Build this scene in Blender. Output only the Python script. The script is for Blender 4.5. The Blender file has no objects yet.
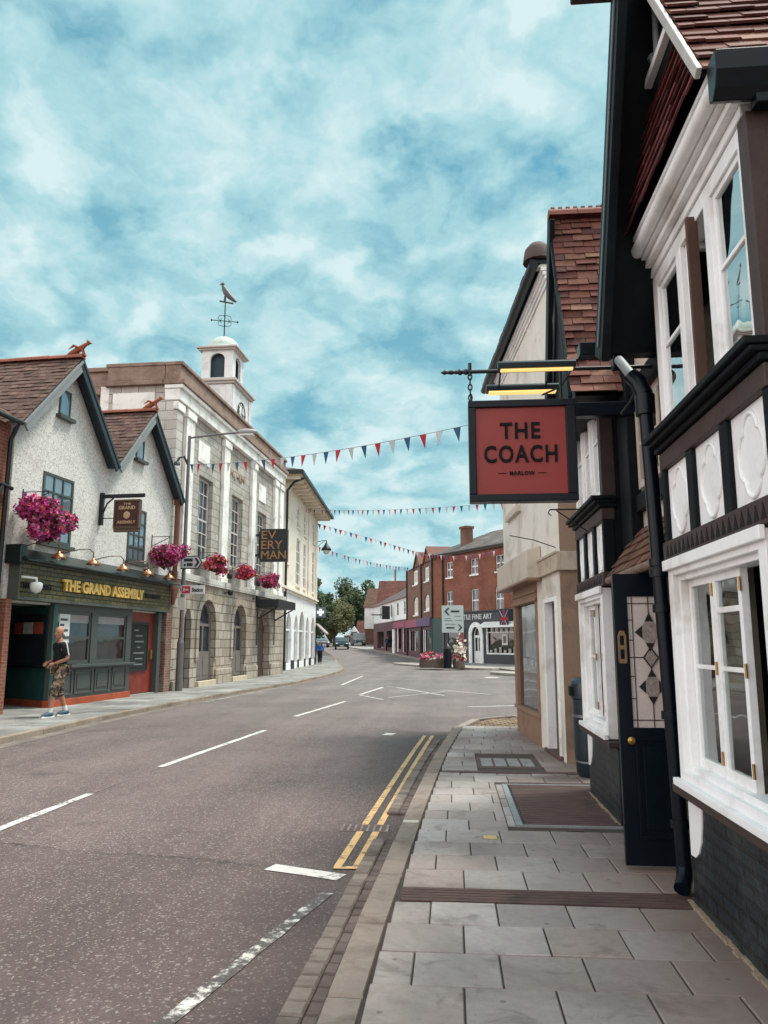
import bpy, bmesh, math, random
from mathutils import Vector, Matrix, noise as mnoise
from mathutils.geometry import tessellate_polygon
random.seed(11)
S = bpy.context.scene
COL = S.collection
R = math.radians
rnd = random.random
def ru(a, b): return a + (b - a) * random.random()

# ------------------------------------------------------------------ objects
def tag(o, label=None, cat=None, group=None, kind=None):
    if label: o['label'] = label
    if cat: o['category'] = cat
    if group: o['group'] = group
    if kind: o['kind'] = kind
    return o
def thing(name, label, cat, loc=(0, 0, 0), rz=0.0, group=None):
    o = bpy.data.objects.new(name, None); COL.objects.link(o)
    o.empty_display_size = 0.2
    o.location = loc; o.rotation_euler = (0, 0, rz)
    return tag(o, label, cat, group)
def mat_of(o):
    m = Matrix.LocRotScale(o.location, o.rotation_euler.to_quaternion(), o.scale)
    return mat_of(o.parent) @ m if o.parent else m
def dup(o, loc=None, rz=None, label=None, parent=None):
    c = o.copy(); COL.objects.link(c)
    if parent: c.parent = parent
    if loc is not None: c.location = loc
    if rz is not None: c.rotation_euler = (0, 0, rz)
    if label: c['label'] = label
    for ch in list(o.children): dup(ch, parent=c)
    return c

class MB:
    """collects geometry and links it as one mesh object"""
    def __init__(s): s.v = []; s.f = []; s.sm = []; s.mi = []; s.m = 0; s.pc = []
    def face(s, pts, smooth=False):
        n = len(s.v); s.pc.append((n, len(s.f))); s.v += [tuple(p) for p in pts]
        s.f.append(tuple(range(n, n + len(pts)))); s.sm.append(smooth); s.mi.append(s.m)
    def raw(s, vs, fs, smooth=False):
        n = len(s.v); s.pc.append((n, len(s.f))); s.v += [tuple(p) for p in vs]
        for f in fs: s.f.append(tuple(n + i for i in f)); s.sm.append(smooth); s.mi.append(s.m)
        return s
    def box(s, x0, x1, y0, y1, z0, z1):
        if x0 > x1: x0, x1 = x1, x0
        if y0 > y1: y0, y1 = y1, y0
        if z0 > z1: z0, z1 = z1, z0
        v = [(x0,y0,z0),(x1,y0,z0),(x1,y1,z0),(x0,y1,z0),(x0,y0,z1),(x1,y0,z1),(x1,y1,z1),(x0,y1,z1)]
        return s.raw(v, [(0,3,2,1),(4,5,6,7),(0,1,5,4),(1,2,6,5),(2,3,7,6),(3,0,4,7)])
    def obox(s, M, sx, sy, sz):
        a, b, c = sx/2, sy/2, sz/2
        v = [M @ Vector(p) for p in [(-a,-b,-c),(a,-b,-c),(a,b,-c),(-a,b,-c),(-a,-b,c),(a,-b,c),(a,b,c),(-a,b,c)]]
        return s.raw(v, [(0,3,2,1),(4,5,6,7),(0,1,5,4),(1,2,6,5),(2,3,7,6),(3,0,4,7)])
    def beam(s, a, b, w, h, up=(0, 0, 1)):
        a = Vector(a); b = Vector(b); d = (b - a); L = d.length; d = d / L
        sd = d.cross(Vector(up)); sd.normalize(); u = sd.cross(d)
        M = Matrix(((d.x, sd.x, u.x, (a.x+b.x)/2), (d.y, sd.y, u.y, (a.y+b.y)/2), (d.z, sd.z, u.z, (a.z+b.z)/2), (0,0,0,1)))
        return s.obox(M, L, w, h)
    def tube(s, pts, r, n=8, smooth=True, cap=True):
        pts = [Vector(p) for p in pts]; N = len(pts)
        rs = r if isinstance(r, (list, tuple)) else [r] * N
        vs = []; prev = None
        for i in range(N):
            t = (pts[min(i+1, N-1)] - pts[max(i-1, 0)]).normalized()
            if prev is None:
                a = Vector((0,0,1)) if abs(t.z) < .9 else Vector((1,0,0))
                prev = t.cross(a).normalized()
            prev = (prev - t * prev.dot(t)).normalized(); b = t.cross(prev)
            for k in range(n):
                an = 2*math.pi*k/n
                vs.append(pts[i] + (prev*math.cos(an) + b*math.sin(an)) * rs[i])
        fs = []
        for i in range(N-1):
            for k in range(n):
                k2 = (k+1) % n
                fs.append((i*n+k, i*n+k2, (i+1)*n+k2, (i+1)*n+k))
        s.raw(vs, fs, smooth)
        if cap:
            s.face(vs[:n][::-1]); s.face(vs[-n:])
        return s
    def lathe(s, prof, c=(0,0,0), n=20, smooth=True, a0=0.0, sx=1, sy=1):
        vs = []
        for (r, z) in prof:
            for k in range(n):
                an = a0 + 2*math.pi*k/n
                vs.append((c[0]+r*math.cos(an)*sx, c[1]+r*math.sin(an)*sy, c[2]+z))
        fs = []
        for i in range(len(prof)-1):
            for k in range(n):
                k2 = (k+1) % n
                fs.append((i*n+k, i*n+k2, (i+1)*n+k2, (i+1)*n+k))
        s.raw(vs, fs, smooth)
        s.face(vs[:n][::-1]); s.face(vs[-n:]); return s
    def sheet(s, outer, holes, y0, y1, ax='xz', reveal=True):
        """polygon (x,z) with holes, front at y0, back at y1"""
        def P(p, y): return (p[0], y, p[1]) if ax == 'xz' else ((y, p[0], p[1]) if ax == 'yz' else (p[0], p[1], y))
        loops = [outer] + list(holes)
        flat = [p for l in loops for p in l]
        tris = tessellate_polygon([[Vector((p[0], p[1], 0)) for p in l] for l in loops])
        n = len(flat)
        vs = [P(p, y0) for p in flat] + [P(p, y1) for p in flat]
        fs = [tuple(t) for t in tris] + [tuple(n + i for i in reversed(t)) for t in tris]
        o = 0
        for l in loops:
            m = len(l)
            for i in range(m):
                j = (i+1) % m
                fs.append((o+i, o+j, n+o+j, n+o+i))
            o += m
        return s.raw(vs, fs)
    def ball(s, c, r, nu=12, nv=8, sx=1, sy=1, sz=1):
        vs = []; fs = []
        for i in range(nv+1):
            th = math.pi*i/nv
            for k in range(nu):
                an = 2*math.pi*k/nu
                vs.append((c[0]+r*sx*math.sin(th)*math.cos(an), c[1]+r*sy*math.sin(th)*math.sin(an), c[2]+r*sz*math.cos(th)))
        for i in range(nv):
            for k in range(nu):
                k2 = (k+1) % nu
                fs.append((i*nu+k, (i+1)*nu+k, (i+1)*nu+k2, i*nu+k2))
        return s.raw(vs, fs, True)
    def each(s, name, mats, parent=None, world=False, bevel=0, per=1):
        """one object per piece (per = primitive shapes in a piece)"""
        out = []; st = s.pc[::per] + [(len(s.v), len(s.f))]
        for (v0, f0), (v1, f1) in zip(st, st[1:]):
            b = MB(); b.v = s.v[v0:v1]; b.f = [tuple(i-v0 for i in f) for f in s.f[f0:f1]]; b.sm = s.sm[f0:f1]; b.mi = s.mi[f0:f1]
            out.append(b.build(name, mats, parent, world, bevel=bevel))
        return out
    def build(s, name, mats, parent=None, world=False, bevel=0, bseg=2, recalc=True, subsurf=0):
        me = bpy.data.meshes.new(name)
        vs = s.v
        if world and parent is not None:
            inv = mat_of(parent).inverted(); vs = [tuple(inv @ Vector(p)) for p in vs]
        me.from_pydata(vs, [], s.f)
        for i, p in enumerate(me.polygons): p.use_smooth = s.sm[i]; p.material_index = s.mi[i]
        if recalc:
            bm = bmesh.new(); bm.from_mesh(me)
            bmesh.ops.remove_doubles(bm, verts=bm.verts, dist=1e-5) if not bevel and len(s.v) < 60000 and recalc == 2 else None
            bmesh.ops.recalc_face_normals(bm, faces=bm.faces); bm.to_mesh(me); bm.free()
        for m in (mats if isinstance(mats, (list, tuple)) else [mats]): me.materials.append(m)
        o = bpy.data.objects.new(name, me); COL.objects.link(o)
        if parent is not None: o.parent = parent
        if bevel:
            b = o.modifiers.new('b', 'BEVEL'); b.width = bevel; b.segments = bseg; b.limit_method = 'ANGLE'; b.angle_limit = R(40)
        if subsurf:
            b = o.modifiers.new('s', 'SUBSURF'); b.levels = subsurf; b.render_levels = subsurf
        return o
def struct(o, kind='structure'): o['kind'] = kind; return o

# ------------------------------------------------------------------ materials
def lin(c):
    if isinstance(c, str):
        c = c.lstrip('#'); c = [int(c[i:i+2], 16)/255 for i in (0, 2, 4)]
        return tuple(x/12.92 if x <= .04045 else ((x+.055)/1.055)**2.4 for x in c)
    return tuple(c)
class NT:
    def __init__(s, m): s.t = m.node_tree; s.n = s.t.nodes; s.l = s.t.links
    def a(s, typ, ins=None, **kw):
        n = s.n.new(typ)
        for k, v in kw.items(): setattr(n, k, v)
        for k, v in (ins or {}).items():
            if isinstance(v, bpy.types.NodeSocket): s.l.new(v, n.inputs[k])
            else:
                if isinstance(v, tuple) and len(v) == 3 and n.inputs[k].type == 'RGBA': v = (*v, 1)
                n.inputs[k].default_value = v
        return n
    def noise(s, vec, scale, detail=4, rough=.55, dist=0):
        return s.a('ShaderNodeTexNoise', {'Vector': vec, 'Scale': scale, 'Detail': detail, 'Roughness': rough, 'Distortion': dist}).outputs[0]
    def ramp(s, fac, stops, interp='LINEAR'):
        n = s.a('ShaderNodeValToRGB', {'Fac': fac}); cr = n.color_ramp; cr.interpolation = interp
        while len(cr.elements) < len(stops): cr.elements.new(.5)
        for e, (p, c) in zip(cr.elements, stops):
            e.position = p; e.color = (*c, 1) if isinstance(c, tuple) else (c, c, c, 1)
        return n.outputs[0]
    def mix(s, fac, a, b, mode='MIX'):
        n = s.a('ShaderNodeMix', data_type='RGBA', blend_type=mode)
        for k, v in ((0, fac), (6, a), (7, b)):
            if isinstance(v, bpy.types.NodeSocket): s.l.new(v, n.inputs[k])
            else: n.inputs[k].default_value = (*v, 1) if isinstance(v, tuple) else v
        return n.outputs[2]
    def math(s, op, a, b=0.0, c=None):
        n = s.a('ShaderNodeMath', operation=op)
        for i, v in enumerate([a, b] + ([c] if c is not None else [])):
            if isinstance(v, bpy.types.NodeSocket): s.l.new(v, n.inputs[i])
            else: n.inputs[i].default_value = v
        return n.outputs[0]
    def hsv(s, col, h=.5, sat=1.0, v=1.0):
        return s.a('ShaderNodeHueSaturation', {'Color': col, 'Hue': h, 'Saturation': sat, 'Value': v}).outputs[0]
def newmat(name):
    m = bpy.data.materials.new(name); m.use_nodes = True
    m.node_tree.nodes.clear(); t = NT(m)
    out = t.a('ShaderNodeOutputMaterial'); b = t.a('ShaderNodeBsdfPrincipled')
    t.l.new(b.outputs[0], out.inputs[0]); t.b = b; t.out = out
    t.oc = t.a('ShaderNodeTexCoord').outputs['Object']
    return m, t
def setp(t, col, rough=.6, spec=.5, metal=0.0, normal=None):
    for k, v in (('Base Color', col), ('Roughness', rough), ('Specular IOR Level', spec), ('Metallic', metal), ('Normal', normal)):
        if v is None: continue
        if isinstance(v, bpy.types.NodeSocket): t.l.new(v, t.b.inputs[k])
        else: t.b.inputs[k].default_value = (*v, 1) if isinstance(v, tuple) else v
def bump(t, h, st=.3, dist=.02):
    return t.a('ShaderNodeBump', {'Height': h, 'Strength': st, 'Distance': dist}).outputs[0]
_MC = {}
def M(name, c, rough=.6, var=.18, scale=3.0, spec=.4, metal=0.0, bmp=0.0, bscale=60.0, stain=None, sscale=1.2, island=0.0):
    """plain surface: colour with broad and fine variation, optional stains and bump"""
    if name in _MC: return _MC[name]
    m, t = newmat(name); c = lin(c)
    n1 = t.noise(t.oc, scale, 5); n2 = t.noise(t.oc, scale*9, 3)
    f = t.math('ADD', t.math('MULTIPLY', n1, .65), t.math('MULTIPLY', n2, .35))
    col = t.mix(t.ramp(f, [(.3, 0.0), (.7, 1.0)]), tuple(x*(1-var) for x in c), tuple(min(1, x*(1+var)) for x in c))
    if stain:
        sf = t.ramp(t.noise(t.oc, sscale, 8, .65, .4), [(.5, 0.0), (.72, 1.0)])
        col = t.mix(t.math('MULTIPLY', sf, .75), col, lin(stain))
    if island:
        ri = t.a('ShaderNodeNewGeometry').outputs['Random Per Island']
        col = t.hsv(col, v=t.math('ADD', 1-island, t.math('MULTIPLY', ri, 2*island)))
    rr = t.math('ADD', rough-.08, t.math('MULTIPLY', n2, .16))
    nm = bump(t, t.noise(t.oc, bscale, 4), bmp, .01) if bmp else None
    setp(t, col, rr, spec, metal, nm)
    _MC[name] = m; return m
def wallvec(t, sx=1.0):
    s = t.a('ShaderNodeSeparateXYZ', {0: t.oc})
    u = t.math('ADD', s.outputs[0], s.outputs[1])
    return t.a('ShaderNodeCombineXYZ', {0: u, 1: s.outputs[2], 2: 0.0}).outputs[0]
def BR(name, c1, c2, mortar, bw=.225, bh=.075, ms=.006, rough=.85, bmp=.6, stain=None, var=.35, sscale=.8, offset=.5):
    if name in _MC: return _MC[name]
    m, t = newmat(name); v = wallvec(t)
    v2 = t.a('ShaderNodeVectorMath', {0: v, 1: t.a('ShaderNodeVectorMath', {0: t.a('ShaderNodeTexNoise', {'Vector': v, 'Scale': 3.0}).outputs[1], 'Scale': .02}, operation='SCALE').outputs[0]}, operation='ADD').outputs[0]
    b = t.a('ShaderNodeTexBrick', {'Vector': v2, 'Color1': lin(c1), 'Color2': lin(c2), 'Mortar': lin(mortar), 'Scale': 1.0, 'Mortar Size': ms, 'Mortar Smooth': .2, 'Bias': 0.0, 'Brick Width': bw, 'Row Height': bh})
    b.offset = offset
    n1 = t.noise(t.oc, .9, 6); n2 = t.noise(t.oc, 14, 4)
    col = t.hsv(b.outputs[0], v=t.math('ADD', 1-var, t.math('MULTIPLY', t.math('ADD', n1, n2), var)))
    if stain:
        sf = t.ramp(t.noise(t.oc, sscale, 8, .65, .5), [(.48, 0.0), (.7, 1.0)])
        col = t.mix(t.math('MULTIPLY', sf, .7), col, lin(stain))
    h = t.math('SUBTRACT', t.math('MULTIPLY', t.noise(t.oc, 30, 4), .5), b.outputs[1])
    setp(t, col, rough, .3, 0.0, bump(t, h, bmp, .012))
    _MC[name] = m; return m
def TILE(name, cols, rough=.85, moss=None):
    """clay roof tiles: every tile (mesh island) has its own tone"""
    if name in _MC: return _MC[name]
    m, t = newmat(name)
    ri = t.a('ShaderNodeNewGeometry').outputs['Random Per Island']
    st = [(i/(len(cols)-1), lin(c)) for i, c in enumerate(cols)]
    col = t.ramp(ri, st)
    n = t.noise(t.oc, 20, 5); col = t.hsv(col, v=t.math('ADD', .6, t.math('MULTIPLY', n, .8)))
    if moss:
        sf = t.ramp(t.noise(t.oc, 1.6, 8, .7), [(.5, 0.0), (.7, 1.0)])
        col = t.mix(t.math('MULTIPLY', sf, .6), col, lin(moss))
    setp(t, col, rough, .25, 0.0, bump(t, t.noise(t.oc, 60, 4), .35, .01))
    _MC[name] = m; return m
def GL(name, c='#0c1216', rough=.04, spec=.9, wav=.15):
    if name in _MC: return _MC[name]
    m, t = newmat(name)
    n = t.noise(t.oc, 1.3, 2)
    col = t.mix(t.ramp(n, [(.35, 0.0), (.7, 1.0)]), tuple(x*.6 for x in lin(c)), tuple(x*1.5 for x in lin(c)))
    setp(t, col, rough, spec, 0.0, bump(t, t.noise(t.oc, .9, 2), wav, .05))
    _MC[name] = m; return m
def GLT(name, tint=(.8, .87, .87), mix=.25):
    """clear window glass: see-through with mirror reflections"""
    if name in _MC: return _MC[name]
    m = bpy.data.materials.new(name); m.use_nodes = True; m.node_tree.nodes.clear(); t = NT(m)
    out = t.a('ShaderNodeOutputMaterial'); oc = t.a('ShaderNodeTexCoord').outputs['Object']
    nm = bump(t, t.noise(oc, 1.5, 2), .12, .05)
    tr = t.a('ShaderNodeBsdfTransparent', {'Color': tint}); gl = t.a('ShaderNodeBsdfGlossy', {'Roughness': .02, 'Color': (.95, .97, .97), 'Normal': nm})
    fr = t.a('ShaderNodeFresnel', {'IOR': 1.5}).outputs[0]
    f = t.math('ADD', t.math('MULTIPLY', fr, 1.0 ), mix*.5)
    mx = t.a('ShaderNodeMixShader', {0: f}); t.l.new(tr.outputs[0], mx.inputs[1]); t.l.new(gl.outputs[0], mx.inputs[2]); t.l.new(mx.outputs[0], out.inputs[0])
    _MC[name] = m; return m
def EM(name, c, st):
    if name in _MC: return _MC[name]
    m, t = newmat(name); setp(t, lin(c), .4)
    t.b.inputs['Emission Color'].default_value = (*lin(c), 1); t.b.inputs['Emission Strength'].default_value = st
    _MC[name] = m; return m

# ------------------------------------------------------------------ lettering
def text(name, body, box, mat, parent, extrude=.004, bold=0.0, spacing=1.0, line=1.0, plane='xz', y=0.0, align='CENTER', flip=False):
    """letters filling box=(x0,x1,z0,z1) on the plane y of the parent's frame, read from -y"""
    cu = bpy.data.curves.new(name, 'FONT'); cu.body = body; cu.extrude = extrude; cu.offset = bold
    cu.space_character = spacing; cu.space_line = line; cu.align_x = align; cu.resolution_u = 3
    tmp = bpy.data.objects.new(name, cu); COL.objects.link(tmp)
    bpy.context.view_layer.update()
    me = bpy.data.meshes.new_from_object(tmp.evaluated_get(bpy.context.evaluated_depsgraph_get()))
    bpy.data.objects.remove(tmp); bpy.data.curves.remove(cu)
    xs = [v.co.x for v in me.vertices]; ys = [v.co.y for v in me.vertices]
    x0, x1, z0, z1 = box; ax, bx, ay, by = min(xs), max(xs), min(ys), max(ys)
    for v in me.vertices:
        u = x0 + (v.co.x-ax)/(bx-ax)*(x1-x0); w = z0 + (v.co.y-ay)/max(1e-6, by-ay)*(z1-z0)
        d = v.co.z
        v.co = (u, y-d, w)
    if flip:
        for v in me.vertices: v.co = (x0+x1-v.co.x, 2*y-v.co.y, v.co.z)
    me.materials.clear(); me.materials.append(mat)
    me.name = name
    o = bpy.data.objects.new(name, me); COL.objects.link(o)
    if parent is not None: o.parent = parent
    return o

# ------------------------------------------------------------------ camera
F = 770.0; HZ = 643.0; VX = 451.0
_th = math.atan((HZ-512)/F); _up = Vector((0, math.cos(_th), math.sin(_th)))
_v = Vector((VX-384, -(HZ-512), F)).normalized(); _f = (_v - _up*_v.dot(_up)).normalized(); _r = _up.cross(_f)
# rows: world axes expressed in camera (x right, y up, z forward)
camd = bpy.data.cameras.new('camera'); cam = bpy.data.objects.new('camera', camd); COL.objects.link(cam)
rot = Matrix(((_r.x, _r.y, -_r.z), (_f.x, _f.y, -_f.z), (_up.x, _up.y, -_up.z)))
cam.matrix_world = Matrix.Translation((0, 0, 1.5)) @ rot.to_4x4()
camd.sensor_fit = 'VERTICAL'; camd.sensor_height = 36; camd.sensor_width = 27; camd.lens = F/1024*36
camd.clip_start = .05; camd.clip_end = 3000
S.camera = cam

# ------------------------------------------------------------------ sky and sun
W = bpy.data.worlds.new('World'); S.world = W; W.use_nodes = True
t = NT(W); t.n.clear()
SUN_EL, SUN_AZ = R(65), R(60)          # azimuth from +y towards +x
sky = t.a('ShaderNodeTexSky', sky_type='NISHITA', sun_disc=False)
sky.sun_elevation = SUN_EL; sky.sun_rotation = SUN_AZ; sky.air_density = 1.0; sky.dust_density = .6; sky.ozone_density = 2.0
gen = t.a('ShaderNodeTexCoord').outputs['Generated']
sp = t.a('ShaderNodeSeparateXYZ', {0: gen})
den = t.math('ADD', t.math('MAXIMUM', sp.outputs[2], 0.0), .36)
cv = t.a('ShaderNodeCombineXYZ', {0: t.math('DIVIDE', sp.outputs[0], den), 1: t.math('DIVIDE', sp.outputs[1], den), 2: 5.2}).outputs[0]
wrp = t.a('ShaderNodeVectorMath', {0: t.a('ShaderNodeTexNoise', {'Vector': cv, 'Scale': 4.0, 'Detail': 5.0, 'Roughness': .6}).outputs[1], 'Scale': .30}, operation='SCALE').outputs[0]
cw = t.a('ShaderNodeVectorMath', {0: cv, 1: wrp}, operation='ADD').outputs[0]
vo = t.a('ShaderNodeTexVoronoi', {'Vector': cw, 'Scale': 6.6, 'Smoothness': .5}, feature='SMOOTH_F1').outputs['Distance']
vo2 = t.a('ShaderNodeTexVoronoi', {'Vector': cw, 'Scale': 14.0, 'Smoothness': .5}, feature='SMOOTH_F1').outputs['Distance']
cell = t.math('SUBTRACT', 1.0, t.math('ADD', t.math('MULTIPLY', vo, .75), t.math('MULTIPLY', vo2, .35)))
big = t.noise(cv, 1.9, 3, .5, .3); fine = t.noise(cw, 9.0, 8, .62, .2)
f = t.math('ADD', t.math('ADD', t.math('MULTIPLY', big, .46), t.math('MULTIPLY', cell, .36)), t.math('MULTIPLY', fine, .32))
lowz = t.math('SUBTRACT', 1.0, t.math('MINIMUM', t.math('MULTIPLY', sp.outputs[2], 2.2), 1.0))
f = t.math('ADD', f, t.math('MULTIPLY', lowz, .30))
cover = t.ramp(f, [(.345, .04), (.41, .40), (.465, .85), (.53, 1.0)])
sh = t.math('ADD', t.math('ADD', t.math('MULTIPLY', cell, .42), t.math('MULTIPLY', fine, .34)), t.math('MULTIPLY', t.noise(cv, 1.1, 3, .5, .2), .25))
sh = t.math('ADD', sh, t.math('MULTIPLY', lowz, .09))
shade = t.ramp(sh, [(.38, (.72, 1.68, 2.1)), (.50, (1.45, 2.45, 2.66)), (.63, (2.45, 3.1, 3.18))])
gap = t.mix(1.0, sky.outputs[0], (.17, .50, .45), 'MULTIPLY')
cl = t.mix(cover, gap, shade)
# thin cloud glows round the hidden sun, added out of view for extra soft light
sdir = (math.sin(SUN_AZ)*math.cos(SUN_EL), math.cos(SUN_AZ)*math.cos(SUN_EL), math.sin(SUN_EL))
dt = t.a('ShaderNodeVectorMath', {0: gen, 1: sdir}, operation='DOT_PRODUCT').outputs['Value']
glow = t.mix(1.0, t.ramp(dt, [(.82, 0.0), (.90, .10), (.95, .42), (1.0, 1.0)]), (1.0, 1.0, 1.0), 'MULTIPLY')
bk = t.math('ADD', t.ramp(t.math('ADD', t.math('MULTIPLY', sp.outputs[1], .5), .5), [(.18, 1.4), (.62, 0.0)]), t.ramp(t.math('MULTIPLY', sp.outputs[0], -1.0), [(.58, 0.0), (.85, 1.5)]))  # unseen sky behind and left, added brighter and warmer to light the fronts
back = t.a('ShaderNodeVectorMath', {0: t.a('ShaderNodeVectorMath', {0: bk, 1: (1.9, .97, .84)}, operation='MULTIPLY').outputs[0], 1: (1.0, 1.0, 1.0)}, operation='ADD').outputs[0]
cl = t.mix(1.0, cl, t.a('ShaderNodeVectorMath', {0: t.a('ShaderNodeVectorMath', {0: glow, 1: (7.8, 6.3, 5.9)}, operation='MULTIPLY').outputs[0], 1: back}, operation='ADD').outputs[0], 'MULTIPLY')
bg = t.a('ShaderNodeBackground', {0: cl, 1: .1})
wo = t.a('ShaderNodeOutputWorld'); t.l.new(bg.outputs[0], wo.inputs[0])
ld = bpy.data.lights.new('sun', 'SUN'); ld.energy = 1.5; ld.angle = R(14); ld.color = (1.0, .92, .82)
sun = bpy.data.objects.new('sun', ld); COL.objects.link(sun)
sd = Vector((math.sin(SUN_AZ)*math.cos(SUN_EL), math.cos(SUN_AZ)*math.cos(SUN_EL), math.sin(SUN_EL)))
sun.rotation_euler = sd.to_track_quat('Z', 'Y').to_euler(); sun.location = (20, 20, 60)
vs = S.view_settings; vs.view_transform = 'Standard'; vs.look = 'None'; vs.exposure = 1.5; vs.gamma = 1; vs.use_curve_mapping = False
S.cycles.max_bounces = 6; S.cycles.transparent_max_bounces = 12; S.cycles.use_denoising = True
S.cycles.sample_clamp_indirect = 6

# ------------------------------------------------------------------ shared materials
white = M('white_paint', '#eceded', .45, .06, 4, stain='#b9b3aa', sscale=2.2, bmp=.12, bscale=25)
whitewall = M('white_wall', '#e4e2da', .7, .08, 2, stain='#9b958a', sscale=1.1, bmp=.15, bscale=40)
black = M('black_timber', '#0c1317', .55, .3, 5, spec=.15, bmp=.3, bscale=30, stain='#1d1e1f', sscale=5)
darkteal = M('dark_teal_gloss', '#06111a', .32, .25, 5, spec=.22, bmp=.06, bscale=20)
iron = M('black_iron', '#0d1215', .45, .25, 10, spec=.5)
brownt = M('brown_timber', '#3d302d', .6, .25, 6, bmp=.3, bscale=40, stain='#2a2423', sscale=4)
lead = M('lead_grey', '#5c6066', .6, .2, 5)
glassd = GL('dark_glass')
glassm = GL('grey_glass', '#27303a', .05, .9)
glass_sky = M('sky_reflection_glass', '#8596a0', .06, .25, 1.5, spec=1.0, metal=.55)  # pale blue base stands in for sky reflected in the panes
brass = M('brass', '#a8824a', .35, .2, 20, metal=.8)
# ================================================================== GROUND
ROAD = -.09
def zt(y):
    if y < 58: return 0.0
    if y < 66: return .022*(y-58)**2/16
    return .022*(y-62) if y < 190 else .022*128
def interp(tab, y):
    if y <= tab[0][0]: return tab[0][1]
    for (a, xa), (b, xb) in zip(tab, tab[1:]):
        if y <= b: return xa + (xb-xa)*(y-a)/(b-a)
    return tab[-1][1]
def grid(x0, x1, y0, y1, ys, z, name, mat):
    mb = MB(); YS = ys
    for a, b in zip(YS, YS[1:]):
        n = 1
        mb.face([(x0, a, z+zt(a)), (x1, a, z+zt(a)), (x1, b, z+zt(b)), (x0, b, z+zt(b))])
    return struct(mb.build(name, mat))
YSR = [-30, 0, 20, 40, 58] + [58+2*i for i in range(1, 5)] + [80, 120, 190, 260]
m_earth = M('earth', '#5d5a48', .95, .3, .3)
grid(-900, 900, -400, 1500, [-400, 0, 58, 60, 62, 64, 66, 80, 120, 190, 1500], ROAD-.03, 'ground', m_earth)

# asphalt
def asphalt():
    m, t = newmat('asphalt'); v = t.oc
    sp = t.a('ShaderNodeSeparateXYZ', {0: v})
    vo = t.a('ShaderNodeTexVoronoi', {'Vector': v, 'Scale': 85.0}); stone = vo.outputs['Color']
    sc_ = t.a('ShaderNodeSeparateColor', {0: stone}); sv = sc_.outputs[0]; sv2 = sc_.outputs[1]
    n1 = t.noise(v, .35, 6, .6); n2 = t.noise(v, 6, 5); n3 = t.noise(v, 75, 4, .75); n4 = t.noise(v, 17, 5, .65)
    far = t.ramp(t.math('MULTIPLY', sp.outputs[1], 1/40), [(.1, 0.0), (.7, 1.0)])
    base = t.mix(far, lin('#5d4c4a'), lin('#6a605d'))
    # broad tone patches, polished wheel tracks along the lanes
    col = t.mix(t.ramp(n1, [(.35, 0.0), (.65, 1.0)]), t.hsv(base, v=.78), t.hsv(base, v=1.16))
    trk = t.math('SINE', t.math('MULTIPLY', t.math('ADD', sp.outputs[0], t.math('MULTIPLY', n1, .5)), 3.9))
    col = t.hsv(col, v=t.math('ADD', 1.0, t.math('MULTIPLY', trk, .07)))
    lng = t.noise(t.a('ShaderNodeMapping', {0: v, 3: (3.0, .16, 1)}).outputs[0], 1.6, 5, .6)
    col = t.hsv(col, v=t.math('ADD', .74, t.math('MULTIPLY', lng, .52)))
    col = t.hsv(col, v=t.math('ADD', .10, t.math('ADD', t.math('MULTIPLY', sv, .42), t.math('ADD', t.math('MULTIPLY', n3, .80), t.math('MULTIPLY', n4, .62)))))
    bright = t.ramp(t.math('ADD', sv2, t.math('MULTIPLY', n4, .16)), [(.99, 0.0), (1.03, 1.0)])
    col = t.mix(t.math('MULTIPLY', bright, .6), col, lin('#a1978f'))
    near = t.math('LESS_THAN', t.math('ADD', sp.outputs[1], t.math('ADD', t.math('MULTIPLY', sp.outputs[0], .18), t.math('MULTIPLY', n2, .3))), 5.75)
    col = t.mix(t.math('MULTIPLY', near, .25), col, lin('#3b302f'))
    js = t.math('ABSOLUTE', t.math('SUBTRACT', t.math('ADD', sp.outputs[1], t.math('ADD', t.math('MULTIPLY', sp.outputs[0], .18), t.math('MULTIPLY', n2, .3))), 5.75))
    col = t.mix(t.math('MULTIPLY', t.ramp(js, [(.0, 1.0), (.025, 0.0)]), t.ramp(t.noise(v, 2.5, 4), [(.35, .15), (.6, .85)])), col, lin('#201c1c'))
    # longitudinal lane joint under the centre line
    jc = t.math('ABSOLUTE', t.math('SUBTRACT', t.math('ADD', sp.outputs[0], t.math('ADD', t.math('MULTIPLY', sp.outputs[1], -.045), t.math('MULTIPLY', n2, .06))), -4.18))
    col = t.mix(t.math('MULTIPLY', t.ramp(jc, [(.0, 1.0), (.018, 0.0)]), t.ramp(t.noise(v, 1.3, 3), [(.42, 0.0), (.6, .7)])), col, lin('#241f1f'))
    # dirt and damp along the kerb
    kd = t.ramp(t.math('ADD', sp.outputs[0], t.math('MULTIPLY', n2, .35)), [(.0, 0.0), (1, 1.0)])
    kb = t.ramp(t.math('MULTIPLY', t.math('ADD', t.math('ADD', sp.outputs[0], 1.55), t.math('MULTIPLY', n2, .5)), .8), [(.25, 0.0), (.95, 1.0)])
    kn = t.math('LESS_THAN', sp.outputs[1], 14.5)
    col = t.mix(t.math('MULTIPLY', t.math('MULTIPLY', kb, kn), .5), col, lin('#352b28'))
    oil = t.ramp(t.noise(v, .9, 7, .6, .6), [(.56, 0.0), (.72, 1.0)])
    col = t.mix(t.math('MULTIPLY', oil, .45), col, lin('#2e2727'))
    h = t.math('ADD', t.math('MULTIPLY', vo.outputs['Distance'], -.8), t.math('MULTIPLY', n3, .6))
    setp(t, col, t.math('ADD', .62, t.math('MULTIPLY', n4, .2)), .45, 0.0, bump(t, h, .8, .008)); return m
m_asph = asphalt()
mb = MB()
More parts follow.
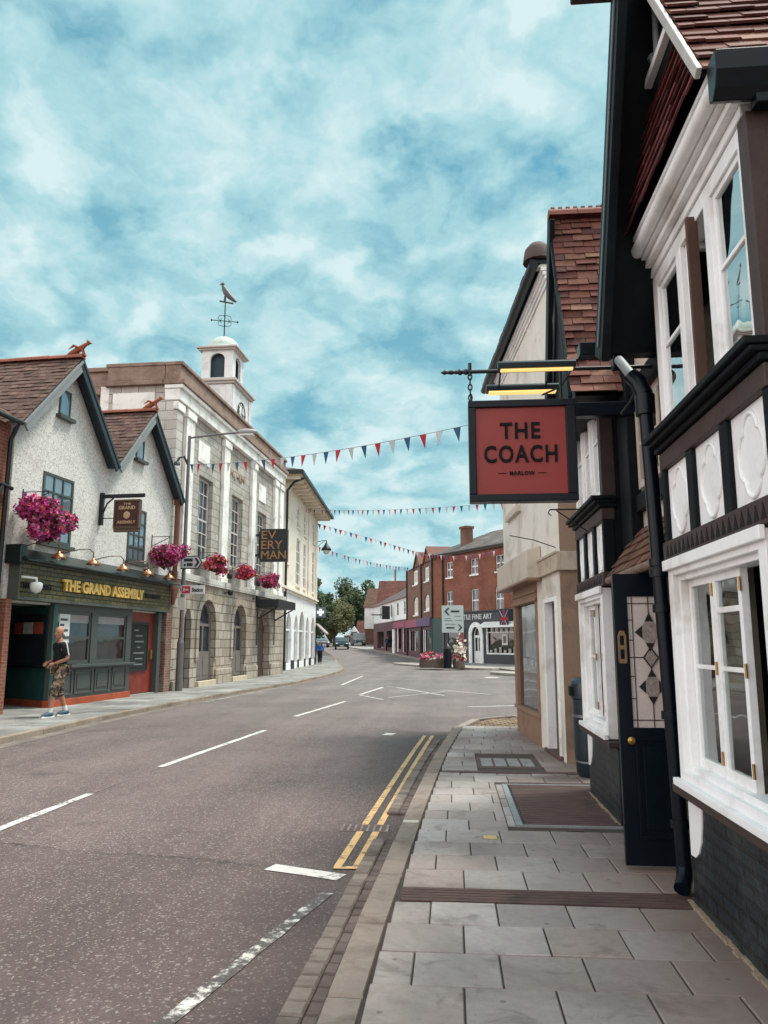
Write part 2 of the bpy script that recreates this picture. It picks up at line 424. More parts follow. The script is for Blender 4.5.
for a, b in zip(YSR, YSR[1:]):
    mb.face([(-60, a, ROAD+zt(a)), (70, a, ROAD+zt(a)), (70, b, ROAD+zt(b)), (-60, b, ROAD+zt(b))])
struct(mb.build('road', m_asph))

def patch(pts, c):
    m, t = newmat('road_patch'); n = t.noise(t.oc, 60, 4, .7); n2 = t.noise(t.oc, 3, 5)
    v_ = t.a('ShaderNodeTexVoronoi', {'Vector': t.oc, 'Scale': 120.0})
    sv = t.a('ShaderNodeSeparateColor', {0: v_.outputs['Color']}).outputs[0]
    col = t.hsv(t.mix(t.ramp(n2, [(.35, 0.0), (.7, 1.0)]), lin(c), tuple(x*1.35 for x in lin(c))), v=t.math('ADD', .55, t.math('ADD', t.math('MULTIPLY', n, .5), t.math('MULTIPLY', sv, .4))))
    setp(t, col, .75, .4, 0.0, bump(t, v_.outputs['Distance'], .7, .008))
    mb = MB(); mb.sheet(pts, [], ROAD-.02, ROAD+.0035, 'xy'); return struct(mb.build('road_patch', m))
# ---- painted markings
def paint(name, c, wear=.5):
    m, t = newmat(name)
    n = t.noise(t.oc, 16, 7, .7); n2 = t.noise(t.oc, 2.2, 5, .6)
    f = t.math('ADD', t.math('MULTIPLY', n, .7), t.math('MULTIPLY', n2, .3))
    k = t.ramp(f, [(wear-.05, 1.0), (wear+.05, 0.0)])
    sp = t.a('ShaderNodeTexVoronoi', {'Vector': t.oc, 'Scale': 95.0})
    col = t.mix(t.math('MULTIPLY', t.noise(t.oc, 40, 3), .4), lin(c), tuple(x*.6 for x in lin(c)))
    col = t.mix(k, lin('#4b4443'), col)
    setp(t, col, .6, .4, 0.0, bump(t, t.math('ADD', k, sp.outputs['Distance']), .3, .006)); return m
p_white = paint('road_paint_white', '#cdc8c2', .575)
p_worn = paint('road_paint_worn', '#d2ccc4', .455)
p_yel = paint('road_paint_yellow', '#d0a873', .565)
ZM = ROAD + .005
def mark(a, b, w, mat, w2=None, z=ZM):
    a = Vector((*a, 0)); b = Vector((*b, 0)); d = (b-a).normalized(); n = Vector((-d.y, d.x, 0)); w2 = w2 or w
    mb = MB(); N = max(1, int((b-a).length/.25)); ls = []; rs = []
    for i in range(N+1):
        p = a + (b-a)*i/N; ww = (w+(w2-w)*i/N)/2
        ls.append(p + n*(ww+ru(-.006, .006)) + Vector((0,0,z+zt(p.y)))); rs.append(p - n*(ww+ru(-.006, .006)) + Vector((0,0,z+zt(p.y))))
    for i in range(N): mb.face([ls[i], rs[i], rs[i+1], ls[i+1]])
    return struct(mb.build('road_marking', mat))
mark((-3.98, 5.2), (-3.86, 8.31), .095, p_white); mark((-3.79, 10.13), (-3.44, 14.44), .10, p_white); mark((-3.43, 17.17), (-2.93, 21.59), .11, p_white)
mark((-1.27, 3.3), (-.82, 5.25), .08, p_worn); mark((-1.32, 5.79), (-.77, 5.59), .15, p_white)
ycurve = [(5.84, -.70), (7, -.655), (8.32, -.60), (10, -.53), (12, -.44), (14.1, -.33)]
YL = []
for off in (-.075, .06):
    ys = [5.84+.4*i for i in range(21)]
    mb = MB()
    for a, b in zip(ys, ys[1:]):
        xa, xb = interp(ycurve, a)+off-.06, interp(ycurve, b)+off-.06
        mb.face([(xa-.03, a, ZM), (xa+.03, a, ZM), (xb+.03, b, ZM), (xb-.03, b, ZM)])
    struct(mb.build('road_marking', p_yel))
mark((-.86, 5.81), (-.62, 5.82), .06, p_yel, z=ZM+.003)
mark((-1.2, 14.03), (-1.02, 14.0), .3, p_white)
for a, b, w in [((-2.85, 24.5), (-2.49, 28.65), .12), ((-2.01, 28.56), (-.22, 24.26), .08), ((-1.88, 23.25), (-.22, 26.22), .07), ((-2.85, 24.3), (-1.95, 22.4), .07), ((-.3, 27.0), (1.2, 24.9), .07), ((-2.4, 28.9), (-2.1, 28.75), .12), ((-4.2, 30), (-4.3, 38), .1), ((.4, 20.1), (2.6, 20.9), .12)]:
    mark(a, b, w, p_white)
p_kerbw = paint('road_paint_edge', '#b9b2a4', .52)
mark((2.0, 37.4), (1.75, 36.6), .6, p_white)
mark((-6.72, 21), (-6.05, 29.5), .07, p_kerbw)

# ---- paving, right side
def slabmat(name, cols, rough=.78):
    m, t = newmat(name)
    ri = t.a('ShaderNodeNewGeometry').outputs['Random Per Island']
    col = t.ramp(ri, [(i/(len(cols)-1), lin(c)) for i, c in enumerate(cols)])
    sp = t.a('ShaderNodeSeparateXYZ', {0: t.oc})
    n1 = t.noise(t.oc, 1.1, 7, .65, .3); n2 = t.noise(t.oc, 22, 6, .6); n3 = t.noise(t.oc, 150, 3, .7)
    col = t.hsv(col, v=t.math('ADD', .30, t.math('ADD', t.math('MULTIPLY', n1, .66), t.math('ADD', t.math('MULTIPLY', n2, .42), t.math('MULTIPLY', n3, .3)))))
    blot = t.ramp(t.noise(t.oc, 3.4, 6, .65, .8), [(.56, 0.0), (.66, 1.0)])
    col = t.mix(t.math('MULTIPLY', blot, .38), col, lin('#453b38'))
    dirt = t.ramp(t.noise(t.oc, .75, 8, .65, .5), [(.47, 0.0), (.7, 1.0)])
    # the strip near the house wall is browner
    wall = t.ramp(t.math('MULTIPLY', t.math('ADD', sp.outputs[0], t.math('MULTIPLY', n1, .7)), .5), [(.42, 0.0), (.85, 1.0)])
    col = t.mix(t.math('MULTIPLY', dirt, .6), col, lin('#4d423e'))
    col = t.mix(t.math('MULTIPLY', wall, .72), col, lin('#6d564d'))
    gum = t.ramp(t.a('ShaderNodeTexVoronoi', {'Vector': t.oc, 'Scale': 4.3}).outputs['Distance'], [(.05, 1.0), (.075, 0.0)])
    col = t.mix(t.math('MULTIPLY', gum, .5), col, lin('#39363a'))
    setp(t, col, rough, .4, 0.0, bump(t, t.math('ADD', n2, t.math('MULTIPLY', n3, .6)), .25, .008)); return m
m_slab = slabmat('paving_slab', ['#a1968f', '#aaa09b', '#988c86', '#b3aaa6', '#a3948c', '#978d89'])
m_joint = M('paving_joint', '#4a413c', .95, .3, 8)
m_kerb = M('kerb_stone', '#8a7c72', .85, .2, 3, stain='#55483f', sscale=3, bmp=.4, bscale=50, island=.18)
m_sett = M('sett_stone', '#71665e', .85, .22, 6, stain='#4a4039', sscale=4, bmp=.5, bscale=40, island=.25)
m_sett2 = M('sett_red', '#5d4f4a', .88, .22, 6, stain='#3f3431', sscale=4, bmp=.5, bscale=40, island=.25)
KIN = [(-4, -.46), (3.35, -.40), (4.24, -.38), (5.48, -.33), (7.83, -.24), (10.9, -.09), (14.3, .17)]
WALLX = [(-4, 1.7), (9.0, 1.9), (13.5, 1.6), (15, 1.25)]
mb = MB()
ys = [-4+.5*i for i in range(38)]
for a, b in zip(ys, ys[1:]):
    mb.face([(interp(KIN, a)-.17, a, -.012), (2.4, a, -.012), (2.4, b, -.012), (interp(KIN, b)-.17, b, -.012)])
struct(mb.build('pavement_bed', m_joint))
EXCL = [(.452, 6.82, 2, 8.755), (-1, 4.86, 3, 5.13), (-1, 9.46, 3, 9.62), (.305, 9.865, 1.095, 10.775)]
mb = MB(); y = -3.4; row = 0
rows = []
while y < 14.5:
    h = ru(.355, .40)
    for (lo, hi) in ((4.86, 5.13), (9.46, 9.62)):
        if y < lo < y+h+.12: h = lo-y-.004
        if lo-.01 <= y < hi: y = hi+.004; h = ru(.355, .4)
    if h < .15: y += h; continue
    rows.append((y, h)); y += h
for row, (y, h) in enumerate(rows):
    x = interp(KIN, y+h/2) + .008; first = True
    step = .40 if y < 9 else .42
    off = (.20 if row % 2 else .0) + ru(-.03, .03)
    xe = interp(WALLX, y)
    while x < xe:
        w = step*ru(.93, 1.07)
        if first: w = max(.16, step-off) if off else step; first = False
        x1 = min(x+w, xe)
        # cut the slab round covers and hatches
        spans = [(x, x1)]
        for (ea, eb, ec, ed) in EXCL[:1]+EXCL[3:]:
            if y+h > eb+.01 and y < ed-.01:
                nsp = []
                for (p0, p1) in spans:
                    if p1 <= ea or p0 >= ec: nsp.append((p0, p1)); continue
                    if p0 < ea: nsp.append((p0, ea))
                    if p1 > ec: nsp.append((ec, p1))
                spans = nsp
        for (xa, xb) in spans:
            if xb-xa < .035: continue
            cx = (xa+xb)/2
            g = .0045; dz = ru(-.003, .003); tx = ru(-.004, .004); bv = .005
            a, b, c, d = xa+g, xb-g, y+g, y+h-g
            top = [(a+bv, c+bv), (b-bv, c+bv), (b-bv, d-bv), (a+bv, d-bv)]; bot = [(a, c), (b, c), (b, d), (a, d)]
            zz = lambda p: dz + tx*(p[0]-cx)
            vs_ = [(p[0], p[1], zz(p)) for p in top] + [(p[0], p[1], zz(p)-bv) for p in bot] + [(p[0], p[1], -.03) for p in bot]
            mb.raw(vs_, [(0,1,2,3)] + [(i, 4+i, 4+(i+1)%4, (i+1)%4) for i in range(4)] + [(4+i, 8+i, 8+(i+1)%4, 4+(i+1)%4) for i in range(4)])
        x = x1
struct(mb.build('pavement', m_slab))
# kerb stones and setts
def kerbline(path, w, ztop, zbot, L, mat, name, gap=.006, out=1):
    mb = MB(); d = 0; pts = [Vector((p[0], p[1], 0)) for p in path]
    seg = []; 
    for a, b in zip(pts, pts[1:]): seg.append((a, b, (b-a).length))
    tot = sum(s[2] for s in seg)
    def at(d):
        for a, b, l in seg:
            if d <= l or (a, b, l) == seg[-1]: return a+(b-a)*min(1.02, d/l), (b-a).normalized()
            d -= l
    while d < tot-.05:
        l = min(L*ru(.85, 1.15), tot-d)
        p, t0 = at(d+gap); q, t1 = at(d+l-gap)
        n0 = Vector((-t0.y, t0.x, 0))*w*out; n1 = Vector((-t1.y, t1.x, 0))*w*out
        dz = ru(-.004, .004); zr = (zt(p.y)+zt(q.y))/2+dz; bv = min(.015, w*.12); j = ru(-.004, .004)
        n0 = n0*(1+ru(-.03, .03)); 
        bt = [p, q, q+n1, p+n0]; c = sum(bt, Vector())/4
        tp = [c+(x-c)*(1-bv/max(.05, (x-c).length)) for x in bt]
        vs_ = [(x.x, x.y, ztop+zr) for x in tp] + [(x.x, x.y, ztop+zr-bv) for x in bt] + [(x.x, x.y, zbot+zr) for x in bt]
        mb.raw(vs_, [(0,1,2,3)] + [(i, 4+i, 4+(i+1)%4, (i+1)%4) for i in range(4)] + [(4+i, 8+i, 8+(i+1)%4, 4+(i+1)%4) for i in range(4)])
        d += l
    return struct(mb.build(name, mat))
KIP = [(x-.006, y) for y, x in KIN] + [(.56, 16.0), (1.0, 16.5), (1.45, 16.75), (3, 16.9), (7, 17.2)]
kerbline(KIP, .155, .004, -.2, .85, m_kerb, 'kerb')
KOP = [(x-.17, y) for y, x in KIN if y < 14.4]
kerbline([(interp(KIN, y)-.168-.0, y) for y in (-4, 0, 3.3, 5.5, 6.55)], .085, ROAD+.03, -.2, .13, m_sett2, 'sett_strip')
kerbline([(interp(KIN, y)-.258, y) for y in (-4, 0, 3.3, 5.5, 6.55)], .105, ROAD+.035, -.2, .15, m_sett, 'sett_strip')
kerbline([(interp(KIN, y)-.168-.0, y) for y in (7.55, 9, 11, 13.2)], .09, ROAD+.03, -.2, .13, m_sett2, 'sett_strip')
kerbline([(interp(KIN, y)-.263, y) for y in (7.55, 9, 11, 13.2)], .11, ROAD+.035, -.2, .15, m_sett, 'sett_strip')
# strip of sandy mortar and grit along the foot of the house walls
mb = MB()
for i in range(40):
    y0 = 1.6+.085*i; w = ru(.012, .035)
    mb.box(1.39-w, 1.395, y0, y0+.086, -.01, ru(.004, .016))
for i in range(18):
    y0 = 6.9+.08*i; mb.box(1.39-ru(.01, .03), 1.395, y0, y0+.081, -.01, ru(.004, .016))
struct(mb.build('wall_foot_mortar', M('sandy_mortar', '#8d7d6b', .95, .3, 20, bmp=.5, bscale=60)))
# cobbled apron at the corner
mb = MB()
for i in range(26):
    for j in range(14):
        x0 = .1+.15*i+(j % 2)*.07; y0 = 14.5+.165*j
        if x0 > interp([(14.4, .2), (15.2, .38), (15.8, .55), (16.3, .9), (16.6, 1.3), (16.9, 3)], y0+.1)+.02 and x0 < 4:
            mb.box(x0+.008, x0+.14, y0+.008, y0+.155, -.05, ru(-.012, -.002))
struct(mb.build('cobbled_apron', M('cobble', '#7b6653', .9, .3, 5, bmp=.5, bscale=40, island=.25)))
# covers and channels in the paving
m_rust = M('rusty_cover', '#5a443f', .7, .25, 6, stain='#332a2a', sscale=4, bmp=.4, bscale=80)
o = thing('drain_channel', 'long brown grooved drain cover across the pavement in front of the open black door', 'drain cover', (0, 5.0, 0))
mb = MB()
for k in range(5): mb.box(-.32, 1.62, 4.873+.051*k, 4.913+.051*k, -.02, .002)
mb.build('grate', m_rust, o, True); mb = MB(); mb.box(-.32, 1.62, 4.872, 5.122, -.04, -.012); mb.build('tray', iron, o, True)
o = thing('drain_channel', 'thin brown strip drain across the pavement just before the litter bin', 'drain cover', (0, 9.5, 0))
mb = MB()
for k in range(3): mb.box(-.08, 1.5, 9.472+.05*k, 9.51+.05*k, -.02, .002)
mb.build('grate', m_rust, o, True); mb = MB(); mb.box(-.08, 1.5, 9.47, 9.61, -.04, -.012); mb.build('tray', iron, o, True)
o = thing('cellar_hatch', 'big rusty brown cellar hatch with grooved lid set in the pavement', 'cellar hatch', (.9, 7.8, 0))
mb = MB()
for k in range(24): mb.box(.60, 1.62, 6.87+.077*k, 6.87+.077*k+.062, -.02, .004)
mb.build('lid', m_rust, o, True)
mb = MB(); mb.box(.56, 1.66, 6.85, 8.72, -.04, -.004); mb.build('lid_base', iron, o, True)
mb = MB(); mb.box(.52, .575, 6.83, 8.74, -.03, .006); mb.box(.576, 1.66, 8.715, 8.75, -.03, .006); mb.box(.576, 1.66, 6.825, 6.85, -.03, .006)
mb.build('frame', M('steel_frame', '#8d8f92', .5, .2, 8), o, True)
mb = MB()
for k in range(5): mb.box(.455, .515, 6.84+.38*k, 7.2+.38*k, -.03, .001)
struct(mb.build('pavement_edging', m_slab))
o = thing('inspection_cover', 'pale square inspection cover with dark slots in the paving before the cream house', 'manhole cover', (.7, 10.3, 0))
mb = MB(); mb.box(.31, 1.09, 9.87, 10.77, -.04, -.005); mb.build('surround', m_rust, o, True)
mb = MB()
for k in range(4): mb.box(.36+.17*k, .50+.17*k, 10.0, 10.62, -.03, .003)
mb.build('lid', M('cover_lid', '#8d8a88', .6, .25, 9, stain='#4c4746', sscale=7), o, True)
o = thing('valve_cover', 'small yellow lidded valve cover set in a grey slab', 'valve cover', (.28, 6.4, 0))
mb = MB(); mb.box(.22, .345, 6.345, 6.455, -.03, .006); mb.build('frame', M('valve_frame', '#8e7f5c', .7, .2, 10), o, True, bevel=.004)
mb = MB(); mb.box(.232, .333, 6.357, 6.443, -.03, .009); mb.build('lid', M('valve_yellow', '#c9b37c', .6, .15, 10), o, True, bevel=.003)
o = thing('valve_cover', 'small dark iron stopcock cover beside the cellar hatch', 'valve cover', (1.0, 6.7, 0))
mb = MB(); mb.box(.92, 1.06, 6.64, 6.73, -.03, .006); mb.build('frame', iron, o, True, bevel=.003)
mb = MB(); mb.box(.935, 1.045, 6.655, 6.715, -.03, .009); mb.build('lid', m_rust, o, True)
o = thing('road_gully', 'worn metal gully cover crossed by the double yellow lines', 'gully cover', (-.75, 7.0, ROAD))
mb = MB(); mb.box(-.97, -.56, 6.9, 7.14, ROAD-.03, ROAD+.008); mb.build('frame', M('gully_frame', '#6b6260', .6, .3, 20, stain='#b8b0aa', sscale=14), o, True)
mb = MB()
for k in range(7): mb.box(-.95+.055*k, -.915+.055*k, 6.92, 7.12, ROAD-.02, ROAD+.012)
mb.build('grate', m_rust, o, True)
mb = MB(); mb.box(interp(KIN, 6.9)-.15, interp(KIN, 6.9)-.02, 6.86, 6.93, -.02, .0075)
tag(mb.build('kerb_plate', M('plate_pale', '#c2bcae', .6, .2, 9)), 'small pale rectangular plate set into the kerb stone', 'kerb plate')

# ---- left pavement
m_lslab = slabmat('left_paving', ['#8a8a86', '#7c7a76', '#989692', '#84807a'])
LK = [(-6, -7.0), (5, -7.08), (12.1, -7.15), (16, -7.22), (21.6, -6.98), (26.8, -6.5), (30.8, -6.1), (36, -5.95), (42, -6.0), (47, -6.45), (52, -7.3), (60, -8.7), (74, -11.0), (90, -14.5), (110, -19), (140, -27)]
mb = MB()
ys = [-6+1.0*i for i in range(140)]
for a, b in zip(ys, ys[1:]):
    mb.face([(interp(LK, a)-.1, a, -.012+zt(a)), (interp(LK, a)-9, a, -.012+zt(a)), (interp(LK, b)-9, b, -.012+zt(b)), (interp(LK, b)-.1, b, -.012+zt(b))])
struct(mb.build('pavement_bed', m_joint))
mb = MB(); y = 2.0; row = 0
while y < 75:
    h = .6; x = interp(LK, y)-.16-(.35 if row % 2 else 0); n = 0
    if row % 2: 
        pass
    while x > interp(LK, y)-(3.4 if y < 44 else 5):
        w = .68*ru(.95, 1.05)
        xa = x if n or not row % 2 else interp(LK, y)-.16
        dz = ru(-.003, .003)
        mb.box(x-w+.007, xa-.007, y+.007, y+h-.007, -.03+zt(y), dz+zt(y))
        x -= w; n += 1
    y += h; row += 1
struct(mb.build('pavement', m_lslab))
kerbline([(x-.005, y) for y, x in LK], .15, .005, -.2, .9, M('kerb_pale', '#8a7d70', .85, .22, 3, stain='#6b4f3f', sscale=1.5, bmp=.4, bscale=50, island=.15), 'kerb')
mb = MB()   # weathered gutter edge on the road
for i in range(60):
    a = 6+.8*i; b = a+.8
    mb.face([(interp(LK, a), a, ZM-.001), (interp(LK, a)+.28, a, ZM-.001), (interp(LK, b)+.28, b, ZM-.001), (interp(LK, b), b, ZM-.001)])
struct(mb.build('gutter_strip', M('gutter_grit', '#6d625c', .9, .25, 4, stain='#8d7f70', sscale=2)))
# ================================================================== tiled slopes
def tiles(mb, e0, e1, r0, r1, rows, tw, th=.012, over=1.35, lift=.015, jit=.006, curve=0.0):
    """clay tiles on the quad eave e0-e1, ridge r0-r1 (world points); one small slab per tile"""
    e0, e1, r0, r1 = map(Vector, (e0, e1, r0, r1))
    nrm = (e1-e0).cross(r0-e0).normalized()
    if nrm.z < 0: nrm = -nrm
    def P(u, v):
        p = (e0*(1-u)+e1*u)*(1-v) + (r0*(1-u)+r1*u)*v
        if curve: p = p + nrm*curve*(1-v)**2 * (-1) + Vector((0, 0, 0))
        return p
    for i in range(rows):
        v0, v1 = i/rows, min(1.0, (i+over)/rows)
        L = (P(1, v0)-P(0, v0)).length; n = max(1, int(L/tw))
        off = (.5 if i % 2 else 0)
        edges = [0.0] + [(k+off)/n for k in range(1 if off == 0 else 0, n+1) if 0 < (k+off)/n < 1] + [1.0]
        for a, b in zip(edges, edges[1:]):
            if (b-a)*L < .02: continue
            g = .003/L
            up0 = nrm*(lift+ru(-jit, jit)); up1 = nrm*(.002+ru(0, .002)); s = ru(-jit, jit)/L
            p = [P(a+g, max(0, v0+s)), P(b-g, max(0, v0+s+ru(-.002, .002)))]; q = [P(b-g, v1), P(a+g, v1)]
            top = [p[0]+up0+nrm*th, p[1]+up0+nrm*th, q[0]+up1+nrm*.004, q[1]+up1+nrm*.004]
            bot = [p[0]+up0, p[1]+up0, q[0]+up1-nrm*.004, q[1]+up1-nrm*.004]
            mb.raw(top+bot, [(0,1,2,3),(7,6,5,4),(0,4,5,1),(1,5,6,2),(2,6,7,3),(3,7,4,0)])
def ridge_tiles(mb, a, b, r=.1, L=.3):
    a = Vector(a); b = Vector(b); n = max(1, int((b-a).length/L)); d = (b-a)/n
    for i in range(n):
        p = a+d*(i+.01); q = a+d*(i+.985); s = d.normalized().cross(Vector((0,0,1)))
        k = 1+ru(-.04, .04); ring = []
        for p0 in (p, q):
            for j in range(7):
                an = math.pi*j/6
                ring.append(p0 + s*math.cos(an)*r*k + Vector((0,0,1))*(math.sin(an)*r*k-.03))
        mb.raw(ring, [(j, j+1, 8+j, 7+j) for j in range(6)] + [tuple(range(7)), tuple(range(13, 6, -1))], False)
t_coach = TILE('clay_tiles', ['#6b4039', '#5a3630', '#774a40', '#4a2d2a', '#7c5447', '#613b34', '#8f6c5a'], moss='#3d2d2a')
t_dark = TILE('dark_red_tiles', ['#5d2a2a', '#4a2224', '#6d3532', '#3f1e20'])
m_bblack = BR('black_brick', '#1a262b', '#121b20', '#0b1013', .225, .075, .012, .4, 1.0, stain='#3d3f40', sscale=3.5)
glass_up = GLT('upper_window_glass', (.75, .84, .86), .85)
room = M('dark_room', '#2a2422', .9, .3, 2)
glassn = GLT('window_glass')

# ================================================================== HALF-TIMBERED PUB (right, nearest)
XB, XW = 1.38, 1.60          # bay front, main wall
coach = thing('half_timbered_pub', 'black and white half-timbered pub with quatrefoil plaster panels and an open black door', 'pub', (1.5, 6.0, 0))
def cb(name, mat, mb, bevel=.004, parent=None): return mb.build(name, mat, parent or coach, True, bevel=bevel)
# main wall behind the bays, with window and door openings
mb = MB()
mb.sheet([(-2.0, -.1), (8.6, -.1), (8.6, 3.95), (-2.0, 3.95)], [[(5.70, -.05), (6.72, -.05), (6.72, 2.05), (5.70, 2.05)], [(5.72, 2.75), (6.42, 2.75), (6.42, 3.42), (5.72, 3.42)], [(3.4, .75), (4.8, .75), (4.8, 1.95), (3.4, 1.95)], [(3.4, 2.8), (4.8, 2.8), (4.8, 3.85), (3.4, 3.85)], [(6.95, .75), (8.2, .75), (8.2, 1.95), (6.95, 1.95)], [(6.95, 2.8), (8.2, 2.8), (8.2, 3.85), (6.95, 3.85)]], XW, XW+.22, 'yz')
cb('wall', M('cream_plaster', '#c9b9ab', .8, .1, 2, stain='#8f7d70', sscale=1.5, bmp=.25, bscale=30), mb, 0)
mb = MB(); mb.box(XW+.22, 5.5, -2.0, -1.8, -.1, 3.95); mb.box(XW+.22, 5.5, 8.42, 8.6, -.1, 3.6); mb.box(5.3, 5.5, -1.8, 8.42, -.1, 3.95)
mb.box(XW+.22, 5.3, -1.8, 8.42, 2.2, 2.3); mb.box(XW+.22, 5.3, -1.8, 8.42, -.15, -.08); mb.box(XW+.22, 5.3, -1.8, 8.42, 3.96, 4.05); mb.box(3.4, 3.5, -1.8, 8.42, -.08, 2.2); mb.box(3.2, 3.3, -1.8, 8.42, 2.3, 3.96)
cb('inner_walls', room, mb, 0)
# rooms: pale curtains seen through the panes
m_curt = M('curtain', '#8f857b', .9, .25, 14)
mb = MB()
for (ya, yb, z0, z1) in ((3.3, 3.62, 2.78, 3.9), (4.1, 4.35, 2.78, 3.9), (7.0, 7.3, 2.78, 3.9), (7.9, 8.2, 2.78, 3.9)):
    n = 14
    for k in range(n):
        y0 = ya+(yb-ya)*k/n; y1 = ya+(yb-ya)*(k+1)/n
        x0 = XW+.36+.03*math.sin(k*1.9); x1 = XW+.36+.03*math.sin((k+1)*1.9)
        mb.raw([(x0, y0, z0), (x1, y1, z0), (x1, y1, z1), (x0, y0, z1), (x0+.012, y0, z0), (x1+.012, y1, z0), (x1+.012, y1, z1), (x0+.012, y0, z1)], [(0,1,2,3),(7,6,5,4),(0,4,5,1),(1,5,6,2),(2,6,7,3),(3,7,4,0)])
cb('curtain', m_curt, mb, 0)

def quatrefoil(mb, yc, zc, w, h, x):
    pts = []
    for k in range(65):
        a = 2*math.pi*k/64
        r = .84 + .22*abs(math.cos(2*a))**.65
        pts.append((x, yc+w/2*r*math.cos(a)*1.0, zc+h/2*r*math.sin(a)))
    mb.tube(pts, .012, 6)
def bay(y0, y1, near, npan):
    """square bay with black dado, casement window, plaster frieze and upper window; y0 nearer"""
    # dado
    mb = MB(); mb.box(XB+.01, XW, y0, y1, -.1, .615); cb('dado', m_bblack, mb, .006)
    mb = MB()   # white corner spandrel
    ye = y1-.02
    pts = [(ye, .60), (ye, .28)] + [(ye-.05-.2*math.sin(a), .60-.32*math.cos(a)) for a in (R(10), R(30), R(50), R(70), R(88))]
    mb.sheet(pts, [], XB+.002, XB+.03, 'yz'); cb('corner_spandrel', white, mb, 0)
    mb = MB(); mb.box(XB-.07, XW, y0-.03, y1+.03, .625, .675); cb('sill_board', brownt, mb, .008)
    # ground-floor window
    wy0, wy1, wz0, wz1 = y0+.10, y1-.07, .685, 1.985
    mb = MB(); a = .085
    def arch(mb, wy0, wy1, wz0, wz1, a, x0, x1):
        mb.box(x0, x1, wy0, wy0+a, wz0, wz1); mb.box(x0, x1, wy1-a, wy1, wz0, wz1)
        mb.box(x0, x1, wy0+a, wy1-a, wz1-a, wz1); mb.box(x0, x1, wy0+a, wy1-a, wz0, wz0+a)
    arch(mb, wy0, wy1, wz0, wz1, a, XB-.045, XB+.10)
    arch(mb, wy0+a-.002, wy1-a+.002, wz0+a-.002, wz1-a+.002, .035, XB-.01, XB+.10)
    mb.box(XB-.075, XB-.047, wy0-.015, wy1+.015, wz1-.05, wz1+.012)
    mb.box(XB-.085, XB-.047, wy0-.02, wy1+.02, wz0-.005, wz0+.035)
    fr = cb('window_frame', white, mb, .004)
    iy0, iy1, iz0, iz1 = wy0+a+.033, wy1-a-.033, wz0+a+.033, wz1-a-.033
    n = 3; w = (iy1-iy0)/n; bars = MB(); pane = MB()
    opened = {0} if near else {1}
    for k in range(n):
        p0, p1 = iy0+w*k+.004, iy0+w*(k+1)-.004
        if k in opened: continue
        xs0, xs1 = XB+.035, XB+.075; b = .042
        bars.box(xs0, xs1, p0, p0+b, iz0, iz1); bars.box(xs0, xs1, p1-b, p1, iz0, iz1)
        bars.box(xs0, xs1, p0+b, p1-b, iz1-b, iz1); bars.box(xs0, xs1, p0+b, p1-b, iz0, iz0+b*1.3)
        zm = iz0+(iz1-iz0)*.53
        bars.box(xs0+.008, xs1-.008, p0+b, p1-b, zm-.012, zm+.012)
        if k == 1: bars.box(xs0+.008, xs1-.008, p0+b, p1-b, iz1-.21, iz1-.18)
        pane.box(XB+.052, XB+.056, p0+b-.004, p1-b+.004, iz0+b, iz1-b+.004)
    pane.each('pane', glassn, fr, True)
    for i_ in range(2): pass
    cb('casement', white, bars, .003, fr)
    mb = MB()      # brass hinges
    for k in (1, 2):
        for z in (iz0+.10, iz0+(iz1-iz0)*.53, iz1-.08): mb.tube([(XB+.03, iy0+w*k, z-.035), (XB+.03, iy0+w*k, z+.035)], .007, 8)
    cb('hinge', brass, mb, 0, fr)
    # opened leaf swings inwards
    k = list(opened)[0]; p0, p1 = iy0+w*k, iy0+w*(k+1)
    mb = MB(); yo = p1-.01 if not near else p0+.045
    mb.box(XB+.08, XB+.08+w, yo-.035, yo, iz0, iz0+.045); mb.box(XB+.08, XB+.08+w, yo-.035, yo, iz1-.045, iz1)
    mb.box(XB+.08, XB+.12, yo-.035, yo, iz0+.045, iz1-.045); mb.box(XB+.04+w, XB+.08+w, yo-.035, yo, iz0+.045, iz1-.045)
    cb('casement', white, mb, .003, fr)
    # side cheeks of the bay, black boarded
    mb = MB()
    for (ya, yb) in ((y0, y0+.06), (y1-.06, y1)): mb.box(XB+.03, XW, ya, yb, .68, 4.05)
    cb('bay_cheek', black, mb, .004)
    # notched beam
    mb = MB(); mb.box(XB-.045, XB+.08, y0-.01, y1+.01, 2.0, 2.118); bm_ = cb('notched_beam', brownt, mb, .006)
    mb = MB(); nn = int((y1-y0)/.085)
    for k in range(nn):
        yy = y0+.06+(y1-y0-.1)*k/nn
        mb.raw([(XB-.0475, yy, 2.022), (XB-.0475, yy+.058, 2.022), (XB-.0475, yy+.03, 2.095), (XB-.043, yy, 2.022), (XB-.043, yy+.058, 2.022), (XB-.043, yy+.03, 2.095)], [(0,1,2),(5,4,3),(0,3,4,1),(1,4,5,2),(2,5,3,0)])
    cb('notch', M('notch_black', '#0d0d0f', .9), mb, 0, bm_)
    # frieze of white panels with quatrefoil moulding
    pw = (y1-y0)/npan
    tm = MB()
    for k in range(npan+1):
        yy = y0+pw*k; tm.box(XB-.028, XB+.07, max(y0-.012, yy-.052), min(y1+.012, yy+.052), 2.12, 2.575)
    tm.each('frieze_post', black, coach, True, .006)
    for k in range(npan):
        mb = MB(); a0, a1 = y0+pw*k+.045, y0+pw*(k+1)-.045
        mb.box(XB+.0, XB+.06, a0, a1, 2.1185, 2.574); pn = cb('plaster_panel', white, mb, 0)
        mb = MB(); quatrefoil(mb, (a0+a1)/2, 2.347, (a1-a0)*.62, .37, XB-.001); cb('quatrefoil', white, mb, 0, pn)
    mb = MB(); mb.box(XB-.035, XB+.08, y0-.012, y1+.012, 2.577, 2.685); cb('frieze_rail', brownt, mb, .006)
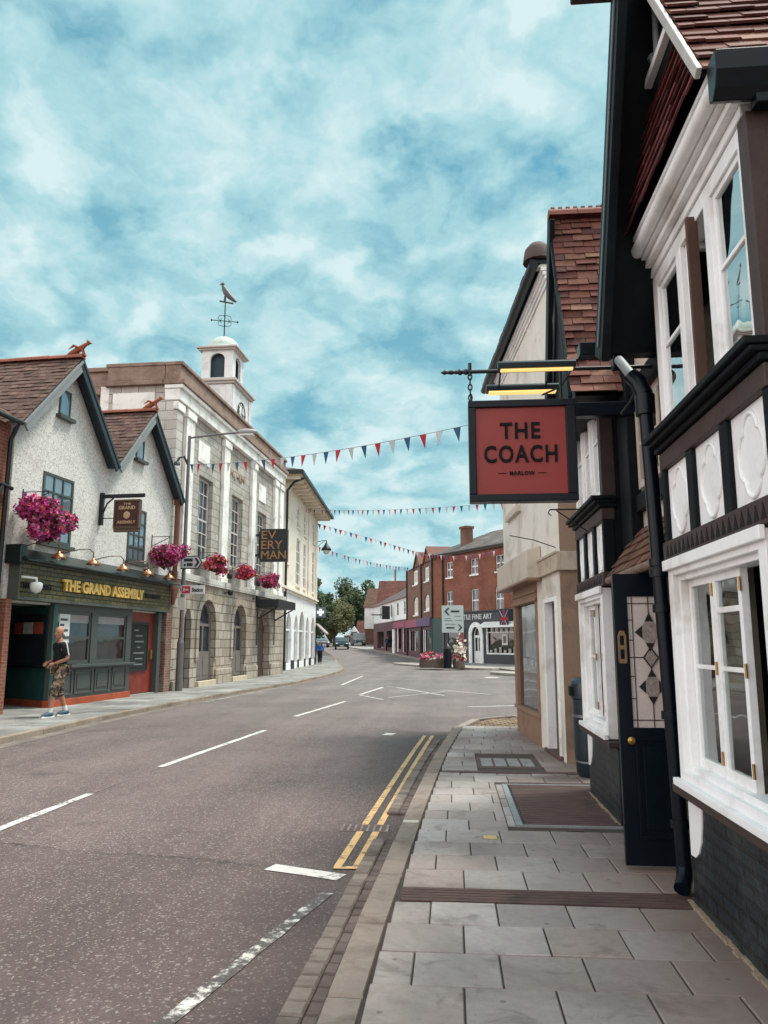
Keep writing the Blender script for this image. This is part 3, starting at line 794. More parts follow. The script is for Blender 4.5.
    # upper sill moulding
    mb = MB(); mb.box(XB-.06, XB+.1, y0-.03, y1+.03, 2.69, 2.725); mb.box(XB-.10, XB+.1, y0-.04, y1+.04, 2.727, 2.755); mb.box(XB-.125, XB+.1, y0-.05, y1+.05, 2.757, 2.792)
    cb('sill_moulding', black, mb, .006)
    # upper window
    z0, z1 = 2.795, 3.87
    fm = MB()
    fm.box(XB-.015, XB+.10, y1-.12, y1-.02, z0, z1); fm.box(XB-.015, XB+.10, y0+.085, y0+.125, z0, z1)
    fm.box(XB-.015, XB+.10, y0+.125, y1-.12, z1-.09, z1); fm.box(XB-.015, XB+.10, y0+.125, y1-.12, z0, z0+.05)
    span = y1-.12-(y0+.125); m1 = y0+.125+span*.31; m2 = y0+.125+span*.67
    for mm in (m1, m2): fm.box(XB-.02, XB+.09, mm-.045, mm+.045, z0+.05, z1-.09)
    uf = cb('window_frame', white, fm, .004)
    sash = MB(); pane = MB(); segs = [(y0+.125, m1-.045), (m1+.045, m2-.045), (m2+.045, y1-.12)]
    for k, (p0, p1) in enumerate(segs):
        b = .035; za, zb = z0+.05, z1-.09; zm = za+(zb-za)*.55
        if near and k == 1:
            continue
        sash.box(XB+.0, XB+.035, p0, p0+b, za, zb); sash.box(XB+.0, XB+.035, p1-b, p1, za, zb); sash.box(XB+.0, XB+.035, p0+b, p1-b, za, za+b); sash.box(XB+.0, XB+.035, p0+b, p1-b, zb-b, zb)
        sash.box(XB+.002, XB+.03, p0+b, p1-b, zm-.012, zm+.012)
        pane.box(XB+.014, XB+.018, p0+b-.003, p1-b+.003, za+b, zb-b)
    sash.each('sash', white, uf, True, .003, 5); pane.each('pane', glass_up, uf, True)
    if near:      # middle light stands open, bare wood edge towards us
        p0, p1 = segs[1]; za, zb = z0+.05, z1-.09; hy = p0+.01
        mb = MB(); mb.box(XB-.06, XB+.0, hy+.14, hy+.17, za, zb+.03); cb('bare_wood_stile', M('bare_wood', '#513a31', .7, .2, 6, stain='#53331f', sscale=5), mb, .003, uf)
        mb = MB(); L = p1-p0
        for (xa, xb, zc, zd) in ((-.02-L, -.02, za, za+.04), (-.02-L, -.02, zb-.04, zb)): mb.box(XB+.01, XB+.01+L, p1-.04, p1-.005, zc, zd)
        mb.box(XB+.01, XB+.05, p1-.04, p1-.005, za+.04, zb-.04); mb.box(XB+L-.03, XB+L+.01, p1-.04, p1-.005, za+.04, zb-.04)
        cb('sash', white, mb, .003, uf)
    # near corner post
    mb = MB(); mb.box(XB-.02, XB+.1, y0-.005, y0+.095, 2.795, 3.88); cb('corner_post', brownt, mb, .006)
    mb = MB(); mb.box(XB-.01, XB+.1, y1-.018, y1+.02, 2.795, 3.88); cb('corner_post', black, mb, .004)
    # moulded cornice and white gutter
    mb = MB(); mb.box(XB-.03, XW, y0+.02, y1-.02, 3.875, 3.93); mb.box(XB-.07, XW, y0+.01, y1-.01, 3.932, 3.975); mb.box(XB-.10, XW, y0, y1, 3.977, 4.075)
    cb('cornice', white, mb, .006)
    mb = MB(); mb.tube([(XB-.125, y0, 4.03), (XB-.125, y1, 4.03)], .042, 12); cb('round_moulding', white, mb, 0)
    mb = MB(); mb.box(XB-.16, XW, y0, y1, 4.079, 4.105); cb('eaves_board', white, mb, .004)
    # lean-to strip of tiles along the front, under the gable
    X0 = XB-.19; ze = 4.115; xr, zr = X0+.10, 4.115+.66
    mb = MB(); tiles(mb, (X0, y0, ze), (X0, y1, ze), (xr, y0+.42, zr), (xr, y1-.34, zr), 8, .17); cb('bay_roof', t_dark, mb, 0)
    mb = MB(); mb.box(xr+.005, XW, y0+.40, y1-.38, ze-.005, zr-.02); cb('roof_core', black, mb, 0)
    if near:
        mb = MB(); prof = [(-.12, .0), (-.12, .10), (-.005, .10), (-.005, -.09), (-.05, -.11), (-.09, -.07)]
        xa, xb = X0+.01, XW+.9
        n_ = len(prof); vs_ = [(xa, y0-.02+p[0], ze-.12+p[1]) for p in prof]+[(xb, y0-.02+p[0], ze-.12+p[1]) for p in prof]
        mb.raw(vs_, [tuple(range(n_)), tuple(range(2*n_-1, n_-1, -1))]+[(i, (i+1) % n_, n_+(i+1) % n_, n_+i) for i in range(n_)])
        cb('end_gutter', darkteal, mb, .006)
        mb = MB(); mb.box(XB+.0, XW+.8, y0-.09, y0-.02, 3.86, 4.0); cb('gutter_board', darkteal, mb, .006)
bay(3.27, 4.93, True, 3)
bay(6.88, 8.34, False, 3)
# posts and rails of the recessed part
mb = MB()
for (ya, yb) in ((4.97, 5.13), (6.44, 6.80), (8.36, 8.48)): mb.box(XW-.10, XW-.002, ya, yb, .0, 4.1)
mb.box(XW-.06, XW-.002, 5.13, 6.44, 2.56, 2.70); mb.box(XW-.06, XW-.002, 5.13, 6.44, 3.50, 3.66); mb.box(XW-.05, XW-.002, 5.14, 5.30, 2.0, 3.5)
cb('timber_post', black, mb, .008)
mb = MB()
for (a, b, c, d) in ((5.72, 5.79, 2.75, 3.42), (6.35, 6.42, 2.75, 3.42)): mb.box(XW-.03, XW+.06, a, b, c, d)
mb.box(XW-.03, XW+.06, 5.79, 6.35, 3.36, 3.42); mb.box(XW-.03, XW+.06, 5.79, 6.35, 2.75, 2.81); mb.box(XW-.02, XW+.04, 5.79, 6.35, 3.11, 3.14)
f_ = cb('window_frame', M('cream_paint', '#c7b8aa', .5, .1, 5), mb, .004)
mb = MB(); mb.box(XW+.02, XW+.024, 5.785, 6.355, 2.80, 3.37); cb('pane', glassd, mb, 0, f_)
# tiled canopy over the door
mb = MB(); tiles(mb, (1.355, 6.74, 2.045), (1.355, 5.16, 2.045), (XW-.02, 6.58, 2.42), (XW-.02, 5.16, 2.42), 5, .16)
tiles(mb, (XW-.02, 6.78, 2.05), (1.355, 6.75, 2.045), (XW-.02, 6.60, 2.42), (XW-.03, 6.58, 2.42), 5, .16)
can = cb('door_canopy', TILE('brown_tiles', ['#5f4335', '#6f4e3e', '#4c362d', '#7b5a48']), mb, 0)
mb = MB(); mb.sheet([(1.375, 2.035), (XW-.005, 2.035), (XW-.005, 2.39)], [], 5.17, 6.72); cb('canopy_core', black, mb, 0, can)
mb = MB()
n = 6
for k in range(n):
    ya = 5.16+1.58*k/n; yb = 5.16+1.58*(k+1)/n-.012
    mb.tube([(1.35, ya, 2.025), (1.35, yb, 2.025)], .032, 10)
cb('canopy_roll', M('canopy_roll', '#7a6459', .8, .2, 6), mb, 0, can)
# door frame, dark lobby, open leaf
mb = MB(); mb.box(XW-.05, XW+.2, 5.62, 5.70, 0, 2.05); mb.box(XW-.05, XW+.2, 6.72, 6.80, 0, 2.05); mb.box(XW-.05, XW+.2, 5.70, 6.72, 1.98, 2.05); cb('door_frame', darkteal, mb, .005)
mb = MB(); mb.box(XW-.02, XW+.25, 5.70, 6.72, -.02, .04); cb('door_step', m_rust, mb, .008)
def door_leaf():
    x0, x1, y, th = 1.15, 1.61, 5.60, .045
    z0, z1 = .03, 1.985
    mb = MB(); gx0, gx1, gz0, gz1 = x0+.095, x1-.075, .925, 1.825
    mb.sheet([(x0, z0), (x1, z0), (x1, z1), (x0, z1)], [[(gx0, gz0), (gx1, gz0), (gx1, gz1), (gx0, gz1)]], y, y+th)
    d = cb('door', darkteal, mb, .004)
    mb = MB()   # raised panel and bead on the lower half
    for (a, b, c, e) in ((x0+.10, x1-.09, .20, .86),):
        mb.box(a, b, y-.012, y-.0005, c, c+.02); mb.box(a, b, y-.012, y-.0005, e-.02, e); mb.box(a, a+.02, y-.012, y-.0005, c+.02, e-.02); mb.box(b-.02, b, y-.012, y-.0005, c+.02, e-.02)
        mb.box(a+.05, b-.05, y-.009, y-.0005, c+.06, e-.06)
    cb('door_panel', darkteal, mb, .003, d)
    mb = MB(); mb.box(gx0, gx1, y+.018, y+.024, gz0, gz1)
    cb('leaded_pane', M('obscured_glass', '#c4b9b4', .25, .1, 6, spec=.6, bmp=.2, bscale=120), mb, 0, d)
    mb = MB(); yl = y+.015; r = .0035; cx = (gx0+gx1)/2
    L = lambda a, b: mb.tube([(a[0], yl, a[1]), (b[0], yl, b[1])], r, 5)
    ix = gx0+.032
    L((ix, gz0), (ix, gz1)); L((gx1-.032, gz0), (gx1-.032, gz1)); L((gx0, gz0+.05), (gx1, gz0+.05)); L((cx, gz0), (cx, gz1)); L((gx0, gz1-.05), (gx1, gz1-.05)); L((gx0, 1.40), (gx1, 1.40))
    for z in (1.12, 1.27, 1.52, 1.66): L((gx0, z), (ix, z)); L((gx1-.032, z), (gx1, z))
    cb('lead_line', M('lead_came', '#2b2a2b', .6, .1, 5), mb, 0, d)
    mb = MB(); mg = MB()
    for (zc, h, w, rr) in ((1.575, .10, .10, 1), (1.40, .07, .05, 0), (1.20, .09, .09, 1)):
        out = [(cx+w*.55*math.sin(a)*(1 if abs(math.sin(a)) < .9 else 1.25), zc+h*.8*math.cos(a)*(1.0 if abs(math.cos(a)) < .9 else 1.25)) for a in [2*math.pi*k/16 for k in range(16)]] if rr else [(cx, zc+h), (cx+w, zc), (cx, zc-h), (cx-w, zc)]
        mg.sheet(out, [], yl-.004, yl-.001)
        if rr:
            for s in (-1, 1): mb.sheet([(cx+s*w*.5, zc+.045), (cx+s*w*1.02, zc), (cx+s*w*.5, zc-.045)], [], yl-.005, yl-.0015)
            mb.sheet([(cx-.03, zc+h*.75), (cx, zc+h*1.35), (cx+.03, zc+h*.75)], [], yl-.005, yl-.0015); mb.sheet([(cx-.03, zc-h*.75), (cx, zc-h*1.35), (cx+.03, zc-h*.75)], [], yl-.005, yl-.0015)
        else:
            for (p, q) in (((cx, zc+h), (cx+w, zc)), ((cx+w, zc), (cx, zc-h)), ((cx, zc-h), (cx-w, zc)), ((cx-w, zc), (cx, zc+h))): mb.tube([(p[0], yl-.004, p[1]), (q[0], yl-.004, q[1])], .005, 5)
    cb('rose_motif', M('textured_glass', '#8b827f', .35, .5, 40, bmp=.6, bscale=160), mg, 0, d); cb('rose_outline', M('lead_black', '#1b191a', .5), mb, 0, d)
    mb = MB()   # long brass pull plate near the edge
    pts = [(x0+.045, y-.006, 1.42), (x0+.045, y-.006, 1.60)]
    px = x0+.045
    mb.sheet([(px-.025, 1.36), (px+.025, 1.36), (px+.03, 1.38), (px+.03, 1.55), (px+.015, 1.585), (px-.015, 1.585), (px-.03, 1.55), (px-.03, 1.38)], [[(px-.014, 1.39), (px+.014, 1.39), (px+.014, 1.455), (px-.014, 1.455)], [(px-.014, 1.485), (px+.014, 1.485), (px+.014, 1.55), (px-.014, 1.55)]], y-.007, y-.0005)
    cb('letter_plate', M('dull_brass', '#8d7058', .4, .25, 20, metal=.6), mb, .002, d)
    mb = MB(); mb.lathe([(.008, 0), (.008, .03), (.024, .034), (.028, .048), (.022, .06), (.002, .064)], (0, 0, 0), 16)
    mb.v = [(x0+.065+p[0], y-p[2], .845+p[1]) for p in mb.v]; cb('knob', brass, mb, 0, d)
door_leaf()
# downpipe with collars, shoe and offset
mb = MB(); px, py = 1.335, 5.16
lx = lambda z: px+.075*(1-z/3.1)
mb.tube([(lx(.12), py, .12), (px, py, 3.10)], .047, 14)
for z in (.40, 1.05, 1.72, 1.95, 2.02): mb.tube([(lx(z), py, z-.025), (lx(z), py, z+.025)], .062, 14)
for z in (1.02, 1.985): mb.box(px-.085, px+.085, py-.02, py+.02, z-.05, z-.02) if False else None
mb.tube([(lx(.1), py, .14), (lx(.1)-.01, py-.03, .09), (lx(.1)-.05, py-.10, .045)], .05, 12)
mb.tube([(px, py, 3.02), (px, py, 3.16)], .066, 14)
mb.tube([(px, py, 3.16), (px-.03, py+.02, 3.26), (px-.07, py+.05, 3.32)], [.06, .058, .055], 12)
cb('downpipe', darkteal, mb, 0)
mb = MB(); mb.tube([(px-.06, py+.05, 3.31), (1.26, 5.52, 3.55)], .035, 10); cb('pipe_offset', M('grey_pipe', '#85898a', .5, .15, 6), mb, 0)
mb = MB(); mb.box(.98, 1.56, 5.52, 5.64, 3.60, 3.70); mb.box(1.22, 1.31, 5.53, 5.62, 3.50, 3.60); cb('valley_gutter', darkteal, mb, .008)
mb = MB(); mb.box(1.02, 1.6, 6.42, 6.52, 3.40, 3.52); cb('eaves_board', darkteal, mb, .006)
# ---- far gable: slope of tiles facing us
GX = 1.06
def gpt(y, z, x): return (x, y, z)
mb = MB()
ridge, eav, bel = (7.30, 5.72), (6.50, 3.62), (6.76, 4.15)
tiles(mb, (3.6, bel[0], bel[1]), (GX, bel[0], bel[1]), (3.6, *ridge), (GX, *ridge), 20, .19, jit=.012)
tiles(mb, (3.6, eav[0], eav[1]), (GX, eav[0], eav[1]), (3.6, *bel), (GX, *bel), 6, .19, jit=.012)
cb('roof', t_coach, mb, 0)
mb = MB(); tiles(mb, (GX, 8.18, 3.62), (3.6, 8.18, 3.62), (GX, *ridge), (3.6, *ridge), 20, .19); cb('roof', t_coach, mb, 0)
mb = MB(); mb.sheet([(6.56, 3.62), (8.10, 3.62), (7.30, 5.66)], [], GX+.05, 3.6, 'yz'); cb('roof_core', black, mb, 0)
mb = MB(); ridge_tiles(mb, (GX-.02, 7.30, 5.75), (3.6, 7.30, 5.75), .10, .26)
for k in range(18): mb.tube([(GX+.01+.075*k, 7.30, 5.82), (GX+.045+.075*k, 7.30, 5.82)], .035, 8)
cb('ridge_tile', M('ridge_clay', '#75483e', .85, .2, 6, island=.15), mb, 0)
mb = MB(); mb.beam((GX-.02, 7.28, 5.62), (GX-.02, 8.26, 3.45), .06, .24, (1, 0, 0)) if False else None
def barge(mb, a, b, x0, x1, d):
    """board in a plane x=const from a=(y,z) to b=(y,z), depth d below the line"""
    a = Vector((a[0], a[1])); b = Vector((b[0], b[1])); t_ = (b-a).normalized(); n_ = Vector((-t_.y, t_.x))
    if n_.y > 0: n_ = -n_
    q = [a, b, b+n_*d, a+n_*d]
    mb.sheet([(p.x, p.y) for p in q], [], x0, x1, 'yz')
mb = MB(); barge(mb, (7.30, 5.70), (8.28, 3.42), GX-.03, GX+.02, .20); barge(mb, (7.30, 5.68), (6.50, 3.60), GX-.02, GX+.015, .05); cb('bargeboard', black, mb, .006)
mb = MB()
mb.tube([(GX+.02, 7.38, 5.2), (GX+.02, 7.52, 4.75), (GX+.02, 7.70, 4.4)], .03, 8); mb.tube([(GX+.02, 7.95, 4.0), (GX+.02, 7.75, 4.25), (GX+.02, 7.66, 4.6)], .03, 8)
cb('gable_brace', M('grey_brace', '#8a8f92', .6, .15, 6), mb, 0)
# ---- near gable: tiled slope towards us, black bargeboard on the far slope, timbered face
A0, A1, AN = (5.18, 3.45), (4.12, 5.46), (3.28, 4.10)        # far foot, apex, near eave
GV = 1.19
mb = MB(); tiles(mb, (4.6, AN[0], AN[1]), (GV, AN[0], AN[1]), (4.6, *A1), (GV, *A1), 15, .17, th=.014, lift=.018, jit=.009)
tiles(mb, (GX, A0[0]+.02, A0[1]+.03), (4.6, A0[0]+.02, A0[1]+.03), (GX, A1[0], A1[1]+.03), (4.6, A1[0], A1[1]+.03), 16, .19); cb('roof', t_coach, mb, 0)
mb = MB(); mb.sheet([(AN[0]+.05, AN[1]-.0), (A0[0]-.06, AN[1]), (A1[0], A1[1]-.06)], [], XW+.05, 4.6, 'yz'); cb('roof_core', black, mb, 0)
mb = MB(); barge(mb, (A1[0], A1[1]+.02), (AN[0]-.03, AN[1]+.0), GV-.03, GV-.004, .05); cb('verge_flashing', M('flashing', '#a9a7a2', .6, .15, 8), mb, .004)
mb = MB(); barge(mb, (A1[0]-.02, A1[1]-.02), (AN[0]+.02, AN[1]+.02), GV, XW, .03); cb('soffit', black, mb, 0)
mb = MB(); barge(mb, A1, A0, GX-.04, GX+.015, .24); cb('bargeboard', black, mb, .01)
mb = MB(); barge(mb, (A1[0]+.02, A1[1]-.04), (A0[0]-.02, A0[1]+.02), GX+.018, XW-.03, .05); cb('soffit', black, mb, .004)
mb = MB(); barge(mb, (A1[0]-.05, A1[1]-.18), (A0[0]-.14, A0[1]+.02), GX-.052, GX-.042, .03); cb('barge_bead', M('bead_grey', '#5e676c', .5, .1, 5), mb, .003)
mb = MB(); mb.sheet([(3.62, 4.6), (4.53, 4.6), (A1[0], A1[1]-.12)], [], 1.285, XW+.03, 'yz'); mb.sheet([(4.56, 3.6), (5.03, 3.6), (4.56, 4.5)], [], XW-.05, XW+.03, 'yz'); cb('gable_face', black, mb, 0)
mb = MB(); mb.box(1.24, 1.284, 3.82, 4.42, 4.87, 4.92); cb('gable_strip', white, mb, .004)
mb = MB(); mb.tube([(4.40, XW, 0), (4.40, XW, 0)], .01, 4) if False else mb.tube([(1.27, 4.16, 5.32), (1.27, 4.18, 4.93)], .02, 8); cb('gable_brace', M('grey_brace', '#8a8f92'), mb, 0)
mb = MB(); mb.tube([(1.27, 4.40, 5.0), (1.27, 4.33, 5.03), (1.27, 4.26, 5.0), (1.27, 4.22, 4.93)], .026, 8); cb('gable_brace', M('grey_brace', '#8a8f92'), mb, 0)
mb = MB(); tiles(mb, (2.1, -2, 4.75), (2.1, 4.9, 4.75), (5.4, -2, 8.6), (5.4, 4.9, 8.6), 26, .19); cb('roof', t_coach, mb, 0)
mb = MB(); mb.sheet([(2.15, 4.0), (5.4, 4.0), (5.4, 8.5), (2.15, 4.72)], [], -1.95, 4.85); cb('roof_core', black, mb, 0)
mb = MB(); mb.box(.78, GX+.02, 4.04, 4.2, 5.335, 5.42); cb('apex_block', brownt, mb, .01)
# iron basket brackets on the far bay
mb = MB()
for (z, y, x1) in ((2.72, 7.5, .98),):
    mb.tube([(XB-.1, y, z+.06), (x1, y, z+.06)], .008, 6); mb.tube([(XB-.05, y, z-.16), (x1+.06, y, z+.05)], .007, 6); mb.tube([(x1, y, z+.06), (x1-.02, y, z+.03), (x1+.01, y, z+.0)], .006, 6)
cb('hanging_bracket', iron, mb, 0)

# ================================================================== HANGING PUB SIGN
SY = 5.72
sign = thing('hanging_pub_sign', 'square red hanging sign with black capitals in a black frame on an iron bar', 'pub sign', (.54, SY, 2.55))
mb = MB()
sx0, sx1, sz0, sz1 = .155, .955, 2.535, 3.315
t2 = .055
mb.box(sx0, sx1, SY-.06, SY+.06, sz0, sz0+t2); mb.box(sx0, sx1, SY-.06, SY+.06, sz1-t2, sz1); mb.box(sx0, sx0+t2, SY-.06, SY+.06, sz0+t2, sz1-t2); mb.box(sx1-.075, sx1, SY-.06, SY+.06, sz0+t2, sz1-t2)
mb.build('frame', darkteal, sign, True, bevel=.006)
mb = MB(); mb.box(sx0+t2, sx1-.075, SY-.035, SY+.035, sz0+t2, sz1-t2)
pan = mb.build('panel', M('sign_red', '#8b2e29', .42, .1, 3, stain='#7a2a29', sscale=2), sign, True)
m_let = M('sign_letters', '#140e11', .6, .1, 5, spec=.15)
inv = mat_of(sign).inverted()
def wtext(body, box, y, **kw):
    o_ = text('lettering', body, box, m_let, sign, plane='xz', y=0, **kw)
    for v in o_.data.vertices: v.co = inv @ (Vector(v.co) + Vector((0, y, 0)))
    o_.parent = pan if False else sign
    return o_
wtext('THE', (.392, .690, 3.015, 3.14), SY-.041, bold=.022, spacing=1.15)
wtext('COACH', (.268, .812, 2.83, 2.965), SY-.041, bold=.022, spacing=1.15)
wtext('MARLOW', (.455, .64, 2.735, 2.765), SY-.041, bold=.02, spacing=1.15)
mb = MB(); mb.box(.37, .43, SY-.0385, SY-.0355, 2.747, 2.753); mb.box(.665, .725, SY-.0385, SY-.0355, 2.747, 2.753); mb.build('lettering_rule', m_let, sign, True)
mb = MB(); zr = 3.565
mb.tube([(.06, SY, zr), (1.62, SY, zr)], .016, 8); mb.tube([(-.05, SY, zr), (-.02, SY, zr), (.0, SY, zr), (.03, SY, zr), (.06, SY, zr)], [.003, .02, .012, .02, .012], 8)
for x in (.10, .145): mb.ball((x, SY, zr), .024, 8, 6)
mb.tube([(.175, SY, zr-.03), (.175, SY, zr+.07)], .014, 8)
for k in range(5):
    z = zr-.04-.042*k; ang = (k % 2)*math.pi/2; c, s = math.cos(ang), math.sin(ang)
    mb.tube([(.175+c*.014*math.cos(a), SY+s*.014*math.cos(a), z+.026*math.sin(a)) for a in [2*math.pi*j/10 for j in range(11)]], .006, 5, cap=False)
mb.tube([(.86, SY, zr-.01), (.86, SY, 3.31)], .012, 8)
mb.tube([(1.3, SY, 3.2), (1.38, SY, 3.3), (1.44, SY, 3.42), (1.40, SY, 3.54)], .012, 6); mb.tube([(.95, SY, zr), (.86, SY, zr-.14), (.72, SY, zr-.2)], .008, 6)
mb.tube([(.18, SY, zr-.18), (.18, SY, 3.31)], .01, 6)
mb.build('iron_bar', iron, sign, True)
m_warm = EM('sign_lamp_glow', '#f0c878', .42)
for yy, zz, xa, xb in ((SY-.28, 3.50, .37, .93), (SY+.26, 3.51, .31, .88)):
    mb = MB(); prof = [(math.cos(a)*.042, math.sin(a)*.034) for a in [math.pi*k/8 for k in range(9)]] + [(-.042, -.028), (.042, -.028)]
    n_ = len(prof); v_ = [(xa, yy+p[0], zz+p[1]) for p in prof]+[(xb, yy+p[0], zz+p[1]) for p in prof]
    mb.raw(v_, [tuple(range(n_)), tuple(range(2*n_-1, n_-1, -1))]+[(i, (i+1) % n_, n_+(i+1) % n_, n_+i) for i in range(n_)])
    mb.tube([(xa+.1, yy, zz), (xa+.1, SY, zr)], .008, 6); mb.tube([(xb-.1, yy, zz), (xb-.1, SY, zr)], .008, 6)
    lp = mb.build('lamp_trough', darkteal, sign, True, bevel=.003)
    hw = .022 if yy < SY else .038
    mb = MB(); mb.box(xa+.02, xb-.02, yy-hw, yy+hw, zz-.040, zz-.0285); mb.build('lamp_tube', m_warm, lp, True)
# ================================================================== shared facade pieces (local frame: x along the front, y inwards, z up)
def fsheet(name, parent, outer, holes, mat, y0=0.0, y1=.3, bevel=0):
    mb = MB(); mb.sheet(outer, holes, y0, y1); return mb.build(name, mat, parent, bevel=bevel)
def rect(a, b, c, d): return [(a, c), (b, c), (b, d), (a, d)]
def archp(a, b, c, zs, zt_, n=10, pw=1.0):
    """opening with an arched head: springing zs, crown zt_"""
    m = (a+b)/2; w = (b-a)/2; p = [(a, c), (b, c)]
    for k in range(n+1):
        an = math.pi*k/n; p.append((m+w*math.cos(an), zs+(zt_-zs)*math.sin(an)**pw))
    return p
def win(parent, a, b, c, d, y=.12, fr=.05, nx=1, nz=2, mat=None, gmat=None, sill=None, depth=.05, bar=.02, midbar=False, name='window', smat=None):
    mat = mat or white; gmat = gmat or glassm
    mb = MB()
    mb.box(a, a+fr, y, y+depth, c, d); mb.box(b-fr, b, y, y+depth, c, d); mb.box(a+fr, b-fr, y, y+depth, d-fr, d); mb.box(a+fr, b-fr, y, y+depth, c, c+fr*1.2)
    for k in range(1, nx):
        x = a+fr+(b-a-2*fr)*k/nx; mb.box(x-bar/2, x+bar/2, y+.005, y+depth-.005, c+fr*1.2, d-fr)
    for k in range(1, nz):
        z = c+fr+(d-c-2*fr)*k/nz; h = bar*2 if (midbar and k*2 == nz) else bar
        mb.box(a+fr, b-fr, y+.003, y+depth-.008, z-h/2, z+h/2)
    w = mb.build(name, mat, parent)
    mb = MB(); mb.box(a+fr*.6, b-fr*.6, y+depth*.5, y+depth*.6, c+fr, d-fr*.6); mb.build('pane', gmat, w)
    if sill:
        mb = MB(); mb.box(a-.08, b+.08, -.07, y, c-.11, c-.003); mb.build('sill', smat or sill, w)
    return w
def hull(name, parent, x0, x1, y0, y1, z0, z1, mat, holes_front=None):
    mb = MB(); mb.box(x0, x1, y0, y1, z0, z1); return mb.build(name, mat, parent)

# ================================================================== CREAM HOUSE with the brown shop front (right, beyond the pub)
ch = thing('cream_corner_house', 'cream rendered corner house with brown shop front and blank tan fascia board', 'house', (1.30, 11.95, 0), math.atan2(-.996, .084))
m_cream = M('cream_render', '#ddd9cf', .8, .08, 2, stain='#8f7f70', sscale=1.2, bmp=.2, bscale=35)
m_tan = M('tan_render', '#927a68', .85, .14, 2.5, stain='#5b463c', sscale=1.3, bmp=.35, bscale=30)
m_shop = M('brown_paint', '#8d705c', .55, .12, 3, stain='#6a5142', sscale=2, bmp=.08)
m_fasc = M('tan_fascia', '#c4b9aa', .5, .08, 2, stain='#857463', sscale=1.5)
out = [(-2.02, -.1), (1.70, -.1), (1.70, 6.75), (-3.05, 6.75), (-3.05, 2.46), (-2.02, 2.46)]
fsheet('wall', ch, out, [rect(.62, 1.38, -.05, 2.08), rect(-2.02, .10, -.05, 2.44), rect(-2.3, -1.15, 3.82, 5.2)], m_cream, 0, .28)
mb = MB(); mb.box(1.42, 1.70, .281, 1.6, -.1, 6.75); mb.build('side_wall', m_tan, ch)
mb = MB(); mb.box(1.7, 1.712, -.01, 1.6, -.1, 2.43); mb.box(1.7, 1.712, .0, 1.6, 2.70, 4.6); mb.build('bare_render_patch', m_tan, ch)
mb = MB(); mb.box(.12, 1.76, -.06, -.002, 2.44, 2.69); mb.box(1.702, 1.76, -.002, 1.6, 2.44, 2.69); mb.box(.12, 1.775, -.075, -.0605, 2.66, 2.70); mb.build('string_course', M('stone_band', '#b6a797', .8, .12, 3, stain='#7b6a5c', sscale=2), ch, bevel=.008)
win(ch, -2.3, -1.15, 3.82, 5.2, y=.08, fr=.07, nx=2, nz=2, gmat=M('blind_pale', '#c6c0b2', .7, .06, 3), sill=m_fasc, depth=.06)
# door in a deep reveal
mb = MB(); mb.box(.66, 1.34, .1, .15, .05, 2.06); d = mb.build('door', M('plum_door', '#4a393c', .45, .15, 5), ch)
mb = MB()
for (z0, z1) in ((.25, .85), (1.0, 1.85)): mb.box(.76, 1.24, .09, .0985, z0, z1)
mb.build('door_panel', M('plum_door', '#4a393c'), d, bevel=.006)
mb = MB(); mb.box(.58, .66, -.02, .2, .0, 2.12); mb.box(1.34, 1.42, -.02, .2, .0, 2.12); mb.box(.66, 1.34, -.02, .2, 2.06, 2.12); mb.build('door_frame', white, ch, bevel=.006)
mb = MB(); mb.box(.5, 1.5, -.05, .3, -.06, .05); mb.build('doorstep', m_rust, ch, bevel=.01)
# shop front
mb = MB()
mb.box(-2.02, .10, .0, .06, -.08, .40); mb.box(-2.04, .12, -.04, .08, .40, .46)
for (a, b) in ((-2.02, -1.80), (-.02, .10)): mb.box(a, b, -.02, .08, .46, 2.12)
mb.box(-2.02, .10, -.02, .08, 2.12, 2.43); mb.box(-2.05, .12, -.05, -.02, 2.13, 2.19); mb.box(-2.05, .12, -.05, -.02, 2.26, 2.30)
sf = mb.build('shop_front', m_shop, ch, bevel=.006)
mb = MB(); mb.box(-1.80, -.02, .04, .05, .46, 2.12); mb.build('shop_window', glassm, sf)
mb = MB(); mb.box(-1.5, -.1, .35, .36, .5, 2.1); 
mb = MB(); mb.raw([(-2.5, -.22, 2.44), (.5, -.22, 2.44), (.5, -.22, 2.86), (-2.5, -.22, 2.86), (-2.5, -.005, 2.44), (.5, -.005, 2.44), (.5, -.005, 2.92), (-2.5, -.005, 2.92)], [(0,1,2,3),(7,6,5,4),(0,4,5,1),(1,5,6,2),(2,6,7,3),(3,7,4,0)])
fb = mb.build('fascia_board', m_fasc, ch, bevel=.012)
mb = MB(); mb.box(-2.66, .70, -.36, -.0, 2.865, 2.92) if False else mb.box(-2.52, .52, -.235, -.003, 2.405, 2.437); mb.build('fascia_edge', m_shop, fb, bevel=.006)
mb = MB(); mb.sheet([(-2.05, -.1), (-3.05, -.1), (-3.05, 6.7), (-2.05, 6.7)], [], .28, .3)
mb = MB(); mb.box(-3.05, -2.9, .28, 5, 2.6, 6.74); mb.box(-2.2, -2.02, .2, 5, -.1, 2.6); mb.build('far_wall', m_cream, ch)
mb = MB(); mb.box(-2.0, .1, .6, .62, -.05, 2.4); mb.build('shop_backdrop', M('shop_inside', '#57473f', .9, .4, 3), ch)
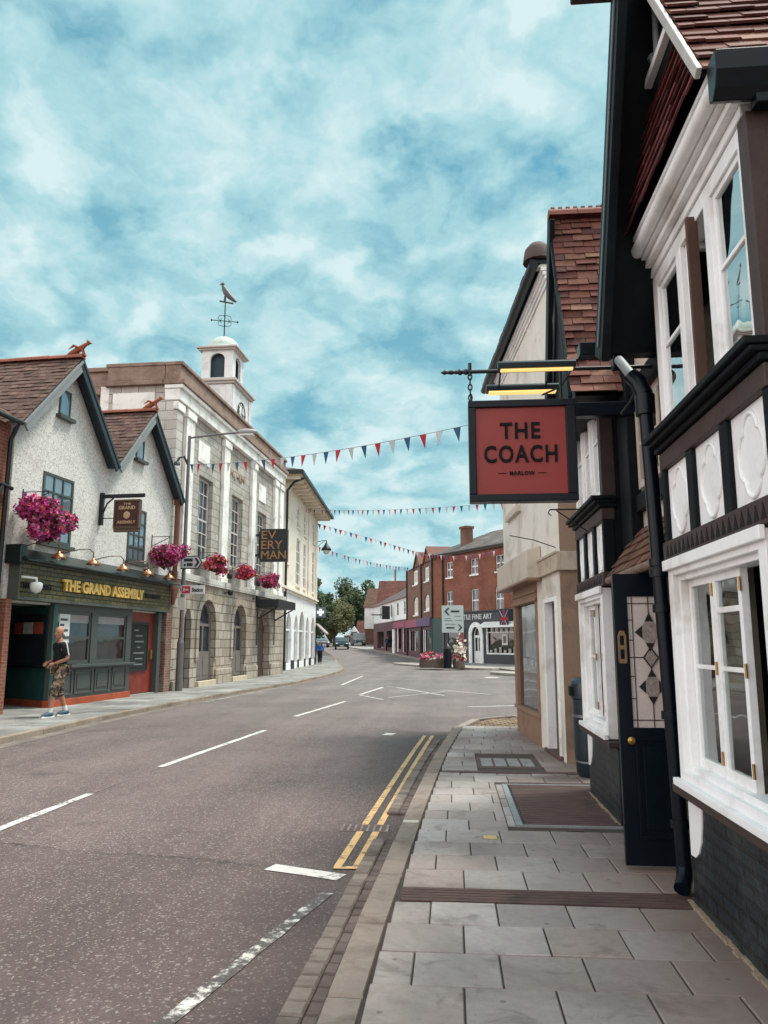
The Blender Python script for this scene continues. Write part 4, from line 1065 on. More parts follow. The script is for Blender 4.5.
# cove, gutter and roof
mb = MB()
for k in range(4): mb.box(-3.12, 1.66, -.03-.035*k, .0-.001 if k == 0 else -.031-.035*(k-1)+.0, 6.35+.11*k, 6.46+.11*k-.002) if False else mb.box(-3.12, 1.66, -.025*(k+1), -.001, 6.50+.06*k, 6.50+.06*(k+1)-.003)
mb.build('cove', white, ch, bevel=.01)
mb = MB(); mb.tube([(-3.9, -.2, 6.78), (1.66, -.2, 6.78)], .07, 10); mb.box(-3.9, 1.64, -.24, .1, 6.80, 6.86); mb.build('gutter', darkteal, ch)
mb = MB(); tiles(mb, (-3.9, -.22, 6.88), (1.66, -.22, 6.88), (-3.9, 3.0, 9.4), (1.66, 3.0, 9.4), 18, .3); mb.build('roof', t_coach, ch)
mb = MB(); mb.raw([(1.62, -.15, 6.75), (1.62, 6.2, 6.75), (1.62, 3.0, 9.3), (1.5, -.15, 6.75), (1.5, 6.2, 6.75), (1.5, 3.0, 9.3)], [(0,1,2),(5,4,3),(0,3,4,1),(1,4,5,2),(2,5,3,0)]); mb.build('gable_wall', m_cream, ch)
mb = MB()    # rounded kneeler at the near end of the eaves
v_ = []
mb.lathe([(.02, .30), (.12, .27), (.19, .18), (.21, .06), (.22, .0)], (1.50, -.10, 6.88), 14); mb.build('kneeler_cap', M('kneeler', '#4f423c', .8, .2, 5), ch)
mb = MB(); mb.tube([(1.50, -.62, 2.93), (1.55, -.3, 2.86), (1.56, -.02, 2.76)], .007, 6); mb.build('hanging_bracket', iron, ch)
# ================================================================== FAR SIDE OF THE JUNCTION
m_brickr = BR('red_brick', '#8f5440', '#7b4535', '#8a7566', .225, .075, .008, .85, .5, stain='#6b3527', var=.3)
m_brickb = BR('brown_brick', '#7b5746', '#69483b', '#7f7268', .225, .075, .008, .85, .5, stain='#57382d', var=.3)
m_slate = TILE('slate_tiles', ['#66605e', '#575252', '#756c68', '#5d5654'])
m_rtile = TILE('red_roof_tiles', ['#54302a', '#4a2a25', '#5d372f', '#432522'])
m_dgrey = M('charcoal_paint', '#343c42', .5, .12, 3)
art = thing('art_gallery_building', 'red brick three-storey corner building with charcoal art shop front and white arched door', 'building', (-1.51, 64.6, 0), math.atan2(-.824, .566))
ws = [(2.15, 3.05, 6.72, 8.0), (5.47, 6.47, 6.72, 7.96), (8.62, 9.7, 6.72, 7.93), (2.1, 3.0, 4.0, 5.6), (5.47, 6.47, 3.86, 5.6), (8.5, 9.5, 3.86, 5.56), (12.2, 13.2, 6.7, 7.9), (12.2, 13.2, 3.86, 5.56)]
fsheet('wall', art, rect(0, 15, 3.5, 8.5), [rect(*w) for w in ws], m_brickr, 0, .3)
for (a, b, c, d_) in ws: win(art, a, b, c, d_, y=.1, fr=.07, nx=2, nz=2, sill=white, depth=.06, bar=.05, midbar=True)
mb = MB(); mb.box(0, .3, .31, 9, -.1, 8.5); mb.box(14.7, 15, .31, 9, -.1, 8.5); mb.box(.3, 14.7, 8.7, 9, -.1, 8.5); mb.build('back_wall', m_brickr, art)
fsheet('shop_front', art, rect(1.75, 15, -.1, 3.1), [archp(5.55, 6.65, -.05, 2.0, 2.72), rect(7.38, 12.0, .75, 2.62), rect(2.3, 4.4, .5, 2.5)], m_dgrey, -.03, .25)
mb = MB(); mb.box(1.75, 15, -.09, .3, 3.1, 3.82); mb.box(1.7, 15.05, -.2, .3, 3.82, 3.92); f_ = mb.build('fascia', m_dgrey, art, bevel=.01)
text('lettering', 'STLE FINE ART', (4.35, 8.2, 3.27, 3.66), M('letter_silver', '#c9cccd', .4), f_, extrude=.02, y=-.115, bold=.01, spacing=1.1)
mb = MB(); mb.sheet(archp(5.2, 7.0, -.08, 2.15, 3.08, 14), [archp(5.56, 6.64, -.07, 2.0, 2.71, 14)], -.12, -.031); mb.build('door_arch', white, art, bevel=.01)
mb = MB(); mb.sheet(archp(5.6, 6.6, 0, 2.0, 2.68, 12), [rect(5.72, 6.05, .9, 1.9), rect(6.15, 6.48, .9, 1.9), archp(5.7, 6.5, 2.08, 2.12, 2.58)], .12, .17); d = mb.build('door', white, art)
mb = MB(); mb.box(5.6, 6.6, .18, .19, .05, 2.6); mb.build('pane', glassd, d)
mb = MB()
for k in range(8): x = 7.42+.57*k; mb.box(x, x+.05, -.06, .04, 2.30, 2.62)
mb.box(7.38, 12, -.06, .04, .68, .78); mb.box(7.38, 7.5, -.06, .04, .78, 2.62); mb.box(7.5, 12, -.06, .04, 2.24, 2.30); w_ = mb.build('shop_window', white, art)
mb = MB(); mb.box(7.4, 12, .1, .11, .75, 2.6); mb.build('pane', glassd, w_)
mb = MB(); mb.box(9.1, 9.75, .05, .08, 1.35, 2.15); p_ = mb.build('picture_frame', M('pale_mount', '#c9c7c0', .6), w_); mb = MB(); mb.box(9.25, 9.6, .04, .048, 1.5, 2.0); mb.build('picture', M('sepia_print', '#74685e', .7, .5, 6), p_)
mb = MB()
for k in range(7): mb.box(7.7+.55*k, 7.95+.55*k, .0, .06, .8, 1.0+.1*(k % 3))
mb.each('display', M('pale_display', '#a8a5a0', .7, .3, 4), w_)
mb = MB(); mb.raw([(7.1, -.03, 3.06), (12.2, -.03, 3.06), (12.2, -.55, 2.74), (7.1, -.55, 2.74), (7.1, -.03, 2.7), (12.2, -.03, 2.7), (12.2, -.55, 2.62), (7.1, -.55, 2.62)], [(0,1,2,3),(7,6,5,4),(0,4,5,1),(1,5,6,2),(2,6,7,3),(3,7,4,0)]); mb.build('awning', white, art)
mb = MB(); mb.box(2.35, 4.35, .02, .05, .5, 2.5); w_ = mb.build('shop_window', glassd, art)
mb = MB(); mb.box(2.1, 4.5, -.5, -.04, 2.45, 2.62); mb.build('awning', M('green_awning', '#2c6b54', .7), art)
mb = MB(); mb.box(4.0, 4.55, -.12, -.04, .55, 2.4); mb.build('notice_board', M('pink_board', '#a24a52', .7, .3, 5), art)
mb = MB(); mb.box(0, 1.7, -.12, .3, -.1, 3.5); mb.build('side_shop', M('teal_shop', '#1f4440', .5, .3, 2), art)
mb = MB(); mb.box(-.1, 15.2, -.28, .3, 8.5, 8.68); mb.tube([(-.1, -.32, 8.66), (15.2, -.32, 8.66)], .08, 8); mb.build('eaves', M('eaves_dark', '#4e4a48', .6), art)
mb = MB(); tiles(mb, (-.2, -.3, 8.69), (15.3, -.3, 8.69), (3.0, 4.2, 10.75), (12.5, 4.2, 10.75), 16, .5); tiles(mb, (-.2, 9.3, 8.69), (-.2, -.3, 8.69), (3.0, 4.3, 10.75), (3.0, 4.2, 10.75), 16, .5); mb.build('roof', m_slate, art)
mb = MB(); mb.box(2.5, 3.3, 1.2, 1.9, 8.8, 10.75); mb.box(2.42, 3.38, 1.12, 1.98, 10.75, 10.95); mb.build('chimney', m_brickb, art)
mb = MB(); mb.box(8.6, 9.8, 3.6, 4.6, 9.8, 11.3); mb.box(8.5, 9.9, 3.5, 4.7, 11.3, 11.5); mb.build('chimney', m_brickb, art)
for x in (.1, 1.72):
    mb = MB(); mb.tube([(x, -.09, .2), (x, -.09, 8.5)], .07, 8); mb.build('downpipe', iron, art)
mb = MB()
mb.tube([(9.75, -.1, 3.9+3.0), (10.4, -1.1, 7.4)], .02, 6)
mb.build('flag_pole', iron, art)
fl = MB()
for k in range(5):
    for j in range(4):
        pt = lambda a, b: (9.95+.13*a, -.35-.13*a-.05*math.sin(b*1.6+a), 7.15+.05*a-.28*b)
        fl.m = 0 if (k+j) % 3 else 1
        fl.face([pt(k, j), pt(k+1, j), pt(k+1, j+1), pt(k, j+1)])
tag(fl.build('hanging_flag', [M('flag_blue', '#33475f', .8), M('flag_white', '#cfd2d2', .8)], None), 'x', 'x') if False else fl.build('flag', [M('flag_blue', '#33475f', .8), M('flag_white', '#cfd2d2', .8)], art)
# hanging union flag on the shop front
uf = thing('union_flag', 'small union flag hanging from the charcoal shop fascia beside the tan shop corner', 'flag', (0, 0, 0))
uf.location = mat_of(art) @ Vector((10.1, -.5, 3.0)); uf.rotation_euler = art.rotation_euler
mb = MB(); mb.box(-.5, .5, -.01, .01, -.45, .85); fb_ = mb.build('flag_cloth', M('flag_navy', '#2c3453', .8), uf)
mb = MB(); mb.box(-.5, .5, -.02, -.0105, .1, .3); mb.box(-.1, .1, -.02, -.0105, .3, .85); mb.box(-.1, .1, -.02, -.0105, -.45, .1); mb.build('red_cross', M('flag_red', '#9c2c36', .8), uf)
mb = MB()
for s1 in (-1, 1):
    mb.beam((s1*.48, -.014, .82), (s1*.12, -.014, .32), .012, .08, (0, 1, 0)); mb.beam((s1*.48, -.014, -.42), (s1*.12, -.014, .08), .012, .08, (0, 1, 0))
mb.build('white_saltire', M('flag_white', '#cfd2d2'), uf)
mb = MB(); mb.tube([(-.55, .0, .9), (.55, .0, .9)], .02, 6); mb.tube([(0, 0, .9), (0, .42, .9)], .02, 6); mb.build('flag_pole', iron, uf)

# brown gabled houses
gb = thing('gabled_brick_house', 'brown brick house with two steep dormer gables above purple shop fascias', 'house', (-4.2, 75.4, zt(75.4)*.6), math.atan2(-.97, .242))
ws = [(3.0, 5.3, 6.65, 8.0), (8.1, 10.0, 6.6, 7.85)]; vs2 = [(3.2, 5.3, 3.85, 5.5), (8.1, 10.0, 4.05, 5.45)]
fsheet('wall', gb, [(0, 3.4), (11.1, 3.4), (11.1, 8.3), (10.9, 8.3), (9.4, 9.5), (7.9, 8.2), (6.6, 8.2), (5.1, 9.5), (3.6, 8.2), (0, 8.2)], [rect(*w) for w in ws]+[archp(a, b, c, d_-.4, d_) for a, b, c, d_ in vs2], m_brickb, 0, .3)
for w in ws: win(gb, *w, y=.1, fr=.2, nx=1, nz=2, sill=white, depth=.06, gmat=M('blind_pale', '#c6c0b2'))
for (a, b, c, d_) in vs2: win(gb, a, b, c, d_, y=.1, fr=.2, nx=1, nz=2, sill=white, depth=.06, gmat=M('blind_pale', '#c6c0b2'))
mb = MB(); mb.box(0, .3, .31, 8, -.1, 8.2); mb.box(10.8, 11.1, .31, 8, -.1, 8.2); mb.build('back_wall', m_brickb, gb)
mb = MB()
for (m_, hh) in ((5.1, 9.58), (9.4, 9.58)):
    for s1 in (-1, 1): mb.raw([(m_, -.15, hh), (m_+s1*1.6, -.15, 8.15), (m_+s1*1.6, 2.2, 8.15), (m_, 2.2, hh), (m_, -.15, hh-.12), (m_+s1*1.6, -.15, 8.03), (m_+s1*1.6, 2.2, 8.03), (m_, 2.2, hh-.12)], [(0,1,2,3),(7,6,5,4),(0,4,5,1),(1,5,6,2),(2,6,7,3),(3,7,4,0)])
mb.each('dormer_roof', M('dormer_tile', '#6d4a40', .85, .2, 3), gb)
mb = MB(); tiles(mb, (-.2, -.1, 8.2), (11.2, -.1, 8.2), (-.2, 4, 9.7), (11.2, 4, 9.7), 14, .5); mb.build('roof', m_slate, gb)
for x in (.2, 7.0): mb = MB(); mb.tube([(x, -.09, .2), (x, -.09, 8.3)], .07, 8); mb.build('downpipe', iron, gb)
m_wine = M('wine_paint', '#4b2430', .5, .2, 3); m_purp = M('purple_fascia', '#5c4668', .55, .15, 3); m_pinkf = M('pink_fascia', '#8b4a5a', .55, .2, 3)
mb = MB(); mb.box(0, 5.5, -.25, .3, 2.75, 3.45); mb.build('fascia', m_pinkf, gb); mb = MB(); mb.box(5.5, 11.1, -.25, .3, 2.75, 3.45); mb.build('fascia', m_purp, gb)
fsheet('shop_front', gb, rect(0, 11.1, -.2, 2.75), [rect(.5, 2.4, .6, 2.4), rect(2.8, 5.1, .6, 2.4), rect(6.0, 7.2, 0, 2.4), rect(7.6, 10.6, .6, 2.4)], m_wine, 0, .25)
mb = MB(); mb.box(.3, 10.8, .15, .17, .0, 2.5); mb.build('shop_window', glassd, gb)
mb = MB(); mb.box(8.2, 8.4, -.02, .02, .6, 2.4); mb.box(7.6, 7.75, -.02, .02, .3, 2.5); mb.box(1.3, 1.45, -.02, .02, .6, 2.4); mb.box(3.8, 3.95, -.02, .02, .6, 2.4); mb.each('mullion', white, gb)
# white rendered house further along
wh = thing('white_rendered_house', 'long white rendered house with grey roof over dark and red shops', 'house', (-9.5, 96.7, zt(90)), math.atan2(-.97, .242))
o_ = zt(90)
ws = [(16.0, 17.1, 3.6-.0, 5.1), (20.0, 21.0, 3.6, 5.1), (12.0, 13.0, 3.6, 5.1), (8.3, 9.3, 3.6, 5.1), (4.5, 5.4, 3.6, 5.1)]
fsheet('wall', wh, rect(0, 21.9, 3.2, 5.3), [rect(*w) for w in ws], white, 0, .3)
for w in ws: win(wh, *w, y=.02, fr=.1, nx=1, nz=2, gmat=glassd, depth=.06)
fsheet('shop_front', wh, rect(0, 21.9, -1, 3.2), [rect(16.5, 19.2, .3, 2.3), rect(19.8, 21.5, 0, 2.3), rect(10, 14.5, .4, 2.2), rect(3, 8, .3, 2.2)], M('shop_plum', '#57343a', .55, .4, .6), -.1, .25)
mb = MB(); mb.box(.3, 21.7, .15, .17, .0, 2.5); mb.build('shop_window', glassd, wh)
mb = MB(); mb.box(15.5, 21.9, -.3, -.1, 2.4, 3.0); mb.build('fascia', m_pinkf, wh)
mb = MB(); mb.box(14.7, 15.5, -.25, -.1, -.9, 2.3); mb.build('white_pier', white, wh); mb = MB(); mb.box(17.2, 17.5, -.14, -.1, 0, 2.4); mb.box(20.3, 20.5, -.14, -.1, 0, 2.4); mb.each('mullion', white, wh)
mb = MB(); mb.box(.3, .6, .31, 8, -1, 5.3); mb.box(21.6, 21.9, .31, 8, -1, 5.3); mb.build('back_wall', white, wh)
mb = MB(); tiles(mb, (-.1, -.3, 5.3), (22, -.3, 5.3), (-.1, 4.5, 8.0), (22, 4.5, 8.0), 14, .7); mb.build('roof', M('grey_roof', '#5b5250', .8, .25, 1), wh)
mb = MB(); mb.box(13.5, 14.1, -1.2, -.4, 3.4, 4.8); mb.build('bracket_sign', iron, wh); mb = MB(); mb.tube([(10, -.4, 4.0), (10, -1.8, 4.0)], .08, 6); mb.build('sign_arm', iron, wh)
# red tiled roof house behind, tall orange chimney
rh = thing('red_roofed_house', 'house with broad red tiled roof and slim chimney rising behind the white house', 'house', (-10.2, 108, zt(108)))
mb = MB(); mb.box(0, 9.5, 0, 12, -1.5, 5.2); mb.build('wall', m_brickr, rh)
mb = MB(); tiles(mb, (-.2, -.3, 5.2), (10, -.3, 5.2), (-.2, 5, 9.5), (10, 5, 9.5), 18, .6); mb.build('roof', m_rtile, rh)
mb = MB(); mb.raw([(0, .0, 5.2), (0, 10, 5.2), (0, 5, 8.7), (.3, 0, 5.2), (.3, 10, 5.2), (.3, 5, 8.7)], [(0,1,2),(5,4,3),(0,3,4,1),(1,4,5,2),(2,5,3,0)]); mb.build('gable', m_brickb, rh)
mb = MB(); mb.box(8.3, 9.5, 3, 4.5, 7, 9.6); mb.box(8.2, 9.6, 2.9, 4.6, 9.6, 9.9); mb.build('chimney', m_brickr, rh)
mb = MB(); mb.tube([(2.6, -1.0, 4.0), (2.6, -1.0, 10.6)], .12, 8); mb.build('vent_pipe', m_brickr, rh)
eh = thing('tile_hung_house', 'white and brown gabled house at the far end of the shop row', 'house', (-13.0, 118, zt(118)))
mb = MB(); mb.box(0, 3.2, 0, 8, -1.5, 2.4); mb.build('wall', m_brickb, eh); mb = MB(); mb.box(-.1, 3.2, -.1, 8, 2.4, 5.6); mb.build('upper_wall', white, eh)
mb = MB(); tiles(mb, (-.3, -.3, 5.6), (3.4, -.3, 5.6), (.0, 4, 8.8), (3.4, 4, 8.8), 14, .6); mb.build('roof', TILE('brown_roof_tiles', ['#594438', '#4d3a30', '#624a3d']), eh)
fh = thing('far_cottage', 'small red brick cottage with white gable below the dark trees', 'house', (-18.6, 135, zt(135)-1.4))
mb = MB(); mb.box(0, 5.2, 0, 6, -1, 2.6); mb.build('wall', m_brickr, fh); mb = MB(); mb.sheet([(.6, 2.6), (3.0, 2.6), (1.8, 4.2)], [], -.1, .2); g_ = mb.build('gable', white, fh)
mb = MB(); mb.box(1.3, 2.3, -.15, -.1, 2.2, 3.2); mb.build('window', glassd, fh)
mb = MB(); tiles(mb, (2.0, -.3, 2.6), (5.6, -.3, 2.6), (2.0, 3, 5.2), (5.6, 3, 5.2), 10, .5); tiles(mb, (-.2, -.4, 1.2), (5.6, -.4, 1.2), (-.2, .0, 2.0), (5.6, .0, 2.0), 4, .5); mb.build('roof', m_rtile, fh)

# far pavement and islands
FK = [(34, 5.0), (40, 4.1), (46, 3.25), (52, 2.0), (56.9, .75), (62, -1.1), (67, -2.7), (77, -5.1), (88, -8.4), (100, -12.2), (118, -17.5), (140, -24)]
mb = MB()
ys = [34+1.0*i for i in range(105)]
for a, b in zip(ys, ys[1:]):
    za, zb = zt(a)*1.0, zt(b)*1.0
    mb.face([(interp(FK, a), a, za), (interp(FK, a)+14, a, za), (interp(FK, b)+14, b, zb), (interp(FK, b), b, zb)])
struct(mb.build('far_pavement', M('far_paving', '#8b8681', .85, .2, 1.2)))
kerbline([(x, y) for y, x in FK][::-1], .15, .006, -.2, .9, m_kerb, 'kerb')
def island(pts, name, mat, z=.03):
    mb = MB(); mb.sheet(pts, [], z, -.2, 'xy'); return struct(mb.build(name, mat, None, bevel=.02))
def blob(cx, cy, a, b, rot, n=20, p=2.0):
    o = []
    for k in range(n):
        t_ = 2*math.pi*k/n; c, s = math.cos(t_), math.sin(t_)
        x = a*abs(c)**(2/p)*(1 if c > 0 else -1); y = b*abs(s)**(2/p)*(1 if s > 0 else -1)
        o.append((cx+x*math.cos(rot)-y*math.sin(rot), cy+x*math.sin(rot)+y*math.cos(rot)))
    return o
m_isl = M('island_paving', '#9a938b', .85, .2, 1.5, stain='#5d524b', sscale=2)
island(blob(-.75, 53.6, 7.4, 1.5, math.atan2(-11.3, 5.4), 24, 2.6), 'traffic_island', m_isl)
island(blob(4.3, 38.2, 3.6, 1.0, math.atan2(-3, 2), 20, 3), 'traffic_island', m_isl, .05)
# trees
def leafmat(name, cols):
    m, t = newmat(name)
    ri = t.a('ShaderNodeNewGeometry').outputs['Random Per Island']
    col = t.ramp(ri, [(i/(len(cols)-1), lin(c)) for i, c in enumerate(cols)])
    n = t.noise(t.oc, .5, 3); col = t.hsv(col, v=t.math('ADD', .55, t.math('MULTIPLY', n, .9)))
    setp(t, col, .65, .25); return m
bark = M('bark', '#3f352c', .9, .3, 4, bmp=.5, bscale=12)
def tree(label, loc, H, Rx, Rz, base, mat, n=1600, leaf=.35, seed=0, trunk=.22, clumps=26):
    rg = random.Random(seed)
    t_ = thing('tree', label, 'tree', loc, 0, 'trees at the far end of the street')
    mb = MB(); zc = base+(H-base)/2
    mb.tube([(0, 0, -1.5), (.05, 0, base*.5), (.0, .1, base+.3), (.1, 0, zc)], [trunk*1.3, trunk, trunk*.8, trunk*.4], 10)
    cs = []
    for k in range(clumps):
        while True:
            p = Vector((rg.uniform(-1, 1), rg.uniform(-1, 1), rg.uniform(-1, 1)))
            if .25 < p.length < 1: break
        cs.append((Vector((p.x*Rx*.8, p.y*Rx*.8, zc+p.z*Rz*.82)), rg.uniform(.22, .42)*Rx))
    for c, r in cs[:12]:
        mb.tube([(0, 0, base*.8), (c.x*.4, c.y*.4, (base+c.z)/2), tuple(c)], [trunk*.5, trunk*.3, trunk*.08], 6)
    mb.build('trunk', bark, t_)
    mb = MB()
    for i in range(n):
        c, r = cs[rg.randrange(len(cs))]
        d = Vector((rg.gauss(0, 1), rg.gauss(0, 1), rg.gauss(0, 1))).normalized()*r*rg.uniform(.5, 1.08)
        p = c+d; s = leaf*rg.uniform(.5, 1.2)
        a = Vector((rg.gauss(0, 1), rg.gauss(0, 1), rg.gauss(0, 1))).normalized(); b = a.orthogonal().normalized()*s; a = a*s
        mb.face([p+a*.5, p+b*.35, p-a*.5, p-b*.35])
    mb.build('crown', mat, t_, recalc=False)
lf_d = leafmat('leaves_dark', ['#2c3a26', '#3d4b30', '#4a5838', '#333f2b'])
lf_o = leafmat('leaves_olive', ['#55553a', '#66633f', '#474c30', '#706b48'])
tree('big dark green tree behind the cottage at the end of the street', (-18.0, 148, 1.5), 12.4, 5.0, 5.6, 2.5, lf_d, 12000, .5, 1, .4, 34)
tree('dark tree at the far left behind the olive tree', (-26.5, 146, 1.2), 13.0, 4.6, 5.5, 2.0, lf_d, 8000, .5, 2, .4)
tree('dark shrubby tree beside the cream building corner', (-16.3, 92, .6), 8.8, 2.6, 3.8, 1.5, lf_d, 6000, .34, 7, .3)
tree('rounded olive green tree by the road bend', (-16.9, 112, .9), 7.0, 3.0, 2.7, 1.5, lf_o, 9000, .30, 3, .22, 44)
tree('bushy dark tree right of the olive tree beyond the parked van', (-19.8, 128, 1.3), 7.5, 3.6, 3.0, .3, lf_d, 5000, .4, 11, .25)
tree('low wide dark tree behind the white car', (-25.5, 128, 1.2), 7.0, 4.2, 3.2, .2, lf_d, 5000, .4, 12, .25)
tree('dark tree behind the red tiled roofs', (-16.5, 165, 1.5), 11.8, 3.5, 4.8, 2, lf_d, 5000, .55, 5, .4)
# ================================================================== LEFT: THE PUB WITH TWO GABLES
pub = thing('gabled_pub', 'grey pebbledashed pub with two gables and gold lettering on a green tiled fascia', 'pub', (-9.44, 17.80, 0), math.atan2(.9968, .0805))
def pebble():
    m, t = newmat('pebbledash')
    vo = t.a('ShaderNodeTexVoronoi', {'Vector': t.oc, 'Scale': 30.0}); sv = t.a('ShaderNodeSeparateColor', {0: vo.outputs['Color']}).outputs[0]
    n = t.noise(t.oc, 1.0, 6, .6); n2 = t.noise(t.oc, 30, 4)
    col = t.ramp(t.math('ADD', t.math('MULTIPLY', sv, .6), t.math('MULTIPLY', n2, .4)), [(.15, lin('#a39f9a')), (.4, lin('#c9c6c0')), (.7, lin('#d6d3cd'))])
    col = t.hsv(col, v=t.math('ADD', .75, t.math('MULTIPLY', n, .45)))
    setp(t, col, .9, .2, 0.0, bump(t, t.math('ADD', t.math('MULTIPLY', vo.outputs['Distance'], -1), n2), .5, .012)); return m
m_peb = pebble()
m_grn = M('grey_green_paint', '#444845', .45, .15, 3, bmp=.06)
m_dkg = M('dark_bottle_green', '#13211f', .35, .25, 4)
WY = .10
op = [(-.68, .60, 3.86, 5.54), (3.5, 4.56, 3.84, 5.42), (-.26, .22, 7.06, 7.74), (3.72, 4.2, 6.90, 7.53)]
fsheet('wall', pub, [(-1.82, 2.4), (6.38, 2.4), (6.38, 6.25), (4.24, 8.35), (2.22, 6.22), (.12, 8.50), (-1.82, 6.42)], [rect(*o) for o in op], m_peb, WY, WY+.3)
for k, (a, b, c, d_) in enumerate(op):
    if k < 2:
        w_ = win(pub, a, b, c, d_, y=WY-.03, fr=.07, nx=3, nz=4, mat=m_grn, depth=.05, bar=.045, gmat=glass_sky)
        mb = MB(); mb.box(a-.08, b+.08, WY-.12, WY-.002, c-.09, c-.004); mb.build('sill', m_grn, w_)
    else:
        w_ = win(pub, a, b, c, d_, y=WY-.03, fr=.05, nx=1, nz=1, mat=m_grn, depth=.03, gmat=glass_sky)
        mb = MB(); mb.box(a-.1, b+.1, WY-.14, WY-.002, c-.09, c-.004); mb.build('sill', m_grn, w_)
mb = MB(); mb.box(-1.82, -1.6, WY+.31, 9, 0, 6.3); mb.box(6.15, 6.38, WY+.31, 9, 0, 6.2); mb.box(-1.6, 6.15, 8.8, 9, 0, 6.2); mb.build('side_wall', m_peb, pub)
# roofs: ridges run back from the street
m_ptile = TILE('plain_brown_tiles', ['#5b463e', '#4f3b35', '#654d43', '#483631', '#6d554b', '#574640'], moss='#3f3a33')
BY = -.22
def gabroof(xl, zl, xa, za, xr, zr_, nl, nr):
    mb = MB(); tiles(mb, (xl, 9, zl), (xl, BY, zl), (xa, 9, za), (xa, BY, za), nl, .19, jit=.012); tiles(mb, (xr, BY, zr_), (xr, 9, zr_), (xa, BY, za), (xa, 9, za), nr, .19, jit=.012)
    return mb.build('roof', m_ptile, pub)
gabroof(-2.05, 6.33, .12, 8.62, 2.22, 6.32, 17, 16); gabroof(2.22, 6.32, 4.24, 8.47, 6.5, 6.15, 16, 17)
m_ridge = M('ridge_orange', '#8a5342', .85, .2, 5, island=.15)
for xa, za in ((.12, 8.66), (4.24, 8.51)):
    mb = MB(); ridge_tiles(mb, (xa, BY-.02, za), (xa, 9, za), .12, .45); mb.build('ridge_tile', m_ridge, pub)
mb = MB()
def bargex(mb, a, b, y0, y1, d):
    a = Vector(a); b = Vector(b); t_ = (b-a).normalized(); n_ = Vector((-t_.y, t_.x))
    if n_.y > 0: n_ = -n_
    mb.sheet([tuple(a), tuple(b), tuple(b+n_*d), tuple(a+n_*d)], [], y0, y1)
m_bg = M('bargeboard_teal', '#27343a', .5, .2, 4); m_bgl = M('bargeboard_grey', '#7e8282', .6, .12, 4)
for (a, b, m_) in (((.12, 8.58), (2.25, 6.26), m_bg), ((4.24, 8.43), (6.55, 6.08), m_bg), ((.12, 8.58), (-2.02, 6.32), m_bgl), ((4.24, 8.43), (2.22, 6.30), m_bgl)):
    mb = MB(); bargex(mb, a, b, BY-.03, BY+.02, .22); bb = mb.build('bargeboard', m_, pub, bevel=.006)
    mb = MB(); bargex(mb, a, b, BY+.022, WY-.004, .04); mb.build('soffit', m_, bb)
    mb = MB(); bargex(mb, (a[0], a[1]+.02), (b[0], b[1]+.02), BY-.05, BY-.031, .07); mb.build('barge_moulding', m_, bb)
# ridge beasts
def beast(x, z):
    mb = MB()
    body = [(BY+.75, .0), (BY+.5, .10), (BY+.28, .20), (BY+.08, .32), (BY-.10, .44), (BY-.24, .46)]
    mb.tube([(x, y, z+h) for y, h in body], [.04, .11, .13, .11, .075, .05], 8)
    mb.ball((x, BY-.2, z+.52), .085, 8, 6); mb.tube([(x, BY-.22, z+.50), (x, BY-.36, z+.46)], [.05, .025], 6)
    mb.tube([(x, BY-.15, z+.56), (x, BY-.12, z+.68)], [.03, .008], 5)
    for s_ in (-1, 1):
        mb.tube([(x+s_*.09, BY+.15, z+.28), (x+s_*.16, BY+.35, z+.36), (x+s_*.13, BY+.6, z+.22)], [.05, .06, .01], 6); mb.tube([(x+s_*.07, BY+.05, z+.25), (x+s_*.08, BY-.05, z+.02)], [.045, .03], 6)
    mb.box(x-.1, x+.1, BY-.1, BY+.6, z-.05, z+.03); k_ = .62; mb.v = [(x+(p[0]-x)*k_, BY+(p[1]-BY)*k_, z+(p[2]-z)*k_) for p in mb.v]; mb.build('ridge_beast', M('terracotta', '#8f4d36', .8, .2, 8), pub)
beast(.12, 8.72); beast(4.24, 8.57)
# fascia of dark glazed tiles
m_gtile = BR('glazed_green_tile', '#6e6338', '#4f4a28', '#1d1d14', .30, .105, .016, .3, .8, stain='#3b3620', var=.5)
mb = MB(); mb.box(-1.62, 5.93, -.14, .35, 2.52, 3.26); fas = mb.build('fascia', m_gtile, pub)
mb = MB(); mb.box(-1.66, 5.97, -.17, .3, 2.44, 2.517); mb.box(-1.66, -1.62, -.17, .2, 2.517, 3.26); mb.box(5.93, 5.97, -.17, .2, 2.517, 3.26); mb.box(-1.66, 5.97, -.2, .3, 3.263, 3.31); mb.build('fascia_frame', M('fascia_rim', '#4d4f49', .4, .2, 5), fas, bevel=.006)
mb = MB(); mb.raw([(-1.75, -.42, 3.32), (6.05, -.42, 3.32), (6.05, .09, 3.62), (-1.75, .09, 3.62), (-1.75, -.42, 3.28), (6.05, -.42, 3.28), (6.05, .09, 3.36), (-1.75, .09, 3.36)], [(0,1,2,3),(7,6,5,4),(0,4,5,1),(1,5,6,2),(2,6,7,3),(3,7,4,0)]); mb.build('cornice', m_dkg, pub, bevel=.01)
mb = MB(); mb.box(-1.84, -1.62, -.30, .12, 3.22, 3.64); mb.build('cornice_end', m_dkg, pub, bevel=.03)
m_gold = M('gold_letter', '#e6bd68', .35, .12, 8, metal=.15)
text('lettering', 'THE GRAND ASSEMBLY', (.0, 4.10, 2.73, 3.02), m_gold, fas, extrude=.035, bold=.04, spacing=1.02, y=-.18)
m_dl = M('dark_letter', '#231e1e', .5)
text('lettering', 'WETHERSPOON', (-1.5, -.45, 2.72, 2.84), m_dl, fas, extrude=.02, bold=.035, y=-.165)
text('lettering', 'FREE HOUSE', (4.3, 5.25, 2.82, 2.94), m_dl, fas, extrude=.02, bold=.03, y=-.165)
